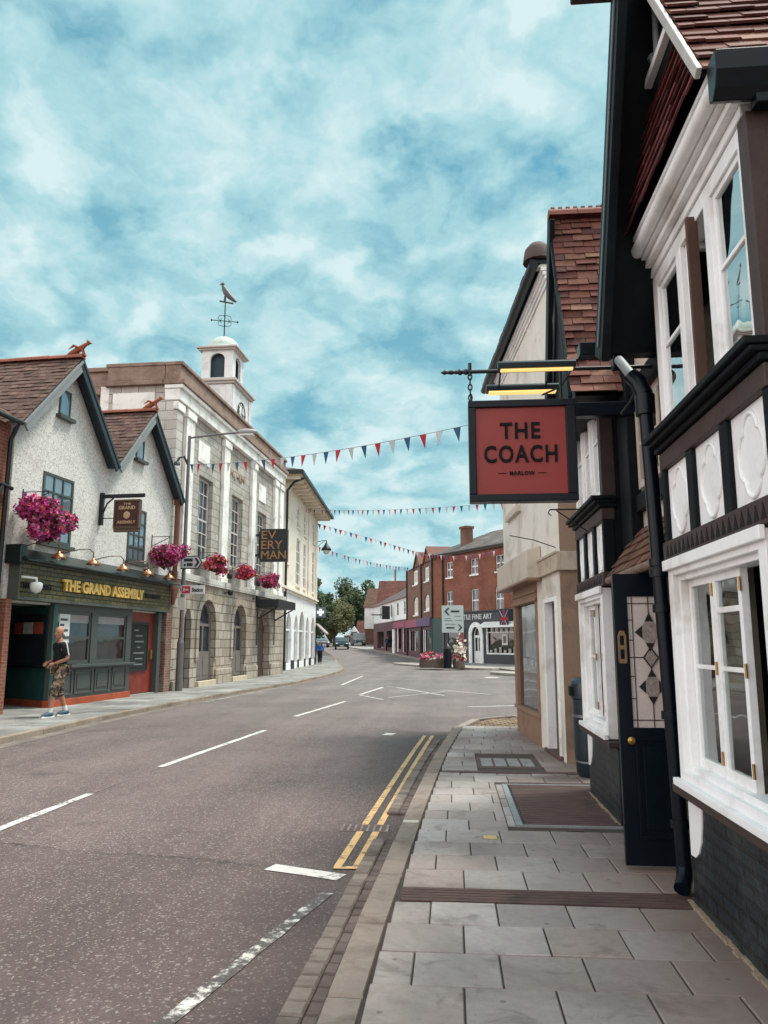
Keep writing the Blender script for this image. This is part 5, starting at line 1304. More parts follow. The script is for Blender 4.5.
# shop front: two sash windows over panelled stall riser
X0, X1 = 0.0, 3.86
fsheet('shop_front', pub, rect(X0, X1, .16, 2.44), [rect(.16, 1.72, .99, 2.28), rect(2.02, 3.58, .99, 2.28)], m_grn, -.0, .12)
for a, b in ((.16, 1.72), (2.02, 3.58)):
    w_ = win(pub, a, b, .99, 2.28, y=.03, fr=.07, nx=1, nz=2, mat=m_grn, depth=.06, bar=.06, gmat=glassd)
    mb = MB(); mb.box(a+.07, b-.07, .056, .06, 2.0, 2.2); mb.build('blind', M('pelmet', '#8c8684', .7), w_)
    if a < 1:
        mb = MB(); mb.box(a+.16, a+.62, .045, .05, 1.45, 2.2); p_ = mb.build('poster', M('poster_white', '#c9c9c4', .7), w_)
        mb = MB()
        for k in range(5): mb.box(a+.2, a+.2+ru(.1, .38), .04, .0445, 1.52+.13*k, 1.575+.13*k)
        mb.build('poster_print', M('print_dark', '#4a4a4a', .8), p_)
mb = MB(); mb.box(X0-.06, X1+.12, -.14, .1, .90, .965); mb.build('sill_shelf', m_grn, pub, bevel=.01)
for a, b in ((.12, .95), (1.05, 1.88), (2.0, 2.75), (2.88, 3.66)):
    mb = MB(); mb.box(a, b, -.025, -.001, .24, .29); mb.box(a, b, -.025, -.001, .79, .84); mb.box(a, a+.05, -.025, -.001, .29, .79); mb.box(b-.05, b, -.025, -.001, .29, .79); mb.box(a+.12, b-.12, -.018, -.001, .36, .72); mb.build('riser_panel', m_grn, pub, bevel=.006)
mb = MB(); mb.box(X0-.03, X1+.03, -.05, .12, -.02, .158); mb.build('plinth', M('red_plinth', '#a0492c', .7, .18, 4, stain='#6d3322', sscale=3), pub, bevel=.008)
# splayed lobby on the near side with a postered window
def spl(p, q, z0, z1, off, th, name, mat, parent):
    p = Vector((*p, 0)); q = Vector((*q, 0)); d = (q-p).normalized(); n = Vector((d.y, -d.x, 0))
    if n.x > 0: n = -n
    mb = MB(); a = p+n*off; b = q+n*off; c = b-n*th; e = a-n*th
    mb.raw([(a.x, a.y, z0), (b.x, b.y, z0), (c.x, c.y, z0), (e.x, e.y, z0), (a.x, a.y, z1), (b.x, b.y, z1), (c.x, c.y, z1), (e.x, e.y, z1)], [(0,3,2,1),(4,5,6,7),(0,1,5,4),(1,2,6,5),(2,3,7,6),(3,0,4,7)])
    return mb.build(name, mat, parent)
P0, P1 = (0.0, .0), (1.0, 2.0)
L_ = lambda t0: (P0[0]+(P1[0]-P0[0])*t0, P0[1]+(P1[1]-P0[1])*t0)
lob = spl(P0, P1, .0, 2.44, 0, .1, 'lobby_front', M('lobby_green', '#2c524e', .35, .2, 4), pub)
spl(L_(.12), L_(.8), .98, 2.2, .012, .01, 'lobby_window', glassm, lob)
spl(L_(.02), L_(.98), .90, .97, .08, .1, 'lobby_sill', m_dkg, lob); spl(L_(.0), L_(.98), -.02, .155, .04, .05, 'lobby_plinth', M('red_plinth', '#a0492c'), lob)
for a, b, c in ((.18, .36, '#b9564a'), (.38, .58, '#c7c6bf'), (.6, .76, '#a8463c')): spl(L_(a), L_(b), 1.72, 2.0, .018, .004, 'poster', M('poster'+c, c, .7, .3, 8), lob)
mb = MB(); mb.box(-1.62, 1.0, 2.05, 2.2, 0, 2.44); mb.box(-1.62, 5.9, .36, 2.6, 2.35, 2.43) ; mb.build('lobby_wall', m_dkg, pub)
mb = MB(); mb.box(-1.84, -1.64, -.02, .36, 0, 2.45); mb.build('pier', m_brickr, pub)
mb = MB(); mb.box(-1.0, -.2, 1.98, 2.04, .05, 2.1); mb.build('door', m_dkg, pub)
# red door with chalkboard
mb = MB(); mb.box(3.9, 5.52, .15, .2, .05, 2.42); dr = mb.build('door', M('red_brown_door', '#7c2c20', .4, .25, 4, stain='#3d1712', sscale=2), pub)
mb = MB(); mb.box(4.06, 5.1, .115, .148, .75, 2.05); cbd = mb.build('chalkboard', M('chalkboard', '#161a18', .7, .3, 4), dr)
mb = MB(); mb.box(4.0, 4.06, .10, .148, .69, 2.11); mb.box(5.1, 5.16, .10, .148, .69, 2.11); mb.box(4.06, 5.1, .10, .148, .69, .75); mb.box(4.06, 5.1, .10, .148, 2.05, 2.11); mb.build('board_frame', m_dkg, cbd)
mb = MB()
for k, (w0, w1) in enumerate(((.25, .8), (.3, .75), (.2, .85), (.42, .6), (.25, .8), (.3, .7), (.2, .45))): mb.box(4.06+w0, 4.06+w1, .108, .114, .86+.165*k, .90+.165*k)
mb.build('chalk_lines', M('chalk_grey', '#6d7370', .9), cbd)
mb = MB(); mb.box(5.3, 5.4, .08, .148, 1.02, 1.3); mb.build('handle', brass, dr)
mb = MB(); mb.box(5.52, 5.74, -.02, .7, 0, 2.44); mb.build('pilaster', m_grn, pub, bevel=.01)
mb = MB(); mb.box(3.9, 5.52, .0, .3, -.03, .03); mb.build('doorstep', M('step_stone', '#8f8a84', .8, .2, 3), pub)
m_bcol = BR('brown_quoin_brick', '#7d5545', '#6a4639', '#8f8078', .225, .075, .008, .85, .5, stain='#9a8d84', sscale=2)
mb = MB(); mb.box(5.98, 6.40, -.06, .4, -.02, 3.2); mb.build('brick_pier', m_bcol, pub)
mb = MB(); mb.tube([(6.42, -.06, 3.3), (6.42, -.06, 6.05)], .085, 10); mb.box(6.33, 6.52, -.16, .04, 5.95, 6.15); mb.build('downpipe', M('rust_pipe', '#6d4436', .7, .25, 5), pub)
mb = MB(); mb.tube([(6.42, -.06, 3.35), (6.30, -.10, 3.15), (6.24, -.12, 2.7)], [.09, .16, .05], 10); mb.build('rain_hopper', M('rust_pipe', '#6d4436'), pub)
# gooseneck lamps
m_cop = M('copper', '#b07a58', .3, .15, 10, metal=.85)
for k, u in enumerate((-.76, .73, 2.24, 3.68, 5.07)):
    p = mat_of(pub) @ Vector((u, 0, 0))
    l_ = thing('gooseneck_lamp', ['copper gooseneck lamp above the small dark lettering beside the dome camera', 'copper gooseneck lamp above the first gold word of the pub fascia', 'copper gooseneck lamp above the middle gold word of the pub fascia', 'copper gooseneck lamp above the last gold word of the pub fascia', 'copper gooseneck lamp below the flower basket by the brick pier'][k], 'wall lamp', (p.x, p.y, 0), pub.rotation_euler.z, 'gooseneck lamps over the pub fascia')
    mb = MB(); mb.tube([(-.45, .08, 3.66), (-.42, -.1, 3.72), (-.3, -.3, 3.78), (-.15, -.48, 3.80), (-.03, -.52, 3.72), (0, -.5, 3.58)], .014, 6); mb.ball((-.45, .06, 3.66), .05, 8, 6); mb.build('lamp_arm', M('bronze_arm', '#6f5a4c', .4, .2, 10, metal=.6), l_)
    mb = MB(); mb.lathe([(.03, .17), (.05, .13), (.12, .10), (.165, .03), (.17, 0), (.15, .005), (.02, .09)], (0, -.5, 3.42), 16); mb.build('lamp_shade', m_cop, l_)
    mb = MB(); mb.ball((0, -.5, 3.43), .055, 8, 6); mb.build('bulb', M('bulb', '#d6cfc2', .3), l_)
# projecting inn sign
ps = thing('projecting_pub_sign', 'small dark brown framed inn sign on an iron arm between the pub windows', 'pub sign', mat_of(pub) @ Vector((1.93, 0, 0)), pub.rotation_euler.z)
mb = MB(); mb.box(-.05, .05, .0, .098, 4.62, 5.50); mb.tube([(0, .05, 5.38), (0, -1.14, 5.38)], .035, 8); mb.box(-.03, .03, -1.18, .0, 5.36, 5.45); mb.tube([(0, .0, 4.95), (0, -.10, 5.2), (0, -.28, 5.35)], .025, 6); mb.tube([(0, 0, 4.8), (0, -.4, 4.8)], .014, 6)
mb.build('bracket', iron, ps)
mb = MB(); mb.box(-.05, .05, -1.04, -.38, 4.56, 5.24); pn = mb.build('board', M('maroon_board', '#43241f', .45, .25, 5), ps, bevel=.01)
mb = MB()
for (a, b, c, d_) in ((-1.08, -1.04, 4.51, 5.29), (-.38, -.34, 4.51, 5.29), (-1.04, -.38, 4.51, 4.56), (-1.04, -.38, 5.24, 5.29)): mb.box(-.07, .07, a, b, c, d_)
mb.box(-.06, .06, -1.06, -.36, 4.42, 4.50); mb.build('frame', M('bronze_frame', '#5b4638', .5, .2, 8), ps)
m_pgold = M('pale_gold', '#b99a78', .5)
def txt_yz(body, y0, y1, z0, z1, x, parent, mat, bold=.03):
    o_ = text('lettering', body, (0, 1, 0, 1), mat, parent, extrude=.0, bold=bold)
    for v in o_.data.vertices: v.co = (x-.004, y0+(y1-y0)*v.co.x, z0+(z1-z0)*v.co.z)
    return o_
txt_yz('GRAND', -.47, -.95, 5.02, 5.12, -.052, pn, m_pgold); txt_yz('ASSEMBLY', -.44, -.98, 4.64, 4.72, -.052, pn, m_pgold); txt_yz('THE', -.6, -.82, 5.15, 5.20, -.052, pn, m_pgold)
mb = MB(); mb.ball((-.05, -.71, 4.87), .10, 12, 8, .12, 1, 1); mb.build('emblem', m_pgold, pn)
# security camera
sc_ = thing('security_camera', 'white dome security camera fixed at the near end of the green fascia', 'camera', mat_of(pub) @ Vector((-1.3, -.25, 2.75)), pub.rotation_euler.z)
mb = MB(); mb.lathe([(.02, -.16), (.10, -.12), (.13, -.04), (.135, .05), (.11, .08), (.03, .09)], (0, -.1, 0), 14); mb.build('dome', M('white_plastic', '#d5d5d2', .35, .04), sc_)
mb = MB(); mb.tube([(0, -.1, .08), (0, -.1, .17), (-.1, .05, .19), (-.25, .12, .19)], .03, 8); mb.build('arm', M('white_plastic', '#d5d5d2'), sc_)

# ---- flower baskets
m_pet = leafmat('petals_magenta', ['#ad2a6e', '#c43c86', '#85194f', '#da6aa3', '#a02a50', '#cf5f8e', '#6b1240', '#e28fb7'])
m_petp = leafmat('petals_violet', ['#b0247a', '#8b2c86', '#c83b8c', '#a03a9a'])
m_petr = leafmat('petals_red_pink', ['#b3303f', '#c44d56', '#a8283f', '#d07070'])
m_lf = leafmat('basket_leaves', ['#29371f', '#364a28', '#20301c'])
def basket(label, root, u, y, zc, rx, rz_, pets, seed, n=900, wall=0.1):
    rg = random.Random(seed); p = mat_of(root) @ Vector((u, y, 0))
    b_ = thing('flower_basket', label, 'hanging basket', (p.x, p.y, 0), root.rotation_euler.z, 'hanging flower baskets on the street front')
    mb = MB(); mb.lathe([(.03, -.22), (.14, -.18), (.22, -.08), (.25, .0), (.2, .02)], (0, 0, zc-rz_*.25), 14); mb.build('basket', M('basket_dark', '#33281f', .9, .3, 12), b_)
    mb = MB(); mb.tube([(-.02, wall-y, zc+rz_*.5), (-.02, -.05, zc+rz_*1.15), (0, 0, zc+rz_*.7)], .012, 6); mb.tube([(-.02, wall-y, zc+rz_*1.2), (-.02, -.05, zc+rz_*1.2)], .012, 6); mb.tube([(-.02, wall-y-.01, zc+rz_*1.35), (-.02, wall-y-.01, zc+rz_*.4)], .014, 6); mb.build('bracket', iron, b_)
    lumps = [(Vector((rg.uniform(-.75, .75)*rx, rg.uniform(-.6, .6)*rx*.8, zc+rg.uniform(-.75, .55)*rz_)), rg.uniform(.3, .48)) for k in range(16)]
    def pt():
        c, r = lumps[rg.randrange(16)]
        d = Vector((rg.gauss(0, 1), rg.gauss(0, 1), rg.gauss(0, 1))).normalized()*rg.uniform(.55, 1.05)
        return c + Vector((d.x*rx*r, d.y*rx*r, d.z*rz_*r*1.1)), d
    mb = MB()
    for i in range(int(n*.8)):
        p, d = pt(); p = p+d*rg.uniform(-.05, .04); s = rg.uniform(.04, .08); a = Vector((rg.gauss(0, 1), rg.gauss(0, 1), rg.gauss(0, 1))).normalized(); b2 = a.orthogonal().normalized()
        mb.face([p+a*s, p+b2*s*.5, p-a*s, p-b2*s*.5])
    mb.build('leaves', m_lf, b_, recalc=False)
    mb = MB()
    for i in range(int(n*1.7)):
        p, d = pt(); p = p+d*.02; s = rg.uniform(.032, .062); nrm = (d+Vector((rg.gauss(0, .5), rg.gauss(0, .5)-.3, rg.gauss(0, .5)))).normalized(); a = nrm.orthogonal().normalized(); b2 = nrm.cross(a)
        mb.m = rg.randrange(len(pets)) if rg.random() < .3 else 0
        ctr = p-nrm*s*.35; ring = [p+(a*math.cos(t_)+b2*math.sin(t_))*s*(1 if k % 2 == 0 else .72) for k, t_ in enumerate([2*math.pi*k/10 for k in range(10)])]
        mb.raw([ctr]+ring, [(0, k+1, (k+1) % 10+1) for k in range(10)])
    mb.build('flowers', pets, b_, recalc=False)
basket('big magenta flower basket hanging before the near pub window', pub, -1.37, -.5, 4.28, .68, .50, [m_pet, m_petr, m_petp], 1, 1500)
basket('magenta flower basket beside the lamp post at the far end of the pub', pub, 5.05, -.45, 4.22, .66, .42, [m_pet, m_petr], 2, 1200)
# ================================================================== STONE HALL WITH CLOCK TURRET
hall = thing('stone_market_hall', 'grey stone hall with white pilasters, arched openings and white clock turret', 'hall', (-8.87, 26.36, 0), math.atan2(1.0, .0342))
m_ash = BR('ashlar_stone', '#b3aea6', '#9c978e', '#6d665e', .62, .30, .012, .85, .8, stain='#7a7168', var=.32)
m_rub = BR('rough_stone', '#aea498', '#938879', '#6b6156', .52, .33, .018, .9, 1.0, stain='#8a745e', var=.36, sscale=.7)
m_wst = M('white_stone', '#e6e4de', .7, .1, 2.5, stain='#8e857b', sscale=1.6, bmp=.25, bscale=20)
m_par = M('stained_parapet', '#8a7468', .9, .32, 2.5, stain='#4a3a34', sscale=1.6, bmp=.4, bscale=12)
m_quo = BR('white_quoin', '#c6c3bd', '#b3aea6', '#8c857c', 3.0, .33, .014, .8, .5, stain='#8a8178', sscale=1.5, var=.25)
UE = 12.45; HY = .25
wins = [(.55, 2.05, 4.45, 7.6), (4.4, 5.9, 4.55, 7.6), (8.2, 9.7, 4.55, 7.55)]
fsheet('upper_wall', hall, rect(-2.0, UE, 3.82, 9.6), [rect(*w) for w in wins], m_ash, HY, HY+.3)
arches = [archp(-.95, -.30, -.0, 2.2, 2.66, 10), archp(.36, 2.1, .18, 2.15, 3.06, 14), archp(4.22, 5.95, .18, 2.15, 3.06, 14), archp(7.9, 9.85, -.0, 2.1, 3.0, 14)]
fsheet('lower_wall', hall, rect(-2.0, UE, -.1, 3.56), arches, m_rub, 0, .6)
# rough piers at the feet and arch rings
mb = MB()
for (a, b) in ((-1.95, -1.05), (2.2, 4.1), (6.05, 7.75), (9.95, 12.2)): mb.box(a, b, -.09, -.002, -.05, .55 if a > 2 else .3)
mb.each('pier_foot', m_rub, hall, bevel=.04)
for i, ar in enumerate(arches[1:3]):
    a, b = ((.36, 2.1), (4.22, 5.95))[i]
    mb = MB(); mb.sheet([(a-.25, .9)] + [(a, .9)] + [p for p in archp(a, b, .9, 2.15, 3.06, 14)[2:]][::-1] + [(b, .9), (b+.25, .9)] + archp(a-.25, b+.25, .9, 2.15, 3.36, 14)[2:], [], -.06, -.003); mb.build('arch_ring', m_rub, hall)
    mb = MB(); mb.box(a-.05, b+.05, -.12, .5, -.03, .18); mb.build('threshold', M('threshold_stone', '#b9ab93', .85, .15, 3), hall, bevel=.02)
    # glazed grey door screen set back in the arch
    mb = MB(); mb.sheet(archp(a-.05, b+.05, .18, 2.15, 3.1, 14), [rect(a+.14, (a+b)/2-.06, 1.2, 2.1), rect((a+b)/2+.06, b-.14, 1.2, 2.1), archp(a+.2, b-.2, 2.2, 2.25, 2.9, 10)], .14, .20); d = mb.build('door', M('grey_brown_joinery', '#6c6560', .5, .15, 4), hall)
    mb = MB(); mb.box(a, b, .205, .215, .2, 3.0); mb.build('pane', glassm, d)
    mb = MB()
    for x in (a+.18, (a+b)/2+.1): mb.box(x, x+.6, .125, .139, .35, 1.05)
    mb.build('door_panel', M('grey_brown_joinery', '#6c6560'), d, bevel=.01)
mb = MB(); mb.box(-1.0, -.25, .2, .25, 0, 2.7); d = mb.build('door', M('black_door', '#20262a', .4, .2, 4), hall)
mb = MB(); mb.box(7.85, 9.9, .3, .35, -.05, 3.0); d = mb.build('door', M('brown_door', '#5a463e', .5, .25, 4), hall)
mb = MB(); mb.box(7.85, 9.9, .25, .29, 2.1, 2.16); mb.box(8.82, 8.92, .25, .295, 0, 2.9); mb.build('door_frame', M('brown_door2', '#463631', .5), d)
# string course, pilasters, entablature, parapet
mb = MB(); mb.box(-2.08, UE, -.12, .3, 3.565, 3.815); mb.build('string_course', m_quo, hall, bevel=.01)
for (a, b, m_) in ((-2.1, -1.55, m_quo), (-1.18, -.42, m_wst), (2.92, 3.62, m_wst), (6.84, 7.46, m_wst), (10.75, 11.35, m_wst), (11.75, UE, m_wst)):
    mb = MB(); mb.box(a, b, HY-.14, HY-.003, 3.82, 9.58); pl_ = mb.build('pilaster', m_, hall, bevel=.01)
    mb = MB(); mb.box(a-.06, b+.06, HY-.19, HY-.005, 9.25, 9.52); mb.box(a-.05, b+.05, HY-.18, HY-.005, 3.82, 4.02); mb.each('capital', m_wst, pl_, bevel=.02)
mb = MB(); mb.box(-2.08, UE, HY-.2, .6, 9.6, 10.0); mb.box(-2.12, UE, HY-.3, .6, 10.0, 10.14); mb.build('entablature', m_wst, hall, bevel=.02)
mb = MB(); mb.box(-2.15, UE+.05, HY-.36, .65, 10.145, 10.32); mb.box(-2.1, UE, HY-.2, .6, 10.325, 10.82); mb.box(-2.13, UE+.03, HY-.28, .62, 10.82, 10.95); mb.build('parapet', m_par, hall, bevel=.02)
# windows: tall white sashes set deep
for w in wins:
    win(hall, w[0]+.03, w[1]-.03, w[2]+.02, w[3]-.02, y=HY+.16, fr=.09, nx=3, nz=6, sill=m_wst, depth=.08, bar=.035, midbar=True, mat=M('sash_grey_white', '#b9b5b0', .5, .1, 4))
for (a, b) in ((.3, 1.5), (8.2, 9.4)):
    mb = MB(); mb.box(a, b, HY-.04, HY-.003, 8.05, 8.85); mb.build('white_tablet', m_wst, hall, bevel=.015)
# carved cartouche in the middle bay
mb = MB()
for k in range(9): mb.lathe([(.09, -.02), (.06, .05), (.01, .06)], (0, 0, 0), 8) if False else mb.tube([(3.95+.22*k, HY-.02, 8.35+.12*math.sin(k*1.7)), (4.05+.22*k, HY-.03, 8.65), (4.12+.22*k, HY-.02, 8.35)], .04, 6)
mb.build('carved_swag', m_rub, hall)
# near end wall (faces us), stepping back
fsheet('end_wall', hall, [(0.2, -.1), (2.6, -.1), (2.6, 10.2), (0.2, 10.2)], [], m_ash, 0, .3)
e_ = bpy.data.objects['end_wall']; e_.rotation_euler = (0, 0, math.pi/2); e_.location = (-2.0+.3, .02, 0)
E2 = MB(); E2.box(-2.06, -2.002, .24, .95, 3.8, 9.6); E2.build('quoin', m_quo, hall)
E2 = MB(); E2.box(-2.07, -2.002, .96, 2.45, 9.0, 9.9); E2.build('end_tablet', m_wst, hall, bevel=.01)
E2 = MB(); E2.box(-2.16, -1.7, .66, 2.75, 10.15, 10.32); E2.box(-2.11, -1.7, .61, 2.65, 10.33, 10.82); E2.box(-2.14, -1.65, .63, 2.72, 10.82, 10.95); E2.build('parapet', m_par, hall, bevel=.02)
E2 = MB(); E2.box(-1.5, -1.1, 2.61, 9, -.1, 10.2); E2.box(UE-.3, UE, .61, 9, -.1, 9.6); E2.box(-1.1, UE, 8.8, 9, -.1, 10.2); E2.build('back_wall', m_rub, hall)
E2 = MB(); E2.box(-1.75, -1.0, 2.66, 9, 10.0, 10.8); E2.box(-1.85, -1.0, 2.73, 9, 10.8, 10.95); E2.build('parapet', m_par, hall, bevel=.02)
E2 = MB(); E2.box(-1.95, -1.51, 2.61, 2.95, 6, 10.2); E2.build('white_pipe', m_wst, hall)
E2 = MB(); tiles(E2, (-.9, 9, 10.5), (-.9, .75, 10.5), (3.0, 9, 12.6), (3.0, 4.5, 12.6), 10, .5); tiles(E2, (-.9, .75, 10.5), (UE, .75, 10.5), (3, 4.5, 12.6), (UE, 4.5, 12.6), 10, .5); E2.build('roof', m_slate, hall)
# clock turret
TU, TV, TW, TL = 5.2, .68, 1.42, 2.7     # along, inwards, depth, length of the lower stage
m_tw = M('turret_white', '#d8d8d6', .5, .06, 3, stain='#a8a29c', sscale=2.5)
mb = MB(); mb.box(TU, TU+TL, TV, TV+TW+.1, 10.2, 12.7); tur = mb.build('turret', m_tw, hall, bevel=.015)
mb = MB()
for (a, b) in ((TU-.02, TU+.28), (TU+TL-.28, TU+TL+.02)): mb.box(a, b, TV-.06, TV-.002, 10.2, 12.65)
for (a, b) in ((TV-.02, TV+.25), (TV+TW-.15, TV+TW+.12)): mb.box(TU-.06, TU-.022, a, b, 10.2, 12.65)
mb.each('turret_pilaster', m_tw, tur, bevel=.01)
mb = MB(); mb.box(TU-.10, TU+TL+.10, TV-.12, TV+TW+.2, 12.7, 12.8); mb.box(TU-.18, TU+TL+.18, TV-.20, TV+TW+.28, 12.803, 12.93); mb.build('turret_cornice', M('turret_trim', '#b7aca6', .6, .08, 4), tur, bevel=.02)
# clock face
cx, cz = TU+TL*.5, 11.72
mb = MB(); mb.lathe([(.01, .03), (.50, .03), (.50, 0), (.01, 0)], (0, 0, 0), 28); mb.v = [(cx+p[0], TV-.005-p[2], cz+p[1]) for p in mb.v]; clk = mb.build('clock_face', m_tw, tur)
mb = MB(); mb.tube([(cx+.50*math.cos(a), TV-.035, cz+.50*math.sin(a)) for a in [2*math.pi*k/32 for k in range(33)]], .03, 6); mb.tube([(cx+.36*math.cos(a), TV-.035, cz+.36*math.sin(a)) for a in [2*math.pi*k/32 for k in range(33)]], .012, 6); mb.build('clock_rim', M('clock_black', '#2c2a2b', .5), clk)
mb = MB()
for k in range(12):
    a = math.pi*k/6; mb.beam((cx+.38*math.cos(a), TV-.04, cz+.38*math.sin(a)), (cx+.47*math.cos(a), TV-.04, cz+.47*math.sin(a)), .015, .04 if k % 3 else .07, (0, 1, 0))
mb.build('hour_marks', M('clock_black', '#2c2a2b'), clk)
mb = MB(); mb.beam((cx, TV-.05, cz), (cx+.22, TV-.05, cz-.1), .015, .05, (0, 1, 0)); mb.beam((cx, TV-.055, cz-.06), (cx-.02, TV-.055, cz+.38), .012, .035, (0, 1, 0)); mb.build('clock_hands', M('clock_black', '#2c2a2b'), clk)
# belfry stage with arched openings on four sides
BU0, BU1, BV0, BV1 = TU+.12, TU+.12+1.5, TV+.04, TV+.04+1.42
bz0, bz1 = 12.93, 14.3
mb = MB(); mb.sheet(rect(BU0, BU1, bz0, bz1), [archp(BU0+.38, BU1-.38, bz0+.12, bz1-.42, bz1-.12, 10)], BV0, BV0+.12)
mb.sheet(rect(BU0, BU1, bz0, bz1), [archp(BU0+.38, BU1-.38, bz0+.12, bz1-.42, bz1-.12, 10)], BV1-.12, BV1)
mb.sheet(rect(BV0+.121, BV1-.121, bz0, bz1), [archp(BV0+.38, BV1-.38, bz0+.12, bz1-.42, bz1-.12, 10)], BU0, BU0+.12, 'yz')
mb.sheet(rect(BV0+.121, BV1-.121, bz0, bz1), [archp(BV0+.38, BV1-.38, bz0+.12, bz1-.42, bz1-.12, 10)], BU1-.12, BU1, 'yz')
bel_ = mb.build('belfry', m_tw, tur)
mb = MB(); mb.box(BU0+.2, BU1-.2, BV0+.2, BV1-.2, bz0, bz1-.02); mb.build('belfry_screen', M('belfry_teal', '#20343d', .6, .2, 5), tur)
mb = MB(); q_ = .14; mb.box(BU0-q_, BU1+q_, BV0-q_, BV1+q_, bz1, bz1+.07); mb.box(BU0-q_-.08, BU1+q_+.08, BV0-q_-.08, BV1+q_+.08, bz1+.073, bz1+.16); mb.build('belfry_cornice', M('turret_trim', '#b7aca6'), tur, bevel=.02)
bcx, bcy = (BU0+BU1)/2, (BV0+BV1)/2
mb = MB(); mb.lathe([(.78, 0), (.77, .08)] + [(.74*math.cos(a), .08+.66*math.sin(a)) for a in [math.pi/2*k/9 for k in range(9)]] + [(.02, .75)], (bcx, bcy, bz1+.16), 28); mb.build('dome', M('copper_green', '#b2c0b5', .6, .14, 4, stain='#93a79b', sscale=2), tur)
vz = bz1+.72
vane = thing('weathervane', 'black weathervane with perched bird and compass scrolls on top of the turret dome', 'weathervane', mat_of(hall) @ Vector((bcx, bcy, vz)), 0)
mb = MB(); mb.lathe([(.17, -.03), (.15, .06), (.07, .14), (.05, .25), (.02, .28)], (0, 0, 0), 10); mb.tube([(0, 0, .2), (0, 0, 2.15)], .028, 8); mb.build('rod', iron, vane)
mb = MB()
for k in range(4):
    a = R(25)+k*math.pi/2; c, s = math.cos(a), math.sin(a)
    mb.tube([(0, 0, .98), (c*.55, s*.55, .98)], .018, 6); mb.ball((c*.58, s*.58, .98), .05, 6, 5)
    mb.tube([(c*.05, s*.05, .72), (c*.25, s*.25, .76), (c*.3, s*.3, .9), (c*.18, s*.18, .96), (c*.15, s*.15, .86)], .014, 5); mb.tube([(c*.05, s*.05, 1.26), (c*.25, s*.25, 1.22), (c*.3, s*.3, 1.06), (c*.18, s*.18, 1.0), (c*.15, s*.15, 1.1)], .014, 5)
mb.build('compass_scrolls', iron, vane)
mb = MB()     # perched bird, head to the left of the street
mb.tube([(-.28, 0, 1.98), (.38, .02, 1.80)], .04, 6)
mb.tube([(-.18, 0, 2.78), (-.14, 0, 2.70), (-.08, 0, 2.55), (.04, 0, 2.35), (.22, 0, 2.13), (.40, 0, 1.97), (.52, 0, 1.86)], [.05, .07, .12, .155, .13, .09, .05], 10)
mb.ball((-.16, 0, 2.80), .085, 10, 7); mb.tube([(-.22, 0, 2.80), (-.33, 0, 2.77)], [.035, .008], 6); mb.tube([(-.02, 0, 2.25), (-.06, 0, 1.93)], .035, 6)
mb.build('bird', M('bird_grey', '#4b4a4e', .5, .2, 8), vane)
vane.rotation_euler = (0, 0, R(-8))
# canopy over the entrance
cp = thing('entrance_canopy', 'flat black canopy on slanted struts over the hall entrance', 'canopy', mat_of(hall) @ Vector((9.0, 0, 0)), hall.rotation_euler.z)
mb = MB(); mb.box(-1.62, 1.62, -1.05, -.005, 3.06, 3.42); mb.build('canopy_box', M('canopy_black', '#24282c', .45, .15, 4), cp, bevel=.015)
mb = MB()
for x in (-1.45, 1.45): mb = MB(); mb.tube([(x, -.95, 3.06), (x, -.06, 2.55)], .035, 6); mb.tube([(x, -.06, 3.05), (x, -.06, 1.4)], .03, 6); mb.build('strut', iron, cp)
# EVERYMAN projecting sign
ev = thing('cinema_sign', 'square black projecting sign with three lines of gold capitals on the hall', 'sign', mat_of(hall) @ Vector((7.2, 0, 0)), hall.rotation_euler.z)
mb = MB(); mb.box(-.10, .10, -1.46, -.22, 5.05, 6.52); pn = mb.build('panel', M('sign_black', '#262a2c', .4, .12, 4), ev, bevel=.015)
mb = MB(); mb.box(-.07, .07, -.22, -.003, 5.3, 5.4); mb.box(-.07, .07, -.22, -.003, 6.2, 6.3); mb.box(-.05, .05, -.2, -.14, 5.2, 6.4); mb.build('bracket', iron, ev)
m_bro = M('bronze_letter', '#a5794e', .4, .15, 6, metal=.2)
for body, y1, z0 in (('EV', -.95, 6.07), ('ERY', -1.24, 5.62), ('MAN', -1.40, 5.17)):
    txt_yz(body, -.28, y1, z0, z0+.37, -.101, pn, m_bro, bold=0.0)
# hall flower baskets
basket('small red and pink flower basket behind the black arrow sign on the hall', hall, .59, -.45, 4.30, .52, .34, [m_petr, m_pet, m_petp], 3, 620)
basket('pink and violet flower basket under the middle hall window', hall, 4.25, -.45, 4.30, .58, .33, [m_petr, m_petp, m_pet], 4, 620)
basket('deep pink flower basket beside the canopy at the far end of the hall', hall, 8.1, -.45, 4.32, .55, .30, [m_pet, m_petr], 5, 560)
k = 0
for u, z, lab in ((2.95, 4.05, 'black floodlight on the white hall pilaster beside the red and pink basket'), (6.9, 4.05, 'black floodlight on the white hall pilaster below the black cinema sign'), (-.2, 3.42, 'black floodlight under the string course above the narrow hall door'), (3.1, 3.42, 'black floodlight under the string course between the two hall arches'), (6.95, 3.42, 'black floodlight under the string course beside the entrance canopy')):
    f_ = thing('floodlight', lab, 'floodlight', mat_of(hall) @ Vector((u, -.22, z)), hall.rotation_euler.z, 'small floodlights on the hall front')
    mb = MB(); mb.lathe([(.02, -.1), (.09, -.08), (.11, .08), (.08, .12)], (0, -.02, 0), 10); mb.build('lamp_body', iron, f_)
    mb = MB(); mb.box(-.03, .03, -.02, .22 if z < 3.6 else .08, -.02, .02); mb.build('arm', iron, f_)

# ================================================================== CREAM THREE-STOREY BUILDING
cr = thing('cream_three_storey_building', 'cream three-storey building with deep bracketed eaves and white arched ground floor', 'building', (-9.19, 42.07, 0), math.atan2(.999, -.046))
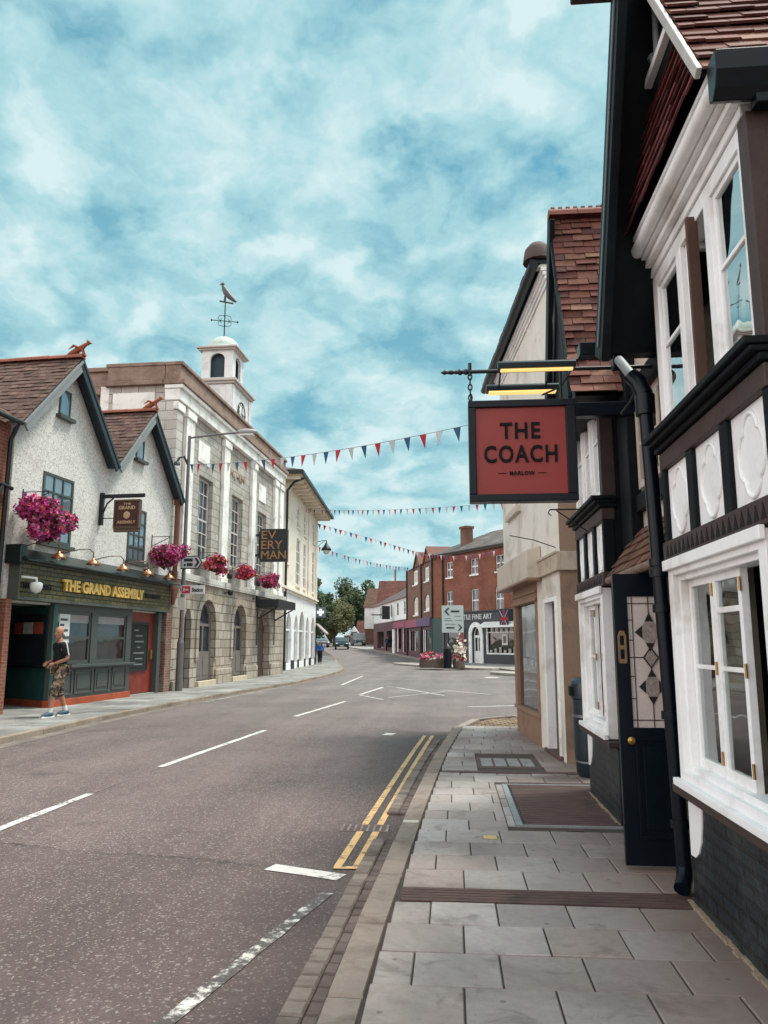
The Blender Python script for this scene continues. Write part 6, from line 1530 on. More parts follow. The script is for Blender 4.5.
# gap filled between hall and cream building by its front
m_cr2 = M('cream_stucco', '#ded5c6', .75, .08, 1.5, stain='#bda98b', sscale=1.0)
CW = [(.5, 1.5, 6.0, 7.9), (4.4, 6.0, 5.0, 7.9), (7.4, 8.6, 5.0, 7.9), (11.6, 13.0, 5.0, 7.9), (.5, 1.5, 8.75, 10.0), (4.4, 5.6, 8.6, 9.9), (7.4, 8.6, 8.5, 9.9), (11.6, 13.0, 8.6, 10.0)]
fsheet('wall', cr, rect(-3.2, 14.0, 4.6, 10.7), [rect(*w) for w in CW], m_cr2, 0, .4)
for w in CW: win(cr, *w, y=.06, fr=.08, nx=2, nz=4 if w[3]-w[2] > 2 else 3, depth=.06, bar=.05, sill=m_cr2)
ga = [archp(1.0, 2.9, .35, 2.2, 3.2, 12), archp(4.0, 5.4, .35, 2.2, 3.2, 12), archp(6.0, 8.3, .35, 2.3, 3.5, 12), archp(8.9, 10.6, .35, 2.2, 3.2, 12), archp(11.6, 13.6, .35, 2.3, 3.3, 12)]
fsheet('ground_floor', cr, rect(-3.2, 14.0, -.1, 4.3), ga, white, -.02, .5)
mb = MB(); mb.box(-3.2, 13.9, .08, .155, 2.2, 2.3); mb.build('transom', white, cr)
mb = MB(); mb.box(-3.2, 13.9, .16, .18, -.05, 4.0); mb.build('shop_window', M('shop_grey', '#77736c', .3, .4, 1.5, spec=.7), cr)
mb = MB(); mb.box(-3.22, 14.05, .3, .36, 2.28, 2.34)
mb = MB()
for (a, b) in ((-3.2, .98), (2.92, 3.98), (5.42, 5.98), (8.32, 8.88), (10.62, 11.58), (13.62, 14.02)): mb.box(a, b, -.06, -.022, -.05, .5)
mb.each('pier_base', M('base_black', '#20252a', .6), cr)
mb = MB(); mb.box(-3.25, 14.1, -.12, .4, 4.305, 4.45); mb.box(-3.3, 14.15, -.22, .4, 4.453, 4.6); mb.build('string_course', m_cr2, cr, bevel=.02)
for a in (9.4, 13.5): mb = MB(); mb.box(a, a+.5 if a > 12 else a+1.7, -.10, -.003, 4.6, 10.6); mb.build('pilaster', m_cr2, cr, bevel=.02)
mb = MB(); mb.box(-1.2, 14.6, -1.05, .0, 10.72, 10.78); mb.box(-1.2, 14.6, 0, 9, 10.705, 10.76); mb.build('soffit', M('soffit_pale', '#c0aa92', .7, .1, 3), cr)
mb = MB()
for k in range(14): mb.box(-.8+1.15*k, -.62+1.15*k, -.95, -.003, 10.5, 10.715)
mb.each('eaves_bracket', m_cr2, cr, bevel=.02)
mb = MB(); mb.box(-1.3, 14.7, -1.2, -1.05, 10.68, 10.9); mb.box(-1.3, -1.2, -1.05, 9, 10.68, 10.9); mb.box(14.6, 14.7, -1.05, 9, 10.68, 10.9); mb.build('gutter', iron, cr, bevel=.02)
mb = MB(); tiles(mb, (-1.3, -1.15, 10.9), (14.7, -1.15, 10.9), (3.5, 4, 12.6), (10, 4, 12.6), 10, .6); tiles(mb, (-1.3, 9, 10.9), (-1.3, -1.15, 10.9), (3.5, 4.1, 12.6), (3.5, 4, 12.6), 10, .6); mb.build('roof', m_slate, cr)
mb = MB(); mb.box(-3.2, -2.9, .51, 9, -.1, 10.7); mb.box(13.7, 14.0, .51, 9, -.1, 10.7); mb.build('side_wall', m_cr2, cr)
mb = MB(); mb.tube([(-.05, -.12, .1), (-.05, -.12, 10.0), (-.02, -.5, 10.5), (.0, -1.1, 10.75)], .07, 8); mb.build('downpipe', iron, cr)

# ================================================================== STREET LAMPS AND SIGNS
lp = thing('street_lamp', 'tall grey steel street lamp with long arm between pub and stone hall', 'street lamp', (-8.64, 24.4, 0))
m_steel = M('grey_steel', '#6d6669', .5, .15, 5, metal=.3)
mb = MB(); mb.tube([(0, 0, 0), (0, 0, 1.5)], .115, 12); mb.lathe([(.115, 0), (.08, .14)], (0, 0, 1.5), 12); mb.build('base', m_steel, lp)
mb = MB(); mb.tube([(0, 0, 1.5), (0, 0, 8.35)], [.072, .05], 10); mb.build('pole', m_steel, lp)
mb = MB(); mb.tube([(0, 0, 8.28), (.9, .15, 8.42), (1.6, .25, 8.50)], .035, 8); mb.build('arm', m_steel, lp)
mb = MB(); mb.ball((1.88, .3, 8.53), .36, 14, 8, 1.0, .42, .30); mb.build('lamp_head', M('lamp_grey', '#9b9796', .45, .1, 6), lp)
mb = MB(); mb.box(1.65, 2.1, .2, .4, 8.40, 8.45); mb.build('lens', M('lens', '#c8c6be', .2), lp)
mb = MB(); mb.tube([(0, 0, 7.32), (-.12, -.1, 7.62), (-.25, -.2, 7.55), (-.3, -.25, 7.40)], .04, 6); mb.lathe([(.11, 0), (.09, .1), (.03, .13)], (-.3, -.25, 7.3), 8); mb.build('side_lantern', iron, lp)
mb = MB(); mb.box(-.12, .12, -.10, -.075, 2.55, 2.95); mb.build('notice', M('notice_white', '#cfcfca', .6), lp)
def pole_sign(label, x0, x1, z0, z1, body):
    s_ = thing('direction_sign', label, 'direction sign', (-8.64, 24.28, 0)); return s_
s_ = thing('direction_sign', 'black and white arrow-shaped direction sign pointing along the hall from the lamp post', 'direction sign', (-8.64, 24.28, 0))
mb = MB(); mb.sheet([(-.05, 3.86), (.53, 3.86), (.67, 4.07), (.53, 4.29), (-.05, 4.29)], [], -.06, -.03); pl_ = mb.build('plate', M('sign_dark', '#2b2f33', .5, .1, 5), s_)
mb = MB(); mb.sheet([(-.02, 3.895), (.515, 3.895), (.63, 4.07), (.515, 4.255), (-.02, 4.255)], [], -.065, -.0605); pw_ = mb.build('plate_face', M('sign_grey_white', '#b9bcbd', .5, .06, 5), s_)
mb = MB(); mb.sheet([(.40, 3.93), (.48, 3.93), (.585, 4.07), (.48, 4.22), (.40, 4.22), (.495, 4.07)], [], -.072, -.0655); mb.box(.06, .35, -.072, -.0655, 4.10, 4.20); mb.box(.06, .12, -.072, -.0655, 3.95, 4.03); mb.box(.16, .35, -.072, -.0655, 3.95, 4.05); mb.build('symbols', M('sign_dark', '#2b2f33'), s_)
mb = MB(); mb.box(-.04, .04, -.03, .06, 4.03, 4.11); mb.build('clamp', iron, s_)
s_ = thing('direction_sign', 'white finger sign with a red square lower on the lamp post', 'direction sign', (-8.64, 24.28, 0))
mb = MB(); mb.box(.0, .78, -.06, -.03, 3.05, 3.33); mb.build('plate', M('sign_white', '#d6d6d3', .5, .05, 5), s_, bevel=.004)
mb = MB(); mb.box(.03, .30, -.068, -.0605, 3.075, 3.305); mb.build('red_square', M('sign_red2', '#b8324a', .5, .08, 5), s_)
mb = MB(); mb.box(.08, .12, -.074, -.0685, 3.13, 3.25); mb.box(.15, .24, -.074, -.0685, 3.17, 3.21); mb.build('symbol', M('sign_white', '#d6d6d3'), s_)
o_ = text('lettering', 'Station', (.36, .72, 3.12, 3.25), M('sign_dark', '#2b2f33'), s_, extrude=.004, bold=.03, y=-.066)
mb = MB(); mb.box(-.04, .04, -.03, .06, 3.15, 3.23); mb.build('clamp', iron, s_)
cb_ = thing('utility_cabinet', 'small grey utility cabinet against the brick pier beside the lamp post', 'cabinet', (-9.12, 24.45, 0))
mb = MB(); mb.box(-.17, .17, -.12, .12, 0, .72); mb.build('body', M('cabinet_grey', '#8f857c', .6, .12, 5), cb_, bevel=.015); mb = MB(); mb.box(-.19, .19, -.14, .14, .722, .76); mb.build('lid', M('cabinet_grey', '#8f857c'), cb_, bevel=.01)
h_ = thing('heritage_lamp', 'black heritage lantern hanging from an arm at the far corner of the cream building', 'street lamp', (-10.0, 57.0, 0))
mb = MB(); mb.tube([(0, 0, 0), (0, 0, 9.2)], [.1, .07], 8); mb.build('pole', iron, h_)
mb = MB(); mb.tube([(0, 0, 9.0), (.5, 0, 9.12), (.75, 0, 9.1)], .03, 6); mb.tube([(0, 0, 8.5), (.3, 0, 8.85), (.6, 0, 9.05)], .02, 6); mb.build('arm', iron, h_)
mb = MB(); mb.lathe([(.03, .95), (.05, .75), (.16, .55), (.36, .3), (.4, .18), (.3, .15)], (.75, 0, 8.2), 14); mb.build('lantern_hood', iron, h_)
mb = MB(); mb.lathe([(.26, .15), (.2, -.05), (.08, -.12)], (.75, 0, 8.2), 14); mb.build('lantern_glass', M('lantern_glass', '#b9b7ae', .2), h_)
x_ = thing('pharmacy_cross_sign', 'square sign with white cross hanging at the far corner of the cream building', 'sign', (-9.72, 56.6, 3.75))
mb = MB(); mb.box(-.2, .55, -.08, .08, -.4, .36); mb.build('panel', M('cross_panel', '#5f6b72', .5), x_, bevel=.03)
mb = MB(); mb.box(.08, .27, -.1, -.082, -.26, .23); mb.box(-.07, .079, -.1, -.082, -.11, .08); mb.box(.271, .42, -.1, -.082, -.11, .08); mb.build('cross', EM('cross_white', '#e8f0f0', .3), x_)
mb = MB(); mb.tube([(-.4, .0, .2), (-.35, 0, .2)], .04, 6); mb.build('bracket', iron, x_)
aw_ = thing('folded_awning', 'small pale striped awning below the white cross sign', 'awning', (-9.7, 55.6, 2.2))
mb = MB(); mb.raw([(0, 0, .7), (.0, 1.2, .7), (.75, 1.2, 0), (.75, 0, 0), (0, 0, .6), (0, 1.2, .6), (.72, 1.2, -.1), (.72, 0, -.1)], [(0,1,2,3),(7,6,5,4),(0,4,5,1),(1,5,6,2),(2,6,7,3),(3,7,4,0)]); mb.build('cloth', M('awning_pale', '#a89c97', .8, .3, 6), aw_); mb = MB(); mb.tube([(0, .6, .0), (.7, .6, 0)], .02, 6); mb.build('arm', iron, aw_)

# traffic direction board on the island
tb = thing('road_direction_board', 'large pale road direction board with black arrows on two posts behind the planter', 'road sign', (.12, 47.6, 0))
mb = MB(); mb.box(-.66, .66, -.05, -.01, 2.12, 3.76); mb.build('board', M('board_pale', '#aebab8', .5, .08, 3), tb, bevel=.01)
mb = MB()
for x in (-.6, .62): mb.tube([(x, .03, 0), (x, .03, 3.7)], .045, 8)
mb.build('post', m_steel, tb)
mb = MB()
mb.sheet([(-.5, 3.4), (-.28, 3.62), (-.16, 3.62), (-.36, 3.4), (-.16, 3.16), (-.28, 3.16)], [], -.062, -.0505); mb.box(-.1, .42, -.062, -.0505, 3.34, 3.46)
mb.sheet([(.58, 2.42), (.40, 2.62), (.30, 2.62), (.46, 2.42), (.30, 2.22), (.40, 2.22)], [], -.062, -.0505); mb.box(-.4, .1, -.062, -.0505, 2.36, 2.46)
mb.build('arrow', M('sign_dark', '#2b2f33'), tb)
mb = MB()
for (a, b, z) in ((-.5, .0, 2.82), (.12, .55, 2.82), (-.5, -.1, 2.94), (.1, .5, 3.08), (-.45, .2, 2.6)): mb.box(a, b, -.06, -.0505, z, z+.05)
mb.build('text_line', M('sign_grey', '#75807f', .6), tb)
# planter, litter bin on the island
pt_ = thing('flower_planter', 'low dark stone planter of red and pink flowers on the traffic island', 'planter', (-1.15, 47.9, .03))
mb = MB(); mb.sheet(blob(0, 0, .8, .8, .0, 20, 2.6), [], .0, .48, 'xy'); mb.build('box', M('planter_brown', '#5d5049', .8, .25, 4), pt_, bevel=.03)
def flowers(parent, x0, x1, y0, y1, z, n, mats, seed):
    rg = random.Random(seed); mb = MB()
    for i in range(n):
        p = Vector((rg.uniform(x0, x1), rg.uniform(y0, y1), z+abs(rg.gauss(0, .14)))); s = rg.uniform(.06, .13); nr = Vector((rg.gauss(0, 1), rg.gauss(0, 1)-.8, 1)).normalized(); a = nr.orthogonal().normalized(); b = nr.cross(a)
        mb.m = rg.randrange(len(mats)); mb.face([p+a*s, p+b*s, p-a*s, p-b*s])
    return mb.build('flowers', mats, parent, recalc=False)
flowers(pt_, -.72, .72, -.7, .7, .52, 300, [m_petr, m_lf, m_pet, M('petal_white', '#c9b9ac', .7)], 3)
pt2 = thing('flower_planter', 'planter of pale pink and white flowers beside the dark bin on the island', 'planter', (.46, 47.3, .03))
mb = MB(); mb.sheet(blob(0, 0, .36, .6, .0, 16, 2.6), [], .0, .42, 'xy'); mb.build('box', M('planter_brown', '#5d5049'), pt2, bevel=.03)
flowers(pt2, -.32, .32, -.5, .5, .5, 160, [M('petal_white', '#c9b9ac'), m_petr, m_lf], 4)
tb2 = MB(); rg = random.Random(4)
for i in range(160):
    p = Vector((rg.gauss(0, .22), rg.gauss(0, .22), .9+rg.gauss(0, .35))); s = rg.uniform(.06, .12); a = Vector((rg.gauss(0,1), rg.gauss(0,1), rg.gauss(0,1))).normalized(); b = a.orthogonal().normalized()
    tb2.face([p+a*s, p+b*s, p-a*s, p-b*s])
tb2.build('tall_blooms', M('petal_white', '#c9b9ac'), pt2, recalc=False)
bn = thing('island_bin', 'dark round litter bin with domed hood between the two island planters', 'litter bin', (-.22, 46.8, .03))
mb = MB(); mb.tube([(0, 0, 0), (0, 0, 1.0)], [.23, .25], 16); mb.build('body', darkteal, bn); mb = MB(); mb.lathe([(.27, 0), (.27, .08), (.22, .25), (.10, .35), (.05, .43), (.02, .45)], (0, 0, 1.0), 16); mb.build('hood', iron, bn)
mb = MB(); mb.box(-.14, .14, -.29, -.26, 1.02, 1.12); mb.build('opening', M('bin_slot', '#0c0c0d', .9), bn)
# litter bin by the pub
lb = thing('street_litter_bin', 'dark teal litter bin with metal band between the tan wall and pub bay', 'litter bin', (1.60, 9.35, 0), R(-4))
mb = MB(); mb.lathe([(.16, 0), (.185, .05), (.20, .30), (.205, .86)], (0, 0, 0), 20, True, 0, 1, 1.1); mb.build('body', M('bin_teal', '#16272f', .35, .2, 4, spec=.5), lb)
mb = MB(); mb.lathe([(.222, 0), (.225, .14), (.21, .2), (.15, .235), (.02, .245)], (0, 0, .87), 20, True, 0, 1, 1.1); mb.build('hood', M('bin_teal', '#16272f'), lb)
mb = MB(); mb.lathe([(.212, 0), (.212, .03)], (0, 0, .66), 20, True, 0, 1, 1.1); mb.lathe([(.20, 0), (.20, .02)], (0, 0, .16), 20, True, 0, 1, 1.1); mb.build('metal_band', M('band_grey', '#7d8083', .35, .15, 9, metal=.6), lb)
mb = MB(); mb.box(-.235, -.20, -.12, .12, .90, 1.0); mb.build('opening', M('bin_slot', '#0c0c0d'), lb)

# ================================================================== NEIGHBOUR at the left edge
nb = thing('brick_neighbour_house', 'red brick house edge with brown tiled roof at the near side of the pebbledashed pub', 'house', mat_of(pub) @ Vector((-2.0, 0, 0)), pub.rotation_euler.z)
fsheet('wall', nb, rect(-7, .02, -.1, 6.3), [rect(-2.6, -.9, .9, 2.4), rect(-2.2, -1.0, 3.6, 5.2)], m_brickr, .1, .4)
win(nb, -2.2, -1.0, 3.6, 5.2, y=.2, fr=.08, nx=2, nz=2, sill=m_wst); win(nb, -2.6, -.9, .9, 2.4, y=.2, fr=.08, nx=2, nz=2, sill=m_wst)
mb = MB(); tiles(mb, (-7, -.18, 6.33), (-.02, -.18, 6.33), (-7, 4.5, 9.6), (-.02, 4.5, 9.6), 22, .19, jit=.012); mb.build('roof', m_ptile, nb)
mb = MB(); mb.tube([(-7, -.22, 6.30), (-.05, -.22, 6.30)], .055, 10); mb.tube([(-.12, -.18, 6.28), (-.12, -.02, 5.9), (-.12, .0, 3.4), (-.12, .0, .1)], .05, 8); mb.build('gutter', iron, nb)
mb = MB(); mb.tube([(-.55, -.02, 4.9), (.05, -.02, 4.85)], .05, 8); mb.tube([(-.3, -.02, 4.85), (-.5, -.02, 4.3), (-.5, -.02, 1.0)], .05, 8); mb.build('waste_pipe', iron, nb)

# ================================================================== BUNTING
m_fl = [M('pennant_red', '#b3283f', .8, .1, 10), M('pennant_white', '#b9bcbf', .8, .08, 10), M('pennant_blue', '#2d5673', .8, .12, 10)]
def bunting(label, a, b, sag, n, size, seq, t0=.0, t1=1.0):
    a = Vector(a); b = Vector(b)
    c = thing('bunting', label, 'bunting', tuple(a), 0, 'strings of pennants across the street')
    P = lambda t_: a*(1-t_)+b*t_ - Vector((0, 0, sag*4*t_*(1-t_)))
    mb = MB(); mb.tube([P(i/30) for i in range(31)], .008, 4); mb.build('cord', M('cord_grey', '#8a8d90', .8), c, True)
    d = (b-a).normalized()
    for k in range(n):
        t_ = t0+(t1-t0)*(k+.5)/n; p = P(t_); w = d*size*.36; sway = Vector((ru(-.05, .05), ru(-.05, .05), 0))*size*3
        q = P(t_)-Vector((0, 0, size))+sway; th = Vector((-d.y, d.x, 0))*.004
        p1 = P(t_)-w; p2 = P(t_)+w
        mb = MB(); mb.raw([p1+th, p2+th, q+th, p1-th, p2-th, q-th], [(0,1,2),(5,4,3),(0,3,4,1),(1,4,5,2),(2,5,3,0)]); mb.build('pennant', m_fl[seq[k % len(seq)]], c, True)
bunting('largest bunting string, running from the grey lamp post towards the red hanging sign', (-8.62, 24.35, 7.36), (1.08, 14.3, 5.75), .22, 27, .30, [2, 0, 1])
bunting('second bunting string running from the cream building eaves across the middle of the gap', (-9.6, 50, 10.3), (4.2, 30.5, 7.2), .25, 40, .32, [1, 0, 2])
bunting('third bunting string sloping down to the red brick gallery building', (-9.75, 55.5, 10.2), (-1.45, 64.3, 8.6), -.05, 24, .40, [2, 0, 1])
bunting('lowest bunting string from the heritage lamp towards the brown gabled house', (-9.95, 57.2, 8.7), (-3.9, 73.5, 8.6), .3, 26, .42, [0, 2, 1])
bunting('bunting string looped along the eaves of the red brick gallery', tuple(mat_of(art) @ Vector((.2, -.5, 8.9))), tuple(mat_of(art) @ Vector((9.9, -.6, 8.2))), .35, 22, .42, [1, 0, 2, 0])

# ================================================================== VEHICLES
def car(label, loc, rz, body, kind='hatch', group='cars on the far road'):
    c = thing('parked_car' if kind != 'moving' else 'car', label, 'car', loc, rz, group)
    L, Wd, H = (4.1, 1.75, 1.5) if kind != 'van' else (4.8, 1.9, 1.95)
    if kind == 'van': prof = [(-2.4, .35), (2.35, .35), (2.4, .9), (1.9, 1.15), (1.3, 1.9), (-2.3, 1.95), (-2.4, 1.0)]
    else: prof = [(-2.0, .32), (2.0, .32), (2.05, .72), (1.25, .93), (.55, 1.45), (-1.2, 1.5), (-1.9, 1.05), (-2.05, .7)]
    mb = MB(); mb.sheet(prof, [], -Wd/2, Wd/2); mb.build('body', body, c, bevel=.09, bseg=3)
    mb = MB()
    if kind == 'van': mb.sheet([(1.83, 1.2), (1.36, 1.82), (1.33, 1.80), (1.80, 1.18)], [], -Wd/2+.15, Wd/2-.15)
    else:
        v_ = [(1.26, -.68, .96), (1.26, .68, .96), (.62, .6, 1.43), (.62, -.6, 1.43)]
        mb.raw([(x+.02, y, z+.02) for x, y, z in v_]+[(x-.02, y, z-.01) for x, y, z in v_], [(0,1,2,3),(7,6,5,4),(0,4,5,1),(1,5,6,2),(2,6,7,3),(3,7,4,0)])
    mb.build('windscreen', glassm, c)
    mb = MB()
    for s_ in (-1, 1): mb.sheet([(1.0, 1.0), (.5, 1.38), (-1.1, 1.42), (-1.6, 1.03)] if kind != 'van' else [(1.5, 1.25), (1.2, 1.75), (.2, 1.78), (.2, 1.25)], [], s_*(Wd/2-.0), s_*(Wd/2+.012))
    mb.build('side_window', glassd, c)
    for sx in (1.3, -1.3):
        for s_ in (-1, 1):
            mb = MB(); mb.tube([(sx, s_*(Wd/2-.2), .31), (sx, s_*(Wd/2+.01), .31)], .31, 16); w_ = mb.build('wheel', M('tyre', '#17181a', .85), c)
            mb = MB(); mb.tube([(sx, s_*(Wd/2), .31), (sx, s_*(Wd/2+.025), .31)], .18, 12); mb.build('rim', M('rim', '#8d9093', .35, metal=.7), w_)
    for s_ in (-1, 1):
        mb = MB(); mb.ball((1.98 if kind != 'van' else 2.33, s_*.62, .68), .13, 8, 6, .5, 1.3, .8); mb.build('headlight', M('headlight', '#cfd2d2', .15, spec=.8), c)
    mb = MB(); mb.box(2.0 if kind != 'van' else 2.36, 2.07 if kind != 'van' else 2.43, -.26, .26, .38, .5); mb.build('number_plate', M('plate', '#c9c9c0', .5), c)
    mb = MB(); mb.box(2.02 if kind != 'van' else 2.38, 2.065 if kind != 'van' else 2.42, -.5, .5, .52, .66); mb.build('grille', iron, c)
    return c
m_teal = M('teal_car_paint', '#123338', .4, .06, 2, spec=.3); m_wcar = M('white_car_paint', '#66696c', .45, .05, 2, spec=.3); m_scar = M('silver_car_paint', '#54595d', .45, .05, 2, spec=.3)
car('teal hatchback coming round the bend of the road', (-13.9, 99, zt(99)+ROAD), R(-90+8), m_teal, 'moving')
car('white car waiting in front of the olive tree', (-18.2, 107, zt(107)+ROAD), R(-60), m_wcar)
car('silver van parked at the kerb before the far cottage', (-13.6, 114, zt(114)+ROAD), R(-78), m_scar, 'van')

# ================================================================== PEOPLE
m_skin = M('skin', '#a5735d', .55, .12, 12, spec=.35, stain='#9c6d58', sscale=9)
def skin_mesh(verts, edges, rad, name, mat, parent, sub=2, root=0):
    me = bpy.data.meshes.new(name); me.from_pydata(verts, edges, []); o = bpy.data.objects.new(name, me); COL.objects.link(o)
    sk = o.modifiers.new('skin', 'SKIN'); sk.use_smooth_shade = True; sk.branch_smoothing = .6
    for i, v in enumerate(me.skin_vertices[0].data): v.radius = rad[i] if isinstance(rad[i], tuple) else (rad[i], rad[i]); v.use_root = (i == root)
    ss = o.modifiers.new('sub', 'SUBSURF'); ss.levels = sub; ss.render_levels = sub
    bpy.context.view_layer.update(); dg = bpy.context.evaluated_depsgraph_get()
    m2 = bpy.data.meshes.new_from_object(o.evaluated_get(dg)); bpy.data.objects.remove(o); bpy.data.meshes.remove(me)
    return m2
def join_mesh(ms, name, mats, parent):
    vs_, fs_, sm = [], [], []
    for m_ in ms:
        if isinstance(m_, MB): v, f, s_ = m_.v, m_.f, m_.sm
        else: v = [tuple(x.co) for x in m_.vertices]; f = [tuple(p.vertices) for p in m_.polygons]; s_ = [True]*len(f)
        n = len(vs_); vs_ += v; fs_ += [tuple(n+i for i in q) for q in f]; sm += s_
    me = bpy.data.meshes.new(name); me.from_pydata(vs_, [], fs_)
    for p, s_ in zip(me.polygons, sm): p.use_smooth = s_
    me.materials.append(mats); o = bpy.data.objects.new(name, me); COL.objects.link(o); o.parent = parent; return o
def hand(mb, w, d, side, h):
    """five bent fingers from wrist w along d"""
    w = Vector(w); d = Vector(d).normalized(); s = d.cross(Vector((0, 0, 1))).normalized() if abs(d.z) < .9 else Vector((0, 1, 0)); n = s.cross(d).normalized()
    mb.tube([w, w+d*.045*h, w+d*.085*h], [.026*h, .036*h, .03*h], 8)
    for k, L in enumerate((.062, .072, .068, .055)):
        b = w+d*.08*h+s*(.026-.0175*k)*h
        mb.tube([b, b+d*L*.5*h-n*.006*h, b+d*L*.85*h-n*.028*h, b+d*L*.9*h-n*.045*h], [.0095*h, .009*h, .008*h, .006*h], 6)
    b = w+d*.03*h+s*.03*h; mb.tube([b, b+(d*.6+s*.5)*.04*h, b+(d*.9+s*.35)*.068*h-n*.012*h], [.013*h, .011*h, .008*h], 6)
def person(label, loc, rz, H, shirt, legs_m, legs_len, pose, hair=None, shoe='#2c3440', sock=True, bag=None, stripe=False, long_sleeve=False):
    p_ = thing('person', label, 'person', loc, rz); h = H/1.75
    J = {k: Vector(v)*h for k, v in pose.items()}
    V, E, Rr = [], [], []
    def chain(pts, rs, start=None):
        prev = start
        for a, r in zip(pts, rs):
            V.append(tuple(a)); Rr.append(r*h if not isinstance(r, tuple) else (r[0]*h, r[1]*h)); i = len(V)-1
            if prev is not None: E.append((prev, i))
            prev = i
        return prev
    pel = chain([J['pelvis']], [(.14, .11)])
    sp = chain([J['pelvis'].lerp(J['chest'], .5)], [(.125, .10)], pel); ch_ = chain([J['chest']], [(.13, .10)], sp); nk = chain([J['neck']], [.062], ch_); hd0 = chain([J['neck'].lerp(J['head'], .5)], [.058], nk)
    for s_ in ('l', 'r'):
        sh = chain([J['sh_'+s_]-Vector((0, 0, .02*h))], [.046], ch_); el = chain([J['sh_'+s_].lerp(J['el_'+s_], .5), J['el_'+s_]], [.044, .042], sh); chain([J['el_'+s_].lerp(J['wr_'+s_], .5), J['wr_'+s_]], [.038, .026], el)
        hp = chain([J['hip_'+s_]], [.09], pel); kn = chain([J['hip_'+s_].lerp(J['kn_'+s_], .5), J['kn_'+s_]], [.08, .058], hp); an = chain([J['kn_'+s_].lerp(J['an_'+s_], .4), J['an_'+s_]], [.056, .036], kn); chain([J['toe_'+s_]], [.03], an)
    body = skin_mesh(V, E, Rr, 'body', m_skin, p_)
    hd = MB(); f = J['face'].normalized() if 'face' in J else Vector((1, 0, 0)); sd_ = Vector((-f.y, f.x, 0)); c = J['head']
    T = lambda a, b, z: c+f*a*h+sd_*b*h+Vector((0, 0, z*h))
    prof = [(-.122, .02, .00), (-.115, .045, .03), (-.09, .058, .025), (-.055, .068, .015), (-.02, .074, .01), (.02, .079, .0), (.06, .078, -.005), (.095, .062, -.01), (.115, .036, -.012), (.124, .006, -.012)]
    ring = []
    n = 16
    for z, r, off in prof:
        for k in range(n):
            a = 2*math.pi*k/n; x = r*1.16*math.cos(a)+off*.6; y = r*math.sin(a)
            if math.cos(a) > .8 and -.10 < z < .03: x += .006
            if z in (-.115, -.09) and math.cos(a) < -.1: x *= .75
            if z == .02 and math.cos(a) > .3 and .25 < abs(math.sin(a)) < .7: x -= .01
            ring.append(T(x, y, z))
    hd.raw(ring, [(i*n+k, i*n+(k+1) % n, (i+1)*n+(k+1) % n, (i+1)*n+k) for i in range(len(prof)-1) for k in range(n)]+[tuple(range(n))[::-1], tuple(range((len(prof)-1)*n, len(prof)*n))], True)
    hd.tube([T(.085, 0, .022), T(.108, 0, -.012), T(.112, 0, -.03), T(.09, 0, -.036)], [.008*h, .013*h, .017*h, .008*h], 8)
    for s_ in (-1, 1): hd.ball(T(-.005, s_*.083, -.008), .03*h, 8, 6, .55, .35, 1.0)
    hd.tube([T(.088, -.024, -.066), T(.097, 0, -.064), T(.088, .024, -.066)], .006*h, 6)
    hd.tube([T(0, 0, -.13), T(.01, 0, -.09)], .05*h, 10)
    hands = MB()
    for s_ in ('l', 'r'): hand(hands, J['wr_'+s_], J['wr_'+s_]-J['el_'+s_], s_, h)
    b_ = join_mesh([body, hd, hands], 'body', m_skin, p_)
    mb = MB()
    for s_ in (-1, 1): mb.ball(T(.085, s_*.031, .012), .011*h, 8, 6)
    mb.build('eye', M('eye_dark', '#2a211d', .2), p_)
    if hair:
        mb = MB(); ring = []
        hp_ = [(-.03, 1.1), (.02, 1.13), (.06, 1.12), (.095, 1.1), (.122, 1.0), (.135, .2)]
        for (z, g) in hp_:
            r = interp([(-.12, .05), (-.02, .074), (.02, .079), (.06, .078), (.095, .062), (.115, .036), (.13, .01)], z)*g
            for k in range(n):
                a = 2*math.pi*k/n; cut = 1 if math.cos(a) < .45 or z > .07 else .86
                ring.append(T(r*1.16*math.cos(a)*cut-.008, r*math.sin(a)*cut, z))
        mb.raw(ring, [(i*n+k, i*n+(k+1) % n, (i+1)*n+(k+1) % n, (i+1)*n+k) for i in range(len(hp_)-1) for k in range(n)]+[tuple(range(n)), tuple(range((len(hp_)-1)*n, len(hp_)*n))], True); mb.build('hair', M('hair'+hair, hair, .7, .3, 30), p_)
    # shirt
    V, E, Rr = [], [], []
    w = chain([J['pelvis']+Vector((0, 0, -.03*h))], [(.175, .14)]); sp = chain([J['pelvis'].lerp(J['chest'], .5)], [(.18, .15)], w); ct = chain([J['chest']], [(.195, .15)], sp); yk = chain([J['chest'].lerp(J['neck'], .42)], [(.17, .125)], ct); chain([J['chest'].lerp(J['neck'], .78)], [.085], yk)
    for s_ in ('l', 'r'):
        sh = chain([(J['chest'].lerp(J['neck'], .42)).lerp(J['sh_'+s_], .6), J['sh_'+s_]], [.098, .088], yk); e = chain([J['sh_'+s_].lerp(J['el_'+s_], .5), J['sh_'+s_].lerp(J['el_'+s_], .85)], [.086, .074], sh)
        if long_sleeve: chain([J['el_'+s_], J['el_'+s_].lerp(J['wr_'+s_], .92)], [.06, .045], e)
    join_mesh([skin_mesh(V, E, Rr, 'shirt', shirt, p_)], 'shirt', shirt, p_)
    if stripe:
        mb = MB()
        for s_ in ('l',):
            a = J['sh_'+s_]; b = J['sh_'+s_].lerp(J['el_'+s_], .76); o_ = (a-J['chest']); o_.z = 0; o_ = o_.normalized()*.078*h
            mb.tube([a+Vector((0, 0, .055*h)), a+o_*.9+Vector((0, 0, .01)), a.lerp(b, .5)+o_*.95, b+o_*.9], .012*h, 6)
        mb.build('sleeve_stripe', M('stripe_white', '#cfd0d0', .8), p_)
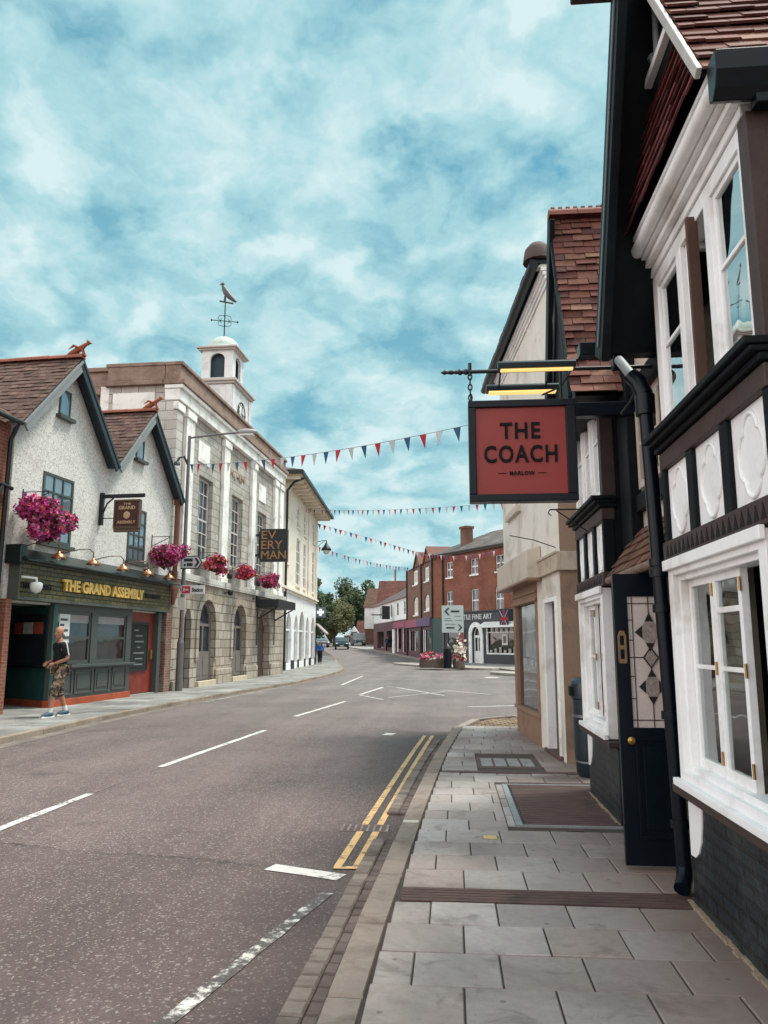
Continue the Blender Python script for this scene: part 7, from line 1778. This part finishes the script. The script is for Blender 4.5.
    V, E, Rr = [], [], []
    w = chain([J['pelvis']+Vector((0, 0, .02*h))], [(.155, .125)]); 
    for s_ in ('l', 'r'):
        hp = chain([J['hip_'+s_]], [.108], w); k_ = chain([J['hip_'+s_].lerp(J['kn_'+s_], .55), J['kn_'+s_]], [.105, .098], hp)
        if legs_len > 0: chain([J['kn_'+s_].lerp(J['an_'+s_], legs_len*.5), J['kn_'+s_].lerp(J['an_'+s_], legs_len)], [.09, .08], k_)
    join_mesh([skin_mesh(V, E, Rr, 'trousers', legs_m, p_)], 'shorts' if legs_len < .8 else 'trousers', legs_m, p_)
    for s_ in ('l', 'r'):
        a = J['an_'+s_]; t_ = J['toe_'+s_]; d = (t_-a); d.z = 0; d = d.normalized(); mb = MB(); zz = min(a.z, t_.z)
        mb.tube([Vector((a.x, a.y, t_.z+.02*h))-d*.06*h, Vector((a.x, a.y, t_.z+.035*h))-d*.01*h, t_-d*.08*h+Vector((0, 0, .025*h)), t_+Vector((0, 0, .01*h)), t_+d*.05*h], [.042*h, .055*h, .05*h, .042*h, .02*h], 10); sh_ = mb.build('shoe', M('shoe'+shoe, shoe, .6, .2, 12), p_)
        mb = MB(); mb.tube([Vector((a.x, a.y, t_.z-.018*h))-d*.085*h, t_-Vector((0, 0, .02*h))+d*.06*h], [.045*h, .045*h], 10); mb.v = [(x, y, min(z, t_.z-.0*h)) for x, y, z in mb.v]; mb.build('sole', M('sole_white', '#c7c7c4', .7), sh_)
        if sock: mb = MB(); mb.tube([a-Vector((0, 0, .03*h)), a+(J['kn_'+s_]-a)*.22], [.045*h, .046*h], 10); mb.build('sock', M('sock_white', '#cfcfcb', .9), p_)
    if bag:
        mb = MB(); mb.box(-.22*h, -.12*h, -.13*h, .13*h, 1.0*h, 1.38*h); mb.build('backpack', bag, p_, bevel=.04)
    return p_
def camo():
    m, t = newmat('camouflage')
    a = t.noise(t.oc, 11, 3, .6); b = t.noise(t.a('ShaderNodeMapping', {0: t.oc, 1: (3, 1, 2)}).outputs[0], 14, 3, .6)
    col = t.mix(t.ramp(a, [(.46, 0.0), (.5, 1.0)]), lin('#6e5f50'), lin('#3f3832'))
    col = t.mix(t.ramp(b, [(.54, 0.0), (.57, 1.0)]), col, lin('#9a8673')); setp(t, col, .9, .2); return m
walk = dict(pelvis=(0, 0, .95), chest=(.02, 0, 1.32), neck=(.04, 0, 1.47), head=(.07, 0, 1.625), sh_l=(.02, .185, 1.40), sh_r=(.02, -.185, 1.40), el_l=(-.12, .25, 1.14), wr_l=(.0, .24, .93), el_r=(-.05, -.27, 1.12), wr_r=(.18, -.20, 1.02),
    hip_l=(0, .10, .92), hip_r=(0, -.10, .92), kn_l=(.20, .10, .52), an_l=(.26, .10, .10), toe_l=(.42, .11, .04), kn_r=(-.06, -.10, .50), an_r=(-.26, -.10, .14), toe_r=(-.13, -.11, .04), face=(1, 0, 0))
# man faces the left edge of the photo, turned a little towards us
man = dict(walk)
man.update(wr_r=(.20, -.10, 1.05), el_r=(-.06, -.26, 1.13), wr_l=(.20, .16, 1.03), el_l=(-.02, .26, 1.12), face=(.9, .5, 0), kn_l=(.16, .13, .51), an_l=(.22, .15, .09), toe_l=(.36, .19, .035), an_r=(-.20, -.08, .11), toe_r=(-.06, -.06, .035))
person('bald man in black T-shirt and camouflage shorts walking past the pub windows', (-8.13, 15.75, 0), R(232), 1.84, M('black_shirt', '#12161b', .85, .2, 20), camo(), .32, man, None, '#3a4a5c', True, None, True)
far = dict(walk)
person('person in blue jacket and dark trousers walking away by the cream building', (-9.45, 56.0, 0), R(95), 1.62, M('blue_jacket', '#1f55a0', .7, .15, 8), M('dark_trousers', '#1d2126', .85), .95, far, '#8c8078', '#202224', False, M('blue_jacket', '#1f55a0'), False, True)
person('person in beige top and dark trousers on the far pavement', (-9.1, 96, zt(96)), R(-80), 1.7, M('beige_top', '#9c8d80', .8), M('grey_trousers', '#3d3a3a', .85), .95, far, '#4a3a2e', '#202224', False, None, False, True)
person('person in dark blue clothes with bag on the far pavement by the shops', (-7.0, 86, zt(86)), R(-80), 1.72, M('navy_top', '#27384f', .8), M('dark_trousers', '#1d2126'), .95, far, '#2e2520', '#202224', False, M('navy_bag', '#20242c', .7), False, True)
